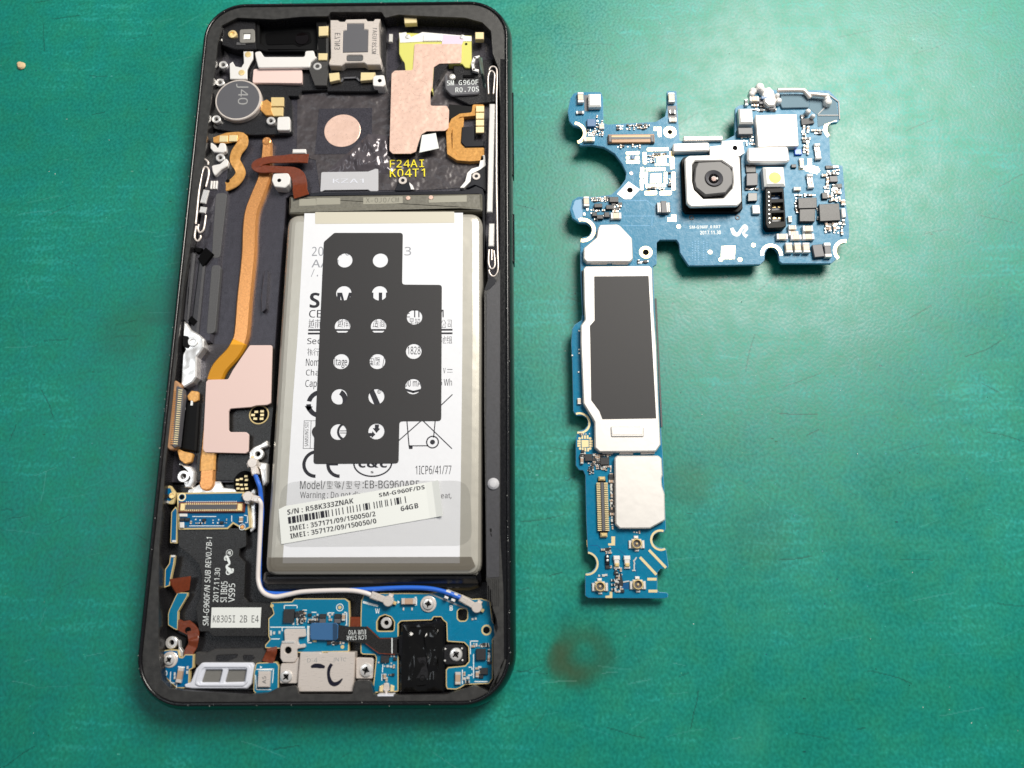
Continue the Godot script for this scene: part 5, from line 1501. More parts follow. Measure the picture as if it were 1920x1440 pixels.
func make_cables(o: Node3D) -> void:
	var w := Shape.new()
	w.tube("cable_white", smooth([-14.36, 5.4, 36.48, -13.83, 5.3, 37.28, -13.84, 4.9, 38.84, -13.79, 4.7, 41.82, -13.7, 4.7, 45.76, -13.57, 4.7, 50.13, -13.32, 4.8, 51.76, -12.69, 4.9, 53.1, -11.61, 5, 53.96, -9.9, 5, 54.35, -7.66, 5, 53.98, -5.22, 5, 53.52, -1.76, 5.1, 53.34, 2.2, 5.2, 53.27, 4.69, 5.3, 53.38, 6.67, 5.3, 53.76, 8.25, 5.2, 54.34], 6), 0.44, 12)
	label(commit(w, o, "aerial_cable"), "thin white aerial cable")
	var b := Shape.new()
	b.tube("cable_blue", smooth([-15.34, 5.4, 31.62, -14.91, 5.2, 32.82, -14.36, 5, 34.22, -14.2, 4.5, 35.79, -13.94, 4, 38.77, -13.93, 3.9, 42.76, -13.73, 3.8, 48.66, -13.34, 3.8, 51.76, -11.99, 3.9, 53.5, -7.96, 4, 53.81, -2.01, 4.1, 53.26, 2.99, 4.3, 53.19, 7, 4.6, 53.11, 11, 4.9, 52.94, 14.95, 5, 52.86, 18.71, 5.1, 53.07, 21.68, 5.2, 53.75, 24.44, 5.2, 54.8], 6), 0.43, 12)
	label(commit(b, o, "aerial_cable"), "thin blue aerial cable")
	for q in [[Vector2(-15.87, 29.58), Vector2(-15.23, 31.72), 0.3], [Vector2(-16.26, 35.99), Vector2(-14.32, 36.59), 0.1], [Vector2(10.99, 55.2), Vector2(7.96, 54.15), 0.1], [Vector2(27.21, 56.4), Vector2(24.36, 54.8), 0.1]]:
		var s := Shape.new()
		var c: Vector2 = q[0]
		var e: Vector2 = q[1]
		s.lathe("steel", c, [0.98, 4.6, 0.98, 5.75, 0.86, 5.9, 0, 5.9], 20)
		var turn := (e - c).angle()
		s.box("steel", c.lerp(e, 0.42), c.distance_to(e) * 0.62, 1.15, turn, 4.9, 5.82, 0.12)
		s.box("steel", c.lerp(e, 0.82), c.distance_to(e) * 0.5, 1.3, turn, 4.8, 5.9, 0.2)
		s.box("bright_steel", c.lerp(e, 0.86) + Vector2.from_angle(turn + PI / 2.0) * 0.2, 0.8, 0.1, turn, 5.89, 5.92)
		s.box("bright_steel", c.lerp(e, 0.86) - Vector2.from_angle(turn + PI / 2.0) * 0.2, 0.8, 0.1, turn, 5.89, 5.92)
		s.box("gold", c - Vector2.from_angle(turn) * 1.2, 0.5, 0.6, turn, 4.5, 5.0, 0.08)
		s.box("steel", c + Vector2.from_angle(turn + PI / 2.0) * 1.1, 0.9, 0.5, turn, 4.5, 5.0, 0.08)
		commit(s, o, "cable_plug")
	for q in [[Vector2(21.52, 53.46), Vector2(22.4, 53.84)], [Vector2(22.99, 54.03), Vector2(23.68, 54.32)], [Vector2(21.24, 54.5), Vector2(21.93, 54.78)], [Vector2(22.5, 54.98), Vector2(23.19, 55.26)]]:
		bar(o, "cable_clip", q[0], q[1], 0.45, 4.4, 5.6, "white_metal", 0.1)


func make_right_side(o: Node3D) -> void:
	plate(o, "black_ledge", [31.72, -58.24, 33.1, -57.96, 33.57, -33.74, 33.57, 12.52, 33.26, 57.42, 32.84, 65.26, 32.17, 65.26, 32.11, 53.69, 31.54, 43.18, 31.6, 12.5], 6.58, 6.64, "gloss_black", 0.02)
	plate(o, "speckled_strip", rnd([28.85, -4.3, 30.99, -6.56, 31.63, -7.24, 31.48, 23.09, 31.34, 51.05, 29, 51.22, 28.82, 23.07], 0.3), 6.3, 6.66, "ribbed_black", 0.05)
	for n in 7:
		bar(o, "rib", Vector2(29.19, 51.41) + Vector2(0.34 * n, 0), Vector2(29.2, 56.1) + Vector2(0.34 * n + 0.03, 0), 0.12, 6.55, 6.7, "ledge", 0.03)
	plate(o, "strip_end", rnd([28.39, -4.8, 28.82, -4.57, 30.32, -5.47, 30.97, -6.84, 30.32, -7.53, 29.24, -7.31], 0.4), 4.0, 6.64, "blue_black", 0.1)
	lathe(o, "clear_bead", Vector2(30.26, 34.02), [1.15, 6.6, 1.05, 6.95, 0.7, 7.2, 0.35, 7.26, 0, 7.27], "white_film", 24)
	lathe(o, "bead_core", Vector2(30.26, 34.01), [0.55, 6.6, 0.5, 6.8, 0, 6.85], "silk", 18)
	for q in [[[29.57, 42.3, 29.96, 42.3, 29.96, 42.89, 29.67, 42.98], 1], [[29.67, 43.17, 29.87, 43.18, 30.06, 43.76, 29.87, 43.76], 1]]:
		plate(o, "scuff", q[0], 6.6, 6.69, "deep_black")
	var k := Shape.new()
	k.box("bright_steel", Vector2(29.71, -34.67), 1.2, 25.4, 0.02, 5.8, 6.4, 0.15)
	k.box("bright_steel", Vector2(29.84, -16.93), 1.15, 5.1, 0.02, 5.8, 6.4, 0.15)
	for path in [[29.17, 6.3, -49.8, 29.05, 6.3, -53.22, 29.28, 6.4, -54.86, 29.85, 6.4, -55.38, 30.43, 6.4, -54.71, 30.43, 6.3, -53.2, 30.2, 6.3, -49.79], [29.27, 6.3, -55.59, 29.62, 6.4, -56.31, 30.32, 6.4, -56.44, 30.9, 6.4, -55.77, 31.01, 6.4, -53.12, 30.89, 6.4, -49.19, 30.89, 6.4, -41.46, 30.88, 6.4, -28.96, 30.99, 6.4, -21.68, 31.09, 6.4, -13.39, 31.2, 6.4, -9.9, 30.87, 6.3, -8.33, 30.11, 6.3, -7.87, 29.47, 6.3, -8.57, 29.36, 6.3, -9.26], [29.35, 6.3, -13.68, 29.25, 6.3, -11.12, 29.57, 6.3, -9.72, 30.22, 6.3, -9.6, 30.55, 6.3, -10.64, 30.33, 6.3, -13.44], [29.89, 6.3, -13.68, 29.9, 6.3, -11.34]]:
		k.tube("steel", smooth(path, 5), 0.18, 8)
	label(commit(k, o, "key_retainer"), "long straight bright steel spring on the key side")
	for q in [[177.0, 333.0], [404.0, 496.0]]:
		var y0: Vector2 = Vector2(34.78, -51.19) if q[0] < 300.0 else Vector2(35.05, -22.35)
		var y1: Vector2 = Vector2(34.88, -31.11) if q[0] < 300.0 else Vector2(35.08, -11.34)
		var mid := (y0.y + y1.y) / 2.0
		block(o, "side_key", Vector2(34.15, mid), 0.8, absf(y1.y - y0.y), 2.6, 5.0, "gloss_black", 0.3)
	# the power key on the far side
	block(o, "side_key", Vector2(-34.1, -28.0), 0.7, 9.5, 2.6, 5.0, "gloss_black", 0.3)


# ---- the battery ----
func make_battery() -> void:
	var o := thing("battery", "silver-grey pouch battery with white printed label, black perforated sheet and serial sticker", "battery", Vector3(8.0, 1.2, 14.0))
	# pouch: a soft pillow edge all round
	var s := Shape.new()
	var raw := Scene.turned(pv([-12.6, -22.3, 7.62, -22.33, 27.9, -22.24, 28.12, 5.84, 28.1, 51.03, 8.22, 51.01, -12.1, 50.9, -12.46, 5.5]))
	var prof := [0.0, 1.2, -0.05, 3.2, 0.0, 4.6, 0.25, 5.4, 0.7, 5.95, 1.3, 6.22, 2.0, 6.3]
	var rings := []
	for i in range(0, prof.size(), 2):
		rings.append(rnd(Scene.inset(raw, prof[i]), 2.8 - prof[i], 6))
	for i in rings.size() - 1:
		s.wall("pouch", rings[i], prof[i * 2 + 1], rings[i + 1], prof[i * 2 + 3])
	s.cap("pouch", rings[rings.size() - 1], 6.3)
	label(commit(s, o, "pouch"), "smooth silver-grey foil pouch")
	# black folded end
	plate(o, "end_wrap", rnd([-12.81, 51, 27.91, 51.22, 28.02, 52.75, 25.75, 53.4, -11.83, 53.49, -12.89, 52.53], 0.8), 1.3, 4.6, "gloss_black", 0.6)
	# protection board under grey tape at the head
	var head := plate(o, "protection_board", rnd([-12.84, -26.99, 27.82, -27.17, 27.95, -23.26, 5.14, -23.01, -12.68, -22.83], 0.4), 1.6, 4.8, "grey_tape", 0.5)
	label(head, "grey taped protection board along the battery's head")
	plate(head, "fold", rnd([-12.36, -23.98, 5.22, -23.92, 22.98, -23.86, 27.75, -23.69, 27.87, -22.84, 23.21, -23.25, 5.26, -22.71, -12.39, -22.65], 0.3), 4.6, 5.3, "grey_tape", 0.25)
	plate(head, "window", [-10.59, -26.18, -7.12, -26.27, -6.92, -24.67, -10.49, -24.59], 4.8, 4.83, "grey_tape_light")
	plate(head, "window", [-7.01, -26.39, -1.96, -26.34, -1.89, -24.87, -6.92, -24.8], 4.8, 4.825, "grey_tape_light")
	var w := plate(head, "window", [2.85, -26.41, 11.14, -26.57, 11.19, -24.97, 2.92, -24.82], 4.8, 4.83, "grey_tape_light")
	plate(head, "window", [16.64, -25.77, 17.54, -25.77, 17.75, -26.5, 24.57, -26.67, 24.59, -25.2, 16.66, -25.04], 4.8, 4.83, "grey_tape_light")
	print_text(head, "print", "X-0J0/CM", [3.47, -25.18, 10.4, -25.23, 3.42, -26.28], 4.84, "grey_tape", "mono")
	for c in [Vector2(12.28, -26.16), Vector2(17.09, -26.23)]:
		lathe(head, "gold_dot", c, [0.5, 4.8, 0.45, 4.92, 0, 4.95], "copper_tape", 16)
	# label
	var lab := plate(o, "label", [-8.83, -22.14, 23.94, -21.92, 24.11, 4.93, 24.12, 16.64, 24.06, 48.53, -8.64, 48.35, -8.7, 16.39, -8.6, 4.65], 6.301, 6.34, "label_white")
	label(lab, "white printed battery label")
	var tape := plate(o, "head_tape", rnd([-6.63, -22.36, 22.18, -22.18, 22.21, -19.67, -6.48, -19.72], 0.15), 6.34, 6.37, "beige_tape")
	label(tape, "beige tape strip over the label's head")
	print_battery(lab)
	# the black sheet with holes
	var holes := []
	for c in [Vector2(0.06, -11.57), Vector2(7.29, -11.5), Vector2(0.18, -4.49), Vector2(7.38, -4.42), Vector2(0.25, 2.5), Vector2(7.43, 2.56), Vector2(14.54, 0.73), Vector2(0.34, 9.78), Vector2(7.48, 9.83), Vector2(14.57, 7.82), Vector2(0.32, 16.88), Vector2(7.54, 16.94), Vector2(14.64, 14.96), Vector2(0.51, 23.83), Vector2(7.79, 23.78)]:
		holes.append(circle(c, 1.56, 22))
	var sheet := plate(o, "perforated_sheet", rnd([-4.45, -15.66, -2.42, -17.65, 11.67, -17.51, 11.84, -6.21, 19.86, -6.07, 20.22, 21.83, 12.15, 21.83, 12.24, 29.99, -3.97, 29.98, -4.11, 24.84, -4.5, 24.31, -4.65, 23.48, -4.37, 22.96, -4.02, 22.75, -4.22, 3.36], 0.62, 3), 6.37, 6.44, "graphite", 0.02, holes)
	label(sheet, "black stepped sheet with fifteen round holes")
	# clear tape and the serial sticker
	var clear := plate(o, "clear_tape", rnd([-9.85, 33.29, 25.71, 33.32, 26.5, 45.37, -10.12, 45.45], 3.2, 8), 6.37, 6.39, "clear_tape")
	label(clear, "clear rounded tape holding the serial sticker")
	# The sticker: flat paper whose right end has come up a little.
	var paper := Shape.new()
	var corner := pv([-10.08, 38.09, 19.91, 33.28, 20.87, 39.92, -9.07, 44.92])
	for n in 24:
		var u := [n / 24.0, (n + 1) / 24.0]
		var ring := []
		for e in u:
			var lift := 6.47 + 0.55 * pow(maxf((e - 0.925) / 0.075, 0.0), 2.0)
			var top := corner[0].lerp(corner[1], e)
			var low := corner[3].lerp(corner[2], e)
			if e < 0.012:
				top = top.lerp(low, 0.06)
			ring.append([Vector3(top.x, lift, top.y), Vector3(low.x, lift, low.y)])
		paper.quad("paper", ring[0][0], ring[0][1], ring[1][1], ring[1][0])
		paper.quad("paper", ring[0][1], ring[0][1] - Vector3(0, 0.07, 0), ring[1][1] - Vector3(0, 0.07, 0), ring[1][1])
		paper.quad("paper", ring[0][0] - Vector3(0, 0.07, 0), ring[1][0] - Vector3(0, 0.07, 0), ring[1][1] - Vector3(0, 0.07, 0), ring[0][1] - Vector3(0, 0.07, 0))
	var st := commit(paper, o, "serial_sticker")
	label(st, "small slanted white sticker with serial number and barcode")
	for q in [["S/N : R58K333ZNAK", [-8.27, 39.55, 4.03, 37.45, -8.4, 38.59]], ["SM-G960F/DS", [8.8, 36.39, 17.37, 34.9, 8.67, 35.62]], ["IMEI : 357171/09/150050/2", [-7.61, 42.58, 8.27, 39.87, -7.79, 41.67]], ["IMEI : 357172/09/150050/0", [-7.4, 43.94, 8.51, 41.18, -7.6, 43.04]], ["64GB", [12.98, 39.04, 16.25, 38.42, 12.83, 38.09]]]:
		print_text(st, "print", q[0], q[1], 6.482, "ink", "sansbold")
	var code := Shape.new()
	var b0 := Vector2(-8.08, 40.59)
	var b1 := Vector2(14.53, 36.72)
	var bar_at := 0.0
	for n in "31412121114121312111412113131213141212131213113114121211131113131131141".length():
		var u := int("31412121114121312111412113131213141212131213113114121211131113131131141"[n]) / 128.0
		if n % 2 == 0:
			code.box("ink", b0.lerp(b1, minf(bar_at + u / 2.0, 1.0)), u * b0.distance_to(b1), 1.28, (b1 - b0).angle(), 6.47, 6.482)
		bar_at += u
	commit(code, st, "barcode")
	var foot := plate(o, "foot_tape", [-11.45, 47.28, 26.22, 47.39, 27.02, 49.12, 25.85, 49.88, -11.06, 49.86, -11.51, 49.1], 6.345, 6.4, "smoke_tape")
	label(foot, "smoky tape band across the battery's foot")
	plate(o, "foot_wrap", rnd([-12.31, 49.85, 27.87, 49.97, 28.07, 51.79, 27.48, 52.16, -11.55, 52.05, -12.38, 51.57], 0.6), 2.0, 6.06, "gloss_black", 0.9)


func print_battery(o: Node3D) -> void:
	var h := 6.352
	for q in [
		["2018.03", [-6.74, -12.63, 2.3, -12.66, -6.85, -14.62], "ink_grey", "mono"], ["3", [12.14, -12.56, 13.5, -12.55, 12.09, -14.44], "ink_grey", "mono"], ["AAH", [-6.7, -10.13, -1.27, -10.07, -6.69, -11.81], "ink_grey", "mono"], ["/..", [-6.69, -8.1, -4.21, -8.19, -6.68, -9.72], "ink_grey", "mono"],
		["SAMSUNG", [-6.57, -1.43, 14.76, -1.29, -6.65, -4.66], "ink", "bold"], ["CELL MADE IN VIETNAM", [-6.56, 0.6, 20.34, 0.78, -6.6, -0.98], "ink", "sans"],
		["Secondary", [-6.58, 6.54, 2.5, 6.51, -6.63, 4.83], "ink", "sans"], ["1828", [13.32, 8.41, 15.89, 8.43, 13.27, 6.82], "ink", "sans"],
		["Nominal", [-6.6, 10.59, -1.93, 10.63, -6.64, 9.06], "ink", "sans"], ["oltage", [-1.7, 11.06, 1.56, 11.09, -1.8, 8.99], "ink", "sans"], ["/", [8.47, 10.93, 8.88, 10.93, 8.4, 8.97], "ink", "sans"],
		["Charging", [-6.46, 12.97, -0.34, 13.02, -6.51, 11.3], "ink", "sans"], ["V", [20.42, 12.32, 20.89, 12.33, 20.41, 11.24], "ink", "sans"], ["Capacity", [-6.47, 15.34, -1.26, 15.38, -6.48, 13.46], "ink", "sans"],
		["3000 mAh", [11.73, 14.94, 16.72, 14.98, 11.68, 13.44], "ink", "sans"], ["11.55 Wh", [17.55, 14.83, 22.18, 14.86, 17.52, 13.38], "ink", "sans"],
		["SAMSUNG SDI", [-5.19, 26.59, -5.41, 21.91, -5.85, 26.58], "ink", "sans"], ["1ICP6/41/77", [15.49, 32.09, 22.31, 32.09, 15.45, 30.47], "ink", "sans"],
		["Model/", [-6.27, 34.77, -1.47, 34.8, -6.32, 33.11], "ink", "sans"], ["/", [1.66, 34.87, 2.16, 34.88, 1.58, 33.26], "ink", "sans"], [":EB-BG960ABE", [5.58, 34.7, 16.31, 34.77, 5.52, 33.19], "ink", "sans"],
		["Warning : Do not dis", [-6.14, 36.82, 5.27, 36.89, -6.19, 35.17], "ink", "sans"], ["eat,", [20.42, 36.79, 22.38, 36.8, 20.4, 35.69], "ink", "sans"],
	]:
		print_text(o, "print", q[0], q[1], h, q[2], q[3])
	for q in [
		[["yue", "nan"], [-6.58, 2.95, -4.13, 2.97, -6.69, 0.99]], [["yue", "nan"], [-0.79, 2.83, 1.7, 2.85, -0.88, 1.04]], [["zao", "shang"], [6.22, 2.94, 8.82, 2.97, 6.15, 1.1]], [["zao_early", "zhao"], [13.37, 2.62, 15.71, 2.64, 13.33, 0.94]], [["gong", "si"], [19.74, 3.12, 22.13, 3.14, 19.71, 1.16]],
		[["chi", "zu"], [19.8, 6.32, 22.17, 6.34, 19.77, 4.67]], [["zhi", "xing"], [-6.5, 8.68, -4.03, 8.7, -6.61, 6.98]], [["dian", "ya"], [5.63, 10.69, 8.04, 10.71, 5.55, 8.84]],
		[["xing_model", "hao"], [-1.37, 34.8, 1.55, 34.82, -1.46, 33.14]], [["xing_model", "hao_short"], [2.26, 34.83, 5.28, 34.85, 2.18, 33.17]],
	]:
		strokes(o, "print", q[0], q[1], h + 0.003, "ink")
	for y in [[Vector2(-6.56, 3.22), Vector2(22.13, 3.41)], [Vector2(-6.57, 3.95), Vector2(22.14, 4.14)]]:
		bar(o, "rule", y[0], y[1], 0.38, 6.34, h, "ink")
	bars(o, "direct_current_mark", [21.25, 11.57, 22.19, 11.58, 21.26, 12.11, 21.46, 12.12, 21.67, 12.12, 21.88, 12.12, 22.09, 12.12, 22.2, 12.12], 0.12, 6.34, h, "ink")
	# recycling arrows
	arc(o, "recycling_arrow", Vector2(-3.29, 18.24), 1.85, 2.75, 95, 178, 6.34, h, "ink")
	arc(o, "recycling_arrow", Vector2(-3.29, 18.24), 1.85, 2.75, 192, 262, 6.34, h, "ink")
	plate(o, "recycling_arrow", [-6.33, 18.64, -4.71, 18.81, -5.69, 19.7], 6.34, h, "ink")
	arc(o, "recycling_arrow", Vector2(-0.52, 17.73), 1.5, 2.5, -60, 60, 6.34, h, "ink")
	plate(o, "recycling_arrow", [6.05, 15.97, 6.85, 15.23, 8.65, 19.07, 7.41, 19.06], 6.34, h, "ink")
	ring(o, "print_ring", Vector2(8.02, 15.93), 0.3, 0.42, 6.33, h, "ink")
	print_text(o, "print", "R", [7.87, 16.19, 8.19, 16.2, 7.85, 15.66], h, "ink")
	bars(o, "rule", [13.21, 15.6, 14.67, 16.03, 14.67, 16.03, 16.32, 15.62], 0.45, 6.34, h, "ink")
	arc(o, "recycling_arrow", Vector2(2.04, 23.74), 1.4, 1.85, 115, 245, 6.34, h, "ink")
	bars(o, "rule", [0.81, 23.62, 2.24, 23.63, 0.83, 24.04, 2.26, 24.05], 0.14, 6.34, h, "ink")
	plate(o, "recycling_arrow", [7.43, 22.42, 8.26, 22.43, 8.18, 23.16, 8.49, 23.26, 7.8, 24.09, 7.05, 23.15, 7.46, 23.15], 6.34, h, "ink")
	plate(o, "recycling_arrow", [6.16, 24.08, 6.98, 24.08, 6.97, 23.67, 7.61, 24.4, 6.82, 25.12, 6.91, 24.71, 6.19, 24.7], 6.34, h, "ink")
	# maker's box
	bars(o, "printed_box", [-6.25, 21.59, -2.18, 21.62, -6.13, 26.99, -1.89, 27.02, -6.25, 21.59, -6.13, 26.99, -4.91, 21.6, -4.8, 27], 0.09, 6.34, h, "ink")
	lathe(o, "printed_spot", Vector2(-3.71, 23.8), [0.95, 6.34, 0.95, h, 0, h], "ink", 20)
	# conformity marks
	arc(o, "conformity_mark", Vector2(-3.46, 29.98), 2.02, 2.66, 90, 270, 6.34, h, "ink")
	arc(o, "conformity_mark", Vector2(1.12, 30.01), 2.02, 2.66, 90, 270, 6.34, h, "ink")
	bar(o, "conformity_mark", Vector2(-0.92, 30), Vector2(0.71, 30.01), 0.6, 6.34, h, "ink")
	var oval := Scene.turned(circle(Vector2(7.31, 29.85), 3.75, 40, 0.72))
	plate(o, "printed_oval", oval, 6.34, h, "ink", 0.0, [circle(Vector2(7.31, 29.85), 3.45, 40, 0.7)])
	print_text(o, "print", "c&c", [4.6, 30.75, 10.08, 30.79, 4.52, 28.81], h, "ink", "bold")
	print_text(o, "print", "s", [6.98, 31.83, 7.54, 31.84, 6.96, 31.43], h, "ink", "bold")
	# crossed-out bin
	bars(o, "printed_bin", [12.16, 25.57, 16.56, 21.55, 16.46, 21.54, 22.3, 27.19, 13.58, 21.73, 14.13, 26.62, 14.13, 26.62, 17.7, 26.64, 19.04, 21.77, 18.79, 25, 20.01, 18.84, 22.26, 16.63], 0.2, 6.34, h, "ink")
	plate(o, "printed_bin", [14.03, 26.62, 14.84, 26.62, 14.81, 27.24, 14.14, 27.24], 6.34, h, "ink")
	ring(o, "printed_bin", Vector2(18.6, 25.93), 0.95, 1.3, 6.33, h, "ink")
	lathe(o, "printed_bin", Vector2(18.6, 25.93), [0.48, 6.33, 0.48, h, 0, h], "ink", 18)


# ---- the main board ----
func make_main_board() -> void:
	var o := thing("main_board", "blue phone main board lifted out beside the phone, camera and silver shields on it", "circuit board", Vector3(75, 0, 0))
	o.rotation.x = deg_to_rad(0.9)
	var edge := [46.91, -50.13, 47.64, -51.32, 48.59, -51.71, 53.61, -51.65, 54.03, -50.31, 53.94, -44.14, 54.85, -43.73, 65.27, -44.26, 67.3, -45.55, 67.75, -47.51, 67.98, -51.74, 70.08, -51.71, 70.07, -47.48, 70.08, -39.68, 79.59, -39.57, 81.97, -40.83, 82.57, -47.33, 83.32, -47.98, 85.56, -48.48, 86.46, -50.98, 88.45, -52.55, 91.41, -51.72, 103.25, -51.44, 105.29, -48.77, 104.92, -44.32, 104.28, -43.68, 102.87, -43.43, 101.87, -42.67, 101.52, -41.51, 101.77, -40.6, 102.18, -40.08, 101.87, -34.98, 102.08, -33.72, 104.31, -33.44, 104.1, -24.36, 104.33, -20.34, 103.95, -16.96, 103.3, -16.01, 101.93, -15.67, 101.04, -14.48, 101.12, -13.17, 100.9, -12.23, 99.71, -11.29, 89.63, -11.39, 89.13, -11.87, 89.08, -13.77, 88.5, -14.72, 87.76, -15.09, 86.96, -14.74, 86.33, -13.79, 86.08, -12.13, 85.12, -11.2, 73.59, -11.07, 70.4, -11.1, 68.81, -13.96, 68.71, -15.99, 68.2, -16.84, 64.77, -16.87, 64.07, -16.28, 63.83, -11.52, 63.03, -10.94, 62.91, 6.52, 63.05, 24.23, 63.11, 28.95, 63.02, 40.29, 63.02, 42.18, 62.57, 42.98, 61.57, 42.87, 60.63, 43.46, 60.29, 44.25, 60.55, 45.14, 61.42, 45.74, 62.82, 45.85, 63.15, 49.08, 63.02, 49.56, 61.62, 49.65, 60.98, 50.33, 60.82, 53.51, 61.2, 53.89, 62.58, 54, 62.86, 54.29, 62.73, 54.86, 61.93, 55.05, 47.89, 54.88, 47.31, 54.49, 47.42, 50.45, 48.63, 50.16, 49.35, 49.39, 49.58, 48.51, 49.31, 47.54, 48.63, 46.94, 48.03, 46.74, 47.9, 40.79, 47.95, 31.95, 47.57, 31.02, 46.74, 30.91, 46.15, 30.08, 46.28, 24.85, 46.63, 23.37, 48, 22.96, 48.65, 22.22, 48.77, 21.47, 48.59, 20.73, 47.76, 20.18, 46.5, 20.18, 45.9, 19.31, 45.93, 9.16, 45.81, 5.25, 46.1, 2.32, 46.66, 1.42, 47.98, 0.52, 48.24, -0.96, 48.09, -7.55, 48.11, -12.26, 48.23, -16.55, 48.59, -17.51, 50.04, -17.86, 50.63, -18.94, 50.55, -20.03, 49.68, -20.77, 48.01, -20.91, 46.69, -21.9, 46.18, -23.86, 46.79, -25.95, 48.05, -26.8, 52.11, -26.76, 55.05, -27.22, 56.92, -28.94, 58.13, -30.68, 58.41, -32.18, 57.59, -34.33, 56.09, -36.76, 53.86, -38.32, 51.35, -38.86, 48.82, -38.76, 48.16, -39.8, 49.46, -40.95, 49.61, -42.11, 48.83, -43.15, 47.33, -43.56, 46.55, -44.61, 46.26, -46.97]
	var base := Shape.new()
	var clean := rnd(edge, 0.25, 2)
	add_plate(base, clean, 2.4, 3.17, "blue_edge", 0.06)
	add_plate(base, Scene.inset(Scene.turned(clean), 0.08), 3.165, 3.2, "mask_blue")
	commit(base, o, "printed_board")
	# parts on the hidden face, on which the board rests
	underside(o, 0.45, Vector2(55.92, 8.23), 11.43, 33.97)
	underside(o, -0.4, Vector2(79.95, -27), 11.45, 17.64)
	underside(o, 0.9, Vector2(55.53, 37.81), 8.31, 8.26)
	underside(o, -0.35, Vector2(98.18, -26.11), 6.84, 11.33)
	notches(o)
	upper_left(o)
	camera_and_flash(o)
	upper_right(o)
	shields(o)
	lower_leg(o)


func underside(o: Node3D, foot: float, c: Vector2, w: float, d: float) -> void:
	block(o, "underside_shield", c, w, d, foot, 2.39, "chip_grey", 0.2)


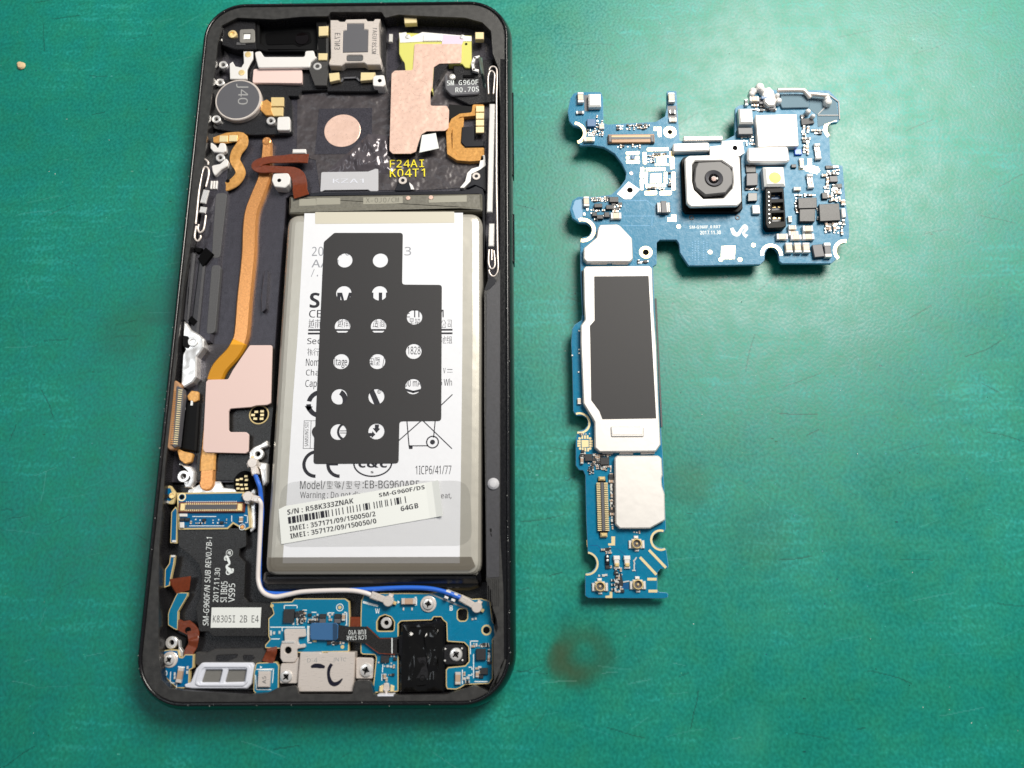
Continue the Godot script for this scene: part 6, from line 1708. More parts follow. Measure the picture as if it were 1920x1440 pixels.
func notches(o: Node3D) -> void:
	for q in [[Vector2(47.41, -41.74), 2.05, 2.75, -82, 70], [Vector2(48.74, -19.2), 2.0, 2.75, -108, 100], [Vector2(103.85, -41.87), 2.0, 2.75, 140, 275], [Vector2(87.62, -13.42), 1.6, 2.3, 172, 368], [Vector2(103.06, -13.87), 2.0, 2.7, 140, 275], [Vector2(47.09, 21.68), 1.75, 2.15, -110, 105], [Vector2(61.89, 44.36), 1.6, 2.0, 65, 290], [Vector2(47.78, 48.6), 1.85, 2.2, -82, 98]]:
		arc(o, "screw_notch_plating", q[0], q[1], q[2], q[3], q[4], 3.19, 3.23, "pale_gold")
	for q in [[Vector2(68.13, -41.7), 0.5, 1.45], [Vector2(61.7, -14.09), 0.62, 1.42]]:
		ring(o, "screw_eye", q[0], q[1], q[2], 3.19, 3.25, "pale_gold")
		lathe(o, "board_hole", q[0], [q[1], 3.2, q[1] * 0.95, 3.22, 0, 3.22], "slot_dark", 18)
	plate(o, "screw_plate", [58.78, -30.17, 61.13, -28.27, 59.06, -26.07, 57.71, -26.08, 56.19, -27.33], 3.19, 3.26, "white_metal", 0.03)
	lathe(o, "board_hole", Vector2(58.98, -28.17), [0.66, 3.25, 0.6, 3.27, 0, 3.27], "slot_dark", 18)
	# marks of bare gold and white print
	for q in [[64.74, -42.97, 66.35, -42.95, 66.23, -40.62, 65.54, -40.63, 65.5, -42.05, 64.7, -42.06], [67.41, -22.42, 68.42, -22.53, 68.44, -20.94, 66.54, -20.96, 66.59, -21.82, 67.37, -21.81], [52.56, 43.61, 53.27, 43.62, 53.2, 45.3, 51.9, 45.29, 51.91, 44.9, 52.51, 44.9], [51.89, 53.75, 52.39, 53.75, 52.34, 54.9, 51.06, 54.89, 51.07, 54.51, 51.87, 54.42], [97.11, -35.04, 97.91, -35.15, 97.75, -33.51, 99.07, -33.12, 99.43, -32.24, 98.68, -31.49, 96.27, -32.27, 96.37, -33.28, 96.94, -33.39]]:
		plate(o, "gold_mark", q, 3.19, 3.225, "pale_gold")
	for p in [Vector2(68.82, -19.79), Vector2(74.99, -14.02), Vector2(84.04, -15.48), Vector2(77.08, -12.34), Vector2(81.04, -12.3)]:
		lathe(o, "gold_dot", p, [0.5, 3.19, 0.45, 3.23, 0, 3.23], "pale_gold", 16)
	for p in [Vector2(71.61, -21.76), Vector2(81.2, -21.67)]:
		ring(o, "dark_ring", p, 0.28, 0.55, 3.19, 3.32, "chip_grey")
	print_text(o, "print", "SM-G960F_0 R07", [71, -19.1, 77.45, -19.16, 71.05, -19.95], 3.222, "silk", "sansbold")
	print_text(o, "print", "2017.11.30", [73.15, -17.93, 77.48, -17.95, 73.2, -18.78], 3.222, "silk", "sansbold")
	var wave := Shape.new()
	wave.band("silk", smooth([79.8, 3.22, -19.36, 80.26, 3.22, -18.15, 81.02, 3.22, -17.9, 81.89, 3.22, -19.1, 82.6, 3.22, -19.7, 82.88, 3.22, -19.09, 82.14, 3.22, -18.13, 82.86, 3.22, -17.4], 5), widths([0.7, 1.0, 0.8, 0.6, 0.9, 0.6, 0.5, 0.9], 5), 0.01)
	commit(wave, o, "emblem")
	plate(o, "gold_square", [77.4, -15.31, 80.28, -15.4, 79.95, -12.43, 77.09, -12.46], 3.19, 3.23, "pale_gold", 0.01)
	dots(o, "plated_holes", [71.49, -16.21, 71.28, -12.75, 72.06, -16.44, 71.8, -12.39, 72.72, -16.43, 72.46, -12.38, 73.83, -16.42, 73.56, -12.37, 74.48, -16.18, 74.22, -12.37], 0.11, 3.19, 3.206, "trace_blue", 0.5)
	bars(o, "trace", [57.47, -25.71, 62.42, -25.78, 62.42, -25.78, 64.57, -23.92, 57.33, -22.28, 66.5, -22.18, 57.13, -20.09, 62.82, -20.03, 63.36, -21.97, 63.26, -20.02], 0.1, 3.19, 3.206, "trace_blue")
	bars(o, "trace", [48.48, 45.27, 49.78, 45.28, 49.78, 45.28, 50.76, 46.07, 52.78, 45.89, 53.78, 45.99, 53.78, 45.99, 55.24, 47.18, 57.06, 49.04, 56.97, 50.98], 0.1, 3.19, 3.206, "trace_dark")


func upper_left(o: Node3D) -> void:
	block(o, "white_chip", Vector2(52.07, -48.86), 2.66, 3.15, 3.2, 4.5, "white_plastic", 0.3)
	chip_part(o, "capacitor", Vector2(49.08, -49.83), 1.25, 2.5, 3.2, 0.9, "lit_ceramic", 0.0, "white_metal")
	block(o, "dark_patch", Vector2(50.38, -48.91), 0.93, 3.96, 3.2, 3.24, "chip_grey")
	chip_part(o, "capacitor", Vector2(48.91, -46.42), 1.7, 0.7, 3.2, 0.5, "chip_grey", 0.0, "white_metal")
	block(o, "blue_chip", Vector2(51.27, -43.78), 1.85, 1.82, 3.2, 3.9, "trace_plug", 0.06)
	chip_part(o, "capacitor", Vector2(53.44, -42.97), 1.1, 1.2, 3.2, 0.6, "lit_ceramic", 0.0, "white_metal")
	chip_part(o, "capacitor", Vector2(50.69, -39.84), 2.3, 1.1, 3.2, 0.8, "lit_ceramic", 0.0, "white_metal")
	specks(o, "solder_specks", [52.38, -45.85, 53.99, -45.57, 53.82, -40.64, 52.22, -40.91], 3, 6, 3.2, 51, 0.75, 0.3)
	specks(o, "solder_specks", [50.31, -42.49, 52.38, -42.46, 52.1, -40.92, 50.49, -40.93], 4, 3, 3.2, 52, 0.85, 0.3)
	# flat connector
	var con := Shape.new()
	con.box("flex_tan", Vector2(59.67, -39.95), 9.9, 2.0, 0.0, 3.2, 3.85, 0.12)
	con.box("laminate", Vector2(59.69, -40.33), 8.8, 0.5, 0.0, 3.4, 3.9, 0.05)
	con.box("chip_grey", Vector2(59.67, -40.01), 8.6, 0.55, 0.0, 3.4, 3.92, 0.05)
	for x in [Vector2(55.14, -39.87), Vector2(64.1, -39.77)]:
		con.box("chip_grey", x, 0.7, 1.7, 0.0, 3.4, 4.0, 0.15)
	var plug := commit(con, o, "flat_connector")
	var teeth := Shape.new()
	for n in 30:
		var x := lerpf(-4.2, 4.2, n / 29.0)
		teeth.box("pale_gold", Vector2(59.7, -39.29) + Vector2(x, 0), 0.16, 0.5, 0, 3.2, 3.5)
	stuff(commit(teeth, plug, "connector_teeth"))
	specks(o, "solder_specks", [56.81, -43.58, 63.74, -43.63, 63.67, -42.33, 56.76, -42.28], 14, 2, 3.2, 53, 0.8, 0.28)
	specks(o, "solder_specks", [56.62, -38.8, 62.81, -38.73, 62.77, -37.84, 56.59, -37.91], 12, 1, 3.2, 54, 0.8, 0.3)
	# narrow tongue
	chip_part(o, "capacitor", Vector2(68.74, -49.59), 1.4, 2.3, 3.2, 0.9, "lit_ceramic", 0.0, "white_metal")
	chip_part(o, "capacitor", Vector2(68.84, -46.31), 1.3, 0.9, 3.2, 0.5, "chip_grey")
	chip_part(o, "capacitor", Vector2(68.85, -44.42), 1.6, 1.0, 3.2, 0.5, "lit_ceramic", 0.0, "white_metal")
	block(o, "dark_patch", Vector2(68.86, -46.58), 1.85, 2.89, 3.2, 3.22, "chip_grey")
	# bare gold pads round the small chips
	for q in [[58.5, -37.12, 61.37, -37.22, 61.33, -36.45, 58.47, -36.36], [58.46, -36.1, 59.26, -36.09, 59.23, -35.33, 58.43, -35.34], [60.4, -36.08, 61.31, -36.07, 61.28, -35.31, 60.37, -35.32], [58.42, -35.09, 61.27, -35.18, 61.35, -34.29, 58.5, -34.32], [63, -37.96, 67.58, -38.04, 67.66, -37.27, 62.97, -37.2], [62.04, -36.95, 62.84, -36.94, 62.82, -34.15, 62.03, -34.16], [67.76, -37.14, 68.68, -37.13, 68.68, -33.08, 67.76, -32.83], [61.42, -33.41, 62.22, -33.52, 61.99, -30.89, 61.19, -30.77], [61.18, -30.64, 61.97, -30.64, 61.86, -28.14, 61.18, -28.15], [68.07, -32.33, 68.75, -32.32, 68.62, -28.07, 67.71, -27.96], [62.07, -27.89, 64.67, -27.99, 64.62, -27, 62.03, -26.9], [65.23, -27.86, 67.82, -27.95, 67.66, -26.96, 65.18, -26.87]]:
		plate(o, "gold_pad", rnd(q, 0.25, 3), 3.19, 3.26, "pale_gold")
	block(o, "blue_chip", Vector2(59.87, -35.7), 0.57, 0.76, 3.2, 3.5, "trace_plug")
	plate(o, "gold_square", [63.51, -31.87, 65.78, -31.97, 65.67, -29.85, 63.29, -29.75], 3.19, 3.25, "pale_gold")
	for k in 9:
		var t := k / 8.0
		for q in [[Vector2(62.76, -32.89), Vector2(66.51, -32.97)], [Vector2(62.47, -29.13), Vector2(66.43, -29.21)]]:
			block(o, "gold_pad", q[0].lerp(q[1], t), 0.33, 0.75, 3.19, 3.25, "pale_gold")
	for k in 8:
		for q in [[Vector2(62.61, -32.13), Vector2(62.39, -29.76)], [Vector2(66.69, -32.09), Vector2(66.57, -29.71)]]:
			block(o, "gold_pad", q[0].lerp(q[1], k / 7.0), 0.65, 0.3, 3.19, 3.25, "pale_gold")
	specks(o, "solder_specks", [63.04, -36.3, 64.52, -36.29, 64.43, -34.39, 62.95, -34.4], 3, 3, 3.2, 55, 0.95, 0.3)
	block(o, "gold_square", Vector2(65.99, -34.88), 1.94, 1.27, 3.2, 3.26, "pale_gold")
	for x in 5:
		for z in [Vector2(64.84, -35.9), Vector2(64.75, -34)]:
			block(o, "gold_pad", z + Vector2(0.62 * x, 0), 0.42, 0.5, 3.19, 3.26, "pale_gold")
	specks(o, "solder_specks", [64.55, -36.8, 67.06, -36.77, 67.02, -36.13, 64.52, -36.16], 6, 1, 3.2, 56, 0.8, 0.26)
	specks(o, "solder_specks", [67.27, -32.21, 67.95, -32.2, 67.76, -28.83, 67.08, -28.83], 1, 7, 3.2, 57, 0.8, 0.28)
	specks(o, "solder_specks", [62.34, -28.76, 66.41, -28.84, 66.37, -28.09, 62.31, -28.14], 9, 1, 3.2, 58, 0.85, 0.3)
	lathe(o, "gold_dot", Vector2(59.43, -32.04), [0.4, 3.19, 0.36, 3.25, 0, 3.25], "copper_tape", 14)
	# coil with ribs
	var coil := Shape.new()
	coil.box("chip_grey", Vector2(65.73, -23.76), 1.2, 2.7, 0.0, 3.2, 4.3, 0.1)
	for x in [-1.15, -0.75, 0.7, 1.1]:
		coil.box("white_metal", Vector2(65.73, -23.76) + Vector2(x, 0.0), 0.3, 2.2, 0.0, 3.2, 4.1, 0.1)
	for z in 4:
		coil.box("ceramic", Vector2(65.77, -23.86) + Vector2(0, (z - 1.5) * 0.6), 2.8, 0.22, 0.0, 3.2, 3.9, 0.05)
	commit(coil, o, "ribbed_coil")
	# lower lobe
	plate(o, "dark_patch", rnd([46.74, -24.1, 47.35, -25.94, 48.94, -26.3, 48.81, -21.63, 47.47, -21.64], 0.5), 3.19, 3.21, "blue_edge")
	chip_part(o, "capacitor", Vector2(49.66, -25.35), 1.2, 2.2, 3.2, 0.8, "lit_ceramic", 0.0, "white_metal")
	specks(o, "solder_specks", [50.75, -26.52, 54.36, -26.61, 54.32, -25.5, 50.72, -25.54], 8, 2, 3.2, 61, 0.85, 0.3)
	for p in [[Vector2(55.45, -25.73), 1.9, 1.2], [Vector2(52.14, -24.41), 1.7, 0.9], [Vector2(54.6, -24.02), 1.7, 0.9], [Vector2(53.87, -22.31), 1.1, 1.1], [Vector2(51.3, -22.46), 1.0, 0.9], [Vector2(52.4, -21.84), 1.3, 0.9]]:
		block(o, "chip", p[0], p[1], p[2], 3.2, 3.9, "chip_black", 0.06)
	chip_part(o, "capacitor", Vector2(55.75, -22.04), 2.2, 1.4, 3.2, 0.8, "lit_ceramic", 0.0, "white_metal")
	specks(o, "solder_specks", [50.45, -23.94, 53.59, -23.91, 53.49, -21.1, 50.36, -21.13], 6, 4, 3.2, 62, 0.5, 0.28)
	specks(o, "solder_specks", [55.2, -25, 57, -25.22, 56.92, -23.01, 55.35, -23.03], 3, 4, 3.2, 63, 0.8, 0.32)
	for p in [Vector2(49.18, -22.73), Vector2(49.88, -23.82)]:
		block(o, "solder_pad", p, 0.55, 0.7, 3.2, 3.4, "solder", 0.08)
	specks(o, "solder_specks", [59.35, -12.27, 62.22, -12.36, 62.18, -11.53, 59.32, -11.56], 6, 1, 3.2, 64, 0.9, 0.3)


func camera_and_flash(o: Node3D) -> void:
	plate(o, "silver_rail", [70.83, -40.21, 79.15, -40.24, 79.08, -39.22, 70.76, -39.19], 3.2, 4.0, "steel", 0.15)
	plate(o, "shield_bar", rnd([68.36, -38.33, 76.09, -38.5, 76.07, -36.47, 68.25, -36.3], 0.5), 3.2, 4.5, "white_metal", 0.25)
	plate(o, "camera_bracket", rnd([78.71, -38.72, 83.15, -38.93, 83.37, -35.88, 82.3, -35.14, 75.98, -35.21, 76.13, -37.48, 78.64, -37.71], 0.3), 3.6, 4.5, "white_metal", 0.1)
	lathe(o, "bracket_hole", Vector2(81.42, -37.04), [0.6, 4.48, 0.55, 4.52, 0, 4.52], "slot_dark", 18)
	block(o, "bracket_tab", Vector2(77.26, -36.82), 1.47, 1.78, 3.2, 4.1, "pad_grey", 0.1)
	# the camera
	var cam := plate(o, "camera", rnd([69.92, -34.5, 70.53, -35.25, 82.76, -35.37, 82.22, -25.42, 82.16, -23.23, 81.2, -22.39, 70.22, -22.5, 69.72, -23.36], 0.5), 3.2, 4.2, "deep_black", 0.2)
	label(cam, "square camera with white metal collar and grey lens barrel")
	plate(cam, "camera_body", rnd([70.47, -34.55, 82.05, -34.8, 81.66, -23.96, 80.93, -23.12, 70.78, -23.1, 70.17, -23.95], 0.6), 4.2, 5.6, "gloss_black", 0.2)
	var bore := rnd([72.32, -33.13, 77.89, -33.19, 79.99, -31.44, 79.97, -28.24, 79.64, -26.78, 77.72, -24.62, 73.54, -24.54, 71.8, -26.62, 71.48, -28.58, 71.71, -32.27], 0.3)
	plate(cam, "collar", rnd([70.23, -33.65, 71.17, -34.39, 80.89, -34.53, 81.72, -33.77, 81.4, -23.86, 80.45, -22.9, 70.79, -22.76, 70.07, -23.61], 0.8), 5.55, 6.3, "white_metal", 0.25, [bore])
	plate(cam, "barrel_well", rnd([71.81, -33.61, 80.54, -33.64, 80.09, -24.67, 71.47, -24.63], 0.5), 5.55, 5.7, "deep_black")
	plate(cam, "lens_barrel", rnd([72.81, -32.53, 77.49, -32.72, 79.38, -31.35, 79.84, -30.11, 79.65, -27.55, 78.07, -25.51, 73.87, -25.07, 72.01, -26.78, 71.77, -28.25, 72.17, -31.18], 0.4), 5.7, 6.8, "lens_grey", 0.2, [circle(Vector2(75.83, -28.75), 1.75, 28)])
	lathe(cam, "lens_cone", Vector2(75.91, -28.92), [1.75, 6.78, 1.2, 6.35, 1.15, 6.2, 0.75, 6.1], "chip_grey", 28)
	lathe(cam, "lens_glass", Vector2(75.97, -29.03), [1.2, 6.12, 0.9, 6.28, 0.5, 6.36, 0, 6.4], "lens_glass", 24)
	lathe(cam, "lens_iris", Vector2(75.96, -28.9), [0.5, 6.3, 0.5, 6.42, 0.2, 6.44, 0, 6.44], "flex_brown", 16)
	for p in [Vector2(72.19, -24.29), Vector2(79.85, -23.85)]:
		lathe(cam, "collar_dimple", p, [0.28, 6.29, 0.25, 6.32, 0, 6.31], "shield", 12)
	# flash and sensors
	block(o, "flash_lamp", Vector2(88.93, -29.99), 4.34, 4.46, 3.2, 5.4, "white_plastic", 0.5)
	lathe(o, "flash_phosphor", Vector2(88.96, -29.57), [1.3, 5.35, 1.25, 5.43, 0.6, 5.48, 0, 5.49], "led_yellow", 24)
	var sensor := plate(o, "sensor_bar", rnd([86.87, -27.42, 90.76, -27.5, 90.52, -18.79, 89.61, -18.44, 86.65, -18.35, 86.29, -19.31], 0.3), 3.2, 5.0, "deep_black", 0.15, [[88.11, -26.3, 90.22, -26.4, 90.21, -25.06, 87.99, -24.96], [88.02, -23.99, 90.23, -24.09, 90.2, -22.52, 87.88, -22.42], [87.82, -21.7, 90.14, -21.79, 90.08, -19.99, 87.77, -19.89]])
	label(sensor, "black bar with three sensor openings")
	for q in [[[88.39, -26.73, 90.52, -26.83, 90.51, -25.48, 88.28, -25.38], "trace_plug"], [[88.3, -24.4, 90.53, -24.5, 90.5, -22.92, 88.17, -22.82], "chip_grey"], [[88.1, -22.09, 90.44, -22.19, 90.38, -20.38, 88.06, -20.28], "chip_grey"]]:
		plate(sensor, "sensor_pane", q[0], 3.3, 3.7, q[1])
	for p in [Vector2(88.83, -26.44), Vector2(90.39, -26.43), Vector2(88.82, -23.75), Vector2(89.93, -23.74), Vector2(88.7, -21.2), Vector2(89.81, -21.18)]:
		block(sensor, "gold_pad", p, 0.8, 0.5, 3.7, 3.85, "gold", 0.08)
	dots(sensor, "rivets", [87.51, -26.42, 87.15, -19.64], 0.13, 5.0, 5.06, "solder", 0.9)
	for q in [[[83.51, -31.28, 85.9, -31.38, 85.66, -28.51, 83.29, -28.41], "chip_grey", 4.2], [[83.51, -26.92, 85.53, -26.9, 85.38, -25.05, 83.35, -24.95], "blue_black", 4.0]]:
		plate(o, "chip", rnd(q[0], 0.15), 3.2, q[2], q[1], 0.1)
	block(o, "white_chip", Vector2(84.99, -23.18), 1.56, 1.95, 3.2, 3.95, "white_metal", 0.15)
	specks(o, "solder_specks", [83.29, -28.41, 85.99, -28.38, 85.93, -27.64, 83.23, -27.67], 5, 1, 3.2, 71, 0.9, 0.3)
	block(o, "dark_step", Vector2(84.7, -32.71), 2.15, 1.89, 3.2, 3.6, "chip_black", 0.1)
	block(o, "solder_dot", Vector2(87.19, -32.02), 0.6, 0.9, 3.2, 3.7, "white_metal", 0.2)
	chip_part(o, "capacitor", Vector2(91.92, -21), 0.8, 1.3, 3.2, 0.6, "lit_ceramic", 0.0, "white_metal")


func upper_right(o: Node3D) -> void:
	block(o, "white_chip", Vector2(84.21, -44.44), 2.97, 3.63, 3.2, 4.9, "white_metal", 0.35)
	var coil := block(o, "power_coil", Vector2(83.97, -41.09), 3.19, 1.67, 3.2, 4.4, "chip_grey", 0.15)
	label(coil, "grey power coil beside the large silver shield")
	specks(o, "solder_specks", [82.65, -40.69, 86.08, -40.65, 85.89, -38.22, 84.29, -38.24], 5, 3, 3.2, 81, 0.8, 0.32)
	var can := plate(o, "shield_can", rnd([86.26, -44.73, 95.18, -44.88, 94.9, -37.21, 86.2, -37.06], 0.3), 3.2, 4.7, "shield", 0.2)
	label(can, "large square silver shield can near the top")
	plate(o, "shield_bar", rnd([84.05, -36.96, 92.53, -37.12, 92.67, -33.84, 91.97, -33.48, 84.1, -33.44, 83.71, -34.07], 0.6), 3.2, 4.9, "white_metal", 0.35)
	plate(o, "bar_foot", rnd([84.5, -35.18, 92.24, -35.22, 92.08, -33.45, 84.36, -33.41], 0.3), 3.2, 3.9, "chip_grey", 0.1)
	# crowded corner with its clip
	for p in [[Vector2(87.97, -51.84), 0.95], [Vector2(86.39, -50.81), 0.8], [Vector2(86.04, -50.16), 0.7], [Vector2(91.71, -48.38), 0.7], [Vector2(91.5, -49.63), 0.55], [Vector2(102.31, -47.99), 0.85], [Vector2(102.2, -48.78), 0.7], [Vector2(97.79, -45.7), 0.6], [Vector2(98.71, -44.52), 0.5], [Vector2(88.67, -50.86), 0.7]]:
		lathe(o, "solder_dome", p[0], [p[1], 3.2, p[1], 4.1, p[1] * 0.8, 4.45, p[1] * 0.4, 4.65, 0, 4.7], "white_metal", 18)
	plate(o, "spring_hood", rnd([88.55, -51.17, 89.97, -51.68, 90.8, -50.61, 91.17, -48.25, 90.71, -46.95, 89.33, -46.84, 88.49, -47.76, 88.18, -49.59], 0.5), 3.2, 4.6, "shield", 0.3)
	block(o, "dark_gap", Vector2(88.56, -48.94), 1.26, 0.66, 4.3, 4.62, "trace_plug", 0.05)
	chip_part(o, "capacitor", Vector2(86.53, -48.98), 2.0, 1.2, 3.2, 1.0, "lit_ceramic", 0.0, "white_metal")
	block(o, "chip", Vector2(88.18, -48.58), 1.27, 1.59, 3.2, 4.0, "chip_grey", 0.08)
	chip_part(o, "capacitor", Vector2(84.86, -48.34), 0.7, 1.5, 3.2, 0.7, "chip_grey", 0.0, "solder")
	specks(o, "solder_specks", [86.22, -48.08, 91.06, -47.76, 90.94, -46.31, 86.32, -46.37], 9, 2, 3.2, 82, 0.85, 0.36)
	block(o, "chip", Vector2(90.3, -46.98), 1.62, 1.05, 3.2, 3.9, "chip_grey", 0.08)
	var clip := Shape.new()
	clip.tube("steel", smooth([91.64, 4.4, -50.75, 96.71, 4.4, -50.69, 97.62, 4.3, -50.22, 98.27, 4.2, -49.36, 98.5, 4.1, -49.03], 5), 0.5, 10)
	clip.tube("steel", smooth([98.09, 4.2, -49.89, 100.1, 4.3, -49.66, 102.38, 4.3, -49.37], 4), 0.45, 10)
	commit(clip, o, "aerial_clip")
	plate(o, "aerial_plate", rnd([92.54, -50.24, 97.76, -50.3, 98.47, -49.24, 98.37, -47.01, 92.48, -46.95, 92.14, -48.26], 0.3), 3.2, 3.7, "pane_grey", 0.1)
	plate(o, "clear_window", [98.84, -49.9, 102.98, -49.59, 104.48, -48.51, 104.5, -44.33, 99.95, -42.56, 100.01, -45.42, 98.55, -47.01], 3.2, 3.26, "pane_grey")
	bars(o, "window_rib", [102.7, -48.01, 100.25, -45.55, 100.23, -45.29, 104.48, -45.24, 103.05, -50.25, 104.95, -48.51, 104.95, -48.51, 104.73, -44.32], 0.22, 3.2, 3.4, "pad_light")
	specks(o, "solder_specks", [96.5, -45.33, 98.23, -45.31, 97.77, -42.98, 96.3, -43.25], 3, 3, 3.2, 83, 0.5, 0.3)
	plate(o, "chip", rnd([96.29, -44.29, 98.84, -44.52, 99.17, -43.22, 96.37, -42.73], 0.2), 3.2, 3.7, "pad_grey", 0.08)
	specks(o, "solder_specks", [96.37, -42.73, 98.18, -42.45, 97.32, -36.05, 95.96, -36.06], 2, 8, 3.2, 84, 0.9, 0.42)
	specks(o, "solder_specks", [98.57, -41.8, 100.63, -41.78, 100.52, -40.62, 98.46, -40.64], 4, 2, 3.2, 85, 0.9, 0.32)
	block(o, "blue_chip", Vector2(95.03, -36.46), 1.48, 1.28, 3.2, 3.7, "cable_blue", 0.08)
	for q in [[Vector2(99.11, -36.44), 2.9], [Vector2(96.9, -29.57), 2.5]]:
		var s := Shape.new()
		for x in [-0.42, 0.0, 0.42]:
			s.box("steel", q[0] + Vector2(x, 0), 0.26, q[1], -0.05, 3.2, 3.7, 0.06)
		s.box("white_metal", q[0] + Vector2(0, -q[1] * 0.52), 1.3, 0.7, -0.05, 3.2, 4.0, 0.2)
		s.box("white_metal", q[0] + Vector2(0, q[1] * 0.52), 1.3, 0.7, -0.05, 3.2, 4.0, 0.2)
		commit(s, o, "spring_contact")
	chip_part(o, "capacitor", Vector2(95.51, -33.79), 0.9, 2.2, 3.2, 0.6, "lit_ceramic", 0.0, "white_metal")
	block(o, "gold_pad", Vector2(95.65, -32.91), 1.36, 0.76, 3.19, 3.26, "pale_gold")
	block(o, "chip", Vector2(93.81, -33.18), 1.02, 0.76, 3.2, 3.7, "chip_black", 0.06)
	chip_part(o, "capacitor", Vector2(94.01, -27.83), 1.5, 0.8, 3.2, 0.7, "lit_ceramic", 0.0, "white_metal")
	specks(o, "solder_specks", [100.67, -33.23, 103.39, -33.32, 103.36, -30.94, 100.66, -30.97], 4, 3, 3.2, 86, 0.95, 0.42)
	specks(o, "solder_specks", [99.78, -31.23, 100.91, -31.22, 100.81, -26, 99.69, -26.01], 2, 6, 3.2, 87, 0.7, 0.4)
	block(o, "chip", Vector2(101.85, -30.02), 1.69, 1.38, 3.2, 3.8, "chip_grey", 0.08)
	specks(o, "solder_specks", [101.35, -28.96, 103.15, -28.94, 103.1, -26.47, 101.09, -26.49], 3, 3, 3.2, 88, 0.95, 0.5)
	block(o, "chip", Vector2(99.66, -26.19), 1.23, 1.36, 3.2, 3.8, "chip_black", 0.08)
	specks(o, "solder_specks", [93.49, -26.81, 97.98, -26.77, 97.93, -26.27, 93.45, -26.32], 10, 1, 3.2, 89, 0.9, 0.28)
	specks(o, "solder_specks", [93.42, -26.07, 94.1, -26.07, 93.77, -22.63, 93.33, -22.64], 1, 6, 3.2, 90, 0.8, 0.36)
	specks(o, "solder_specks", [100.53, -26.49, 102.88, -26.47, 103.15, -24.86, 100.58, -24.89], 4, 2, 3.2, 91, 0.85, 0.36)
	for q in [[93.81, -25.55, 97.72, -25.63, 97.58, -23.19, 93.69, -23.11], [93.9, -22.98, 97.24, -23.07, 96.83, -20.17, 93.64, -20.2], [98.04, -24.06, 102.27, -24.26, 102.19, -20.38, 97.86, -20.18]]:
		plate(o, "chip", rnd(q, 0.12), 3.2, 4.2, "chip_black", 0.1)
	specks(o, "solder_specks", [97.79, -23.82, 98.35, -23.81, 98.14, -20.64, 97.47, -20.65], 1, 6, 3.2, 92, 0.9, 0.3)
	block(o, "white_chip", Vector2(103.14, -22.25), 0.89, 2.08, 3.2, 3.9, "white_metal", 0.2)
	chip_part(o, "capacitor", Vector2(103.35, -24.62), 0.9, 1.2, 3.2, 0.6, "ceramic")
	specks(o, "solder_specks", [99.03, -20.63, 103.37, -20.71, 103.33, -19.38, 99.11, -19.3], 6, 1, 3.2, 93, 0.98, 0.5)
	specks(o, "solder_specks", [98.89, -19.3, 103, -19.38, 102.8, -17.58, 98.83, -17.62], 5, 2, 3.2, 94, 0.95, 0.44)
	for q in [[Vector2(92.15, -18.99), 1.6, 1.0], [Vector2(95.33, -18.72), 2.1, 1.3], [Vector2(89.87, -16.97), 2.3, 1.3], [Vector2(92.25, -17.67), 2.0, 1.0], [Vector2(92.72, -16.82), 2.2, 1.1], [Vector2(95.26, -16.92), 2.4, 1.3]]:
		chip_part(o, "capacitor", q[0], q[1], q[2], 3.2, 0.9, "lit_ceramic", 0.0, "white_metal")
	for p in [Vector2(91.02, -14.46), Vector2(92.83, -14.44), Vector2(94.58, -14.43)]:
		chip_part(o, "capacitor", p, 1.35, 2.2, 3.2, 1.0, "lit_ceramic", 0.0, "white_metal")
	block(o, "chip", Vector2(96.98, -13.75), 2.08, 2.73, 3.2, 4.1, "chip_grey", 0.1, -0.1)
	chip_part(o, "capacitor", Vector2(98.91, -13.91), 1.4, 3.2, 3.2, 1.0, "chip_grey", 0.0, "white_metal")


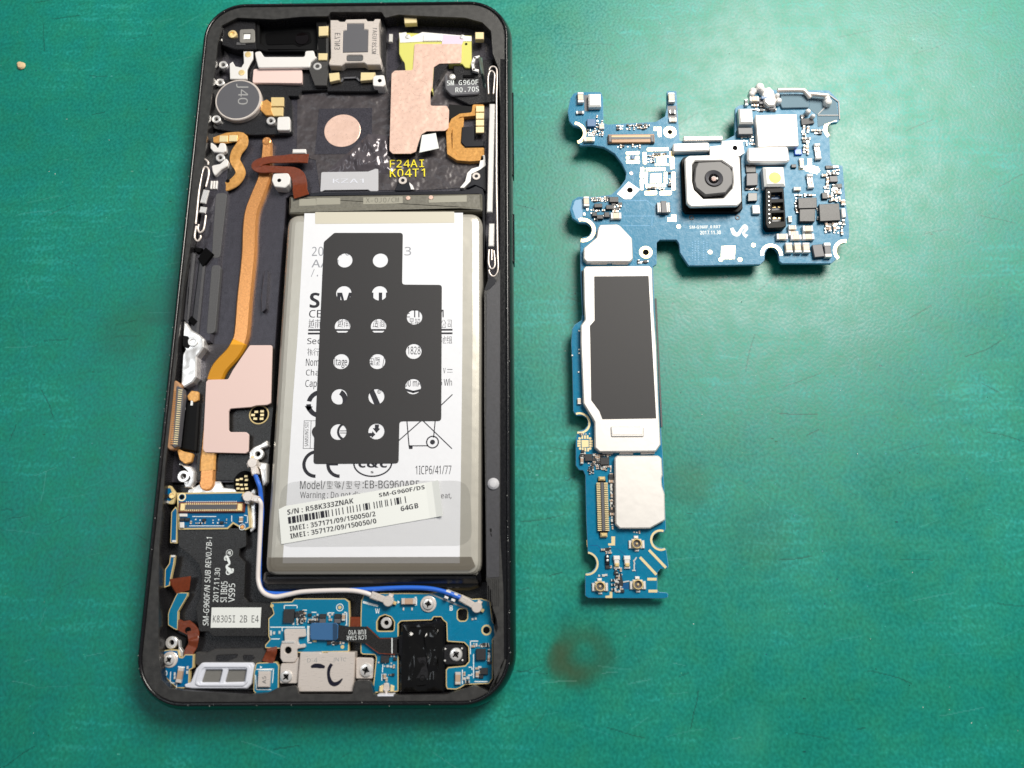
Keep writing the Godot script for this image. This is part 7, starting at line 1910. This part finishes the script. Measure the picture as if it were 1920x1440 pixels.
func shields(o: Node3D) -> void:
	var a := plate(o, "shield_can", rnd([52.3, -19.82, 55.84, -19.91, 56.49, -19.54, 58.8, -16.76, 58.83, -12.27, 58.25, -11.57, 49.3, -11.53, 48.66, -12.25, 48.73, -14.61, 51.43, -16.96, 51.83, -18.99], 0.45), 3.2, 4.5, "shield", 0.25)
	label(a, "tapering silver shield can above the black thermal sheet")
	var big := plate(o, "shield_can", rnd([48.58, -10.05, 49.04, -10.63, 62.1, -10.62, 62.61, -10.04, 62.49, -1.07, 62.66, 6.22, 62.54, 18.72, 62.56, 26.29, 61.57, 27.63, 50.71, 27.66, 49.81, 26.83, 49.87, 21.8, 49.58, 21.17, 47.8, 18.07, 47.62, 5.54, 47.71, 2.08, 48.6, 0.85, 48.51, -3.47], 0.5), 3.2, 4.6, "shield", 0.22)
	label(big, "long silver shield can carrying the black thermal sheet")
	var sheet := plate(big, "thermal_sheet", [50.72, -8.35, 61.8, -8.36, 61.84, 6.17, 61.92, 21.12, 51.46, 21.2, 50.89, 19.56, 49.39, 17.41, 49.54, 5.51, 49.54, 2.16, 50.53, 1.04], 4.6, 4.68, "graphite", 0.02)
	label(sheet, "matt black thermal sheet")
	plate(big, "embossed_slot", rnd([52.95, 22.66, 59.45, 22.71, 59.35, 24.8, 52.97, 24.76], 0.35), 4.6, 4.85, "shield", 0.2)
	plate(big, "embossed_slot", rnd([53.23, 23.3, 59.21, 23.34, 59.06, 24.39, 53.19, 24.35], 0.3), 4.85, 4.9, "shield", 0.04)
	var low := plate(o, "shield_can", rnd([53.56, 28.79, 54.09, 28.33, 62.07, 28.38, 62.66, 28.95, 62.69, 32.13, 62.45, 32.85, 62.48, 34.27, 62.9, 35.79, 62.74, 40.69, 59.76, 42.25, 54.05, 42.22, 53.28, 41.42], 0.45), 3.2, 4.4, "shield", 0.22)
	label(low, "plain ivory shield can at the narrow lower leg")
	for q in [[Vector2(50.23, -11.66), Vector2(53.51, -11.63)], [Vector2(54.61, -11.62), Vector2(57.9, -11.59)], [Vector2(51.33, 27.66), Vector2(53.39, 27.68)], [Vector2(54.62, 27.74), Vector2(57.3, 27.75)], [Vector2(58.74, 27.76), Vector2(61.43, 27.68)]]:
		bar(o, "shield_frame", q[0], q[1], 0.5, 3.2, 3.8, "steel", 0.06)
	for q in [[Vector2(48.49, -10.13), Vector2(48.56, -0.61)], [Vector2(63.23, -3.93), Vector2(63.14, 22.64)], [Vector2(53.3, 31.78), Vector2(53.26, 41.13)]]:
		bar(o, "shield_frame", q[0], q[1], 0.35, 3.2, 3.5, "pad_grey", 0.05)


func lower_leg(o: Node3D) -> void:
	for p in [Vector2(47.49, 2.79), Vector2(47.39, 6.72), Vector2(47.37, 7.51), Vector2(45.96, 7.94), Vector2(47.16, 11.38)]:
		block(o, "solder_pad", p, 0.35, 0.35, 3.2, 3.4, "solder", 0.06)
	chip_part(o, "capacitor", Vector2(47.1, 17.38), 0.65, 1.2, 3.2, 0.5, "lit_ceramic", 0.0, "white_metal")
	# pads of a missing chip
	plate(o, "gold_square", rnd([47.37, 25.07, 48.77, 25.08, 48.73, 26.45, 47.38, 26.54], 0.1), 3.19, 3.25, "pale_gold")
	for k in 3:
		for q in [[Vector2(47.54, 24.49), Vector2(48.58, 24.5), 0.36, 0.7], [Vector2(47.57, 26.96), Vector2(48.61, 26.97), 0.36, 0.7], [Vector2(46.89, 25.28), Vector2(46.87, 26.22), 0.65, 0.38], [Vector2(49.23, 25.29), Vector2(49.2, 26.24), 0.65, 0.38]]:
			block(o, "gold_pad", q[0].lerp(q[1], k / 2.0), q[2], q[3], 3.19, 3.25, "pale_gold")
	for p in [Vector2(47.01, 24.75), Vector2(49.09, 24.77), Vector2(47.06, 26.75), Vector2(49.03, 26.76)]:
		lathe(o, "gold_pad", p, [0.27, 3.19, 0.25, 3.25, 0, 3.25], "pale_gold", 12)
	specks(o, "solder_specks", [46.83, 23.69, 49.23, 23.71, 49.22, 24.13, 46.82, 24.12], 6, 1, 3.2, 101, 0.85, 0.28)
	specks(o, "solder_specks", [47.05, 27.17, 48.09, 27.18, 48.05, 28.64, 47.01, 28.63], 3, 4, 3.2, 102, 0.9, 0.28)
	block(o, "chip", Vector2(48.61, 28.59), 1.44, 1.35, 3.2, 3.8, "chip_black", 0.06)
	block(o, "chip", Vector2(51.72, 29.29), 1.75, 1.45, 3.2, 3.8, "chip_black", 0.06)
	chip_part(o, "capacitor", Vector2(47.31, 29.15), 0.6, 1.3, 3.2, 0.6, "ceramic", 0.0, "solder")
	specks(o, "solder_specks", [49.52, 27.81, 50.97, 27.82, 50.89, 30.11, 49.45, 30.1], 4, 5, 3.2, 103, 0.85, 0.28)
	specks(o, "solder_specks", [48.02, 29.47, 49.67, 29.48, 49.61, 31.55, 48.47, 31.75], 4, 5, 3.2, 104, 0.7, 0.26)
	specks(o, "solder_specks", [50.07, 30.11, 53.16, 30.02, 53.13, 30.96, 50.04, 30.94], 7, 2, 3.2, 105, 0.8, 0.3)
	specks(o, "solder_specks", [50.96, 27.93, 53.03, 27.94, 53.02, 28.36, 50.95, 28.35], 5, 1, 3.2, 106, 0.8, 0.28)
	specks(o, "solder_specks", [52.67, 30.95, 53.08, 30.96, 53.01, 42.32, 52.61, 42.32], 1, 22, 3.2, 107, 0.97, 0.36)
	# tall board connector
	var con := Shape.new()
	var c0 := Vector2(51.07, 33.4)
	var c1 := Vector2(51.06, 42.65)
	var turn := (c1 - c0).angle() - PI / 2.0
	con.box("slot_dark", (c0 + c1) / 2.0, 1.5, c0.distance_to(c1) + 1.2, turn, 3.2, 3.7, 0.1)
	con.box("chip_grey", (c0 + c1) / 2.0, 0.62, c0.distance_to(c1), turn, 3.4, 3.95, 0.1)
	con.box("gold", c0 + Vector2(-0.03, -0.7), 1.3, 0.8, turn, 3.2, 3.95, 0.25)
	con.box("gold", c1 + Vector2(0.03, 0.7), 1.3, 0.8, turn, 3.2, 3.95, 0.25)
	var plug := commit(con, o, "board_connector")
	label(plug, "long upright connector with gold teeth on both sides")
	var teeth := Shape.new()
	for n in 26:
		var p := c0.lerp(c1, (n + 0.5) / 26.0)
		for side in [-1.0, 1.0]:
			teeth.box("pale_gold", p + Vector2.from_angle(turn) * side * 0.72, 0.72, 0.2, turn, 3.2, 3.82)
	stuff(commit(teeth, plug, "connector_teeth"))
	# three coax sockets
	for c in [Vector2(57.25, 45), Vector2(50.08, 52.77), Vector2(57.16, 52.48)]:
		var s := Shape.new()
		s.box("shield", c, 1.9, 1.75, 0.0, 3.2, 3.5, 0.06)
		s.box("gold", c, 1.6, 1.5, 0.0, 3.5, 3.62, 0.05)
		s.lathe("gold", c, [0.92, 3.5, 0.92, 4.05, 0.84, 4.12, 0.74, 4.12, 0.7, 3.7], 22)
		s.lathe("chip_grey", c, [0.72, 3.66, 0.0, 3.66], 22)
		s.lathe("gold", c, [0.2, 3.66, 0.2, 3.95, 0.1, 4.02, 0, 4.03], 12)
		for x in [-1.25, 1.25]:
			s.box("shield", c + Vector2(x, 0.15), 0.5, 1.5, 0.0, 3.2, 3.6, 0.1)
		s.box("white_metal", c + Vector2(-0.05, -1.22), 0.85, 0.5, 0.0, 3.2, 3.55, 0.1)
		s.box("white_metal", c + Vector2(0.03, 1.25), 0.75, 0.42, 0.0, 3.2, 3.5, 0.1)
		commit(s, o, "coax_socket")
	for q in [[Vector2(59.59, 46.17), Vector2(62.63, 49.46)], [Vector2(57.83, 47.49), Vector2(60.77, 50.71)], [Vector2(59.03, 51.53), Vector2(60.77, 51.54)], [Vector2(59.13, 53.69), Vector2(60.81, 53.7)]]:
		bar(o, "gold_strip", q[0], q[1], 0.5, 3.19, 3.235, "pale_gold")
	for p in [Vector2(53.36, 48.35), Vector2(55.31, 48.36)]:
		var s := Shape.new()
		s.box("white_metal", p + Vector2(0, -0.75), 1.2, 0.8, 0.0, 3.2, 3.9, 0.1)
		s.box("shield", p, 1.0, 1.1, 0.0, 3.2, 3.8, 0.1)
		s.box("gold", p + Vector2(0, 0.55), 0.8, 0.7, 0.0, 3.2, 3.95, 0.15)
		s.box("white_metal", p + Vector2(0, 1.05), 1.1, 0.4, 0.0, 3.2, 3.6, 0.1)
		commit(s, o, "spring_contact")
	block(o, "chip", Vector2(51.64, 47.95), 0.8, 1.75, 3.2, 3.7, "blue_black", 0.08)
	for p in [Vector2(51.64, 47.37), Vector2(51.62, 48.05)]:
		lathe(o, "solder_dot", p, [0.25, 3.7, 0.2, 3.8, 0, 3.84], "solder", 12)
	specks(o, "solder_specks", [51.38, 45.78, 52.38, 45.79, 52.34, 46.87, 51.34, 46.86], 3, 3, 3.2, 111, 0.8, 0.26)
	specks(o, "solder_specks", [51.46, 49.01, 52.46, 49.02, 52.44, 49.7, 51.44, 49.69], 3, 1, 3.2, 112, 0.9, 0.28)
	chip_part(o, "capacitor", Vector2(50.86, 46.07), 0.8, 0.4, 3.2, 0.4, "ceramic")
	specks(o, "solder_specks", [52.94, 49.6, 54.54, 49.61, 54.49, 50.78, 52.9, 50.77], 2, 4, 3.2, 113, 0.9, 0.3)
	specks(o, "solder_specks", [53.19, 50.96, 54.18, 50.97, 54.28, 53.48, 52.89, 53.47], 3, 6, 3.2, 114, 0.85, 0.28)
	for k in 3:
		chip_part(o, "capacitor", Vector2(52.56, 51.69) + Vector2(0, 0.82 * k), 0.7, 0.42, 3.2, 0.45, "resistor", 0.0, "white_metal")
	specks(o, "solder_specks", [52.69, 53.47, 54.48, 53.48, 54.46, 53.96, 52.68, 53.95], 4, 1, 3.2, 115, 0.95, 0.32)
	bars(o, "solder_thread", [53.34, 52.22, 55.54, 51.85, 56.6, 48.07, 56.77, 48.75, 57.12, 47.58, 56.7, 48.16, 56.67, 48.75, 56.62, 49.82, 56.32, 49.91, 56.82, 49.92], 0.22, 3.2, 3.35, "solder")
	block(o, "blue_window", Vector2(54.9, 52.76), 1.19, 1.06, 3.19, 3.23, "trace_dark")
	specks(o, "solder_specks", [49.71, 50.56, 51.51, 50.57, 51.49, 51.05, 49.7, 51.04], 4, 1, 3.2, 116, 0.95, 0.32)
	specks(o, "solder_specks", [56.64, 42.64, 58.25, 42.65, 58.23, 43.05, 56.62, 43.04], 3, 1, 3.2, 117, 0.95, 0.3)
	bar(o, "edge_plating", Vector2(47.94, 44.26), Vector2(48.01, 45.54), 0.2, 2.6, 3.0, "laminate")


# ---- crumbs and lint on the mat ----
func make_scraps() -> void:
	var o := thing("crumb", "small beige crumb on the bare mat beside the phone's top corner", "crumb", Vector3(-77.54, 0, -62.58))
	var s := Shape.new()
	var c := Vector2(-77.54, -62.58)
	s.lathe("crumb", c, [0.75, 0.0, 0.95, 0.25, 0.7, 0.6, 0, 0.72], 9)
	s.lathe("crumb", c + Vector2(-0.6, -0.55), [0.5, 0.0, 0.62, 0.2, 0.4, 0.42, 0, 0.5], 8)
	commit(s, o, "grain")
	var lint := Shape.new()
	dice.seed = 91
	for k in 70:
		var p := Vector2(dice.randf_range(-75, 140), dice.randf_range(-75, 82))
		if absf(p.x) < 36.0 and absf(p.y) < 75.0:
			continue
		lint.box("fleck" if dice.randf() < 0.6 else "slot_dark", p, dice.randf_range(0.08, 0.3), dice.randf_range(0.06, 0.12), dice.randf() * 3.0, 0.0, 0.06, 0.02)
	var l := commit(lint, self, "dust")
	stuff(l)
	l.set_meta("label", "specks of dust scattered over the green mat")
	l.set_meta("category", "dust")
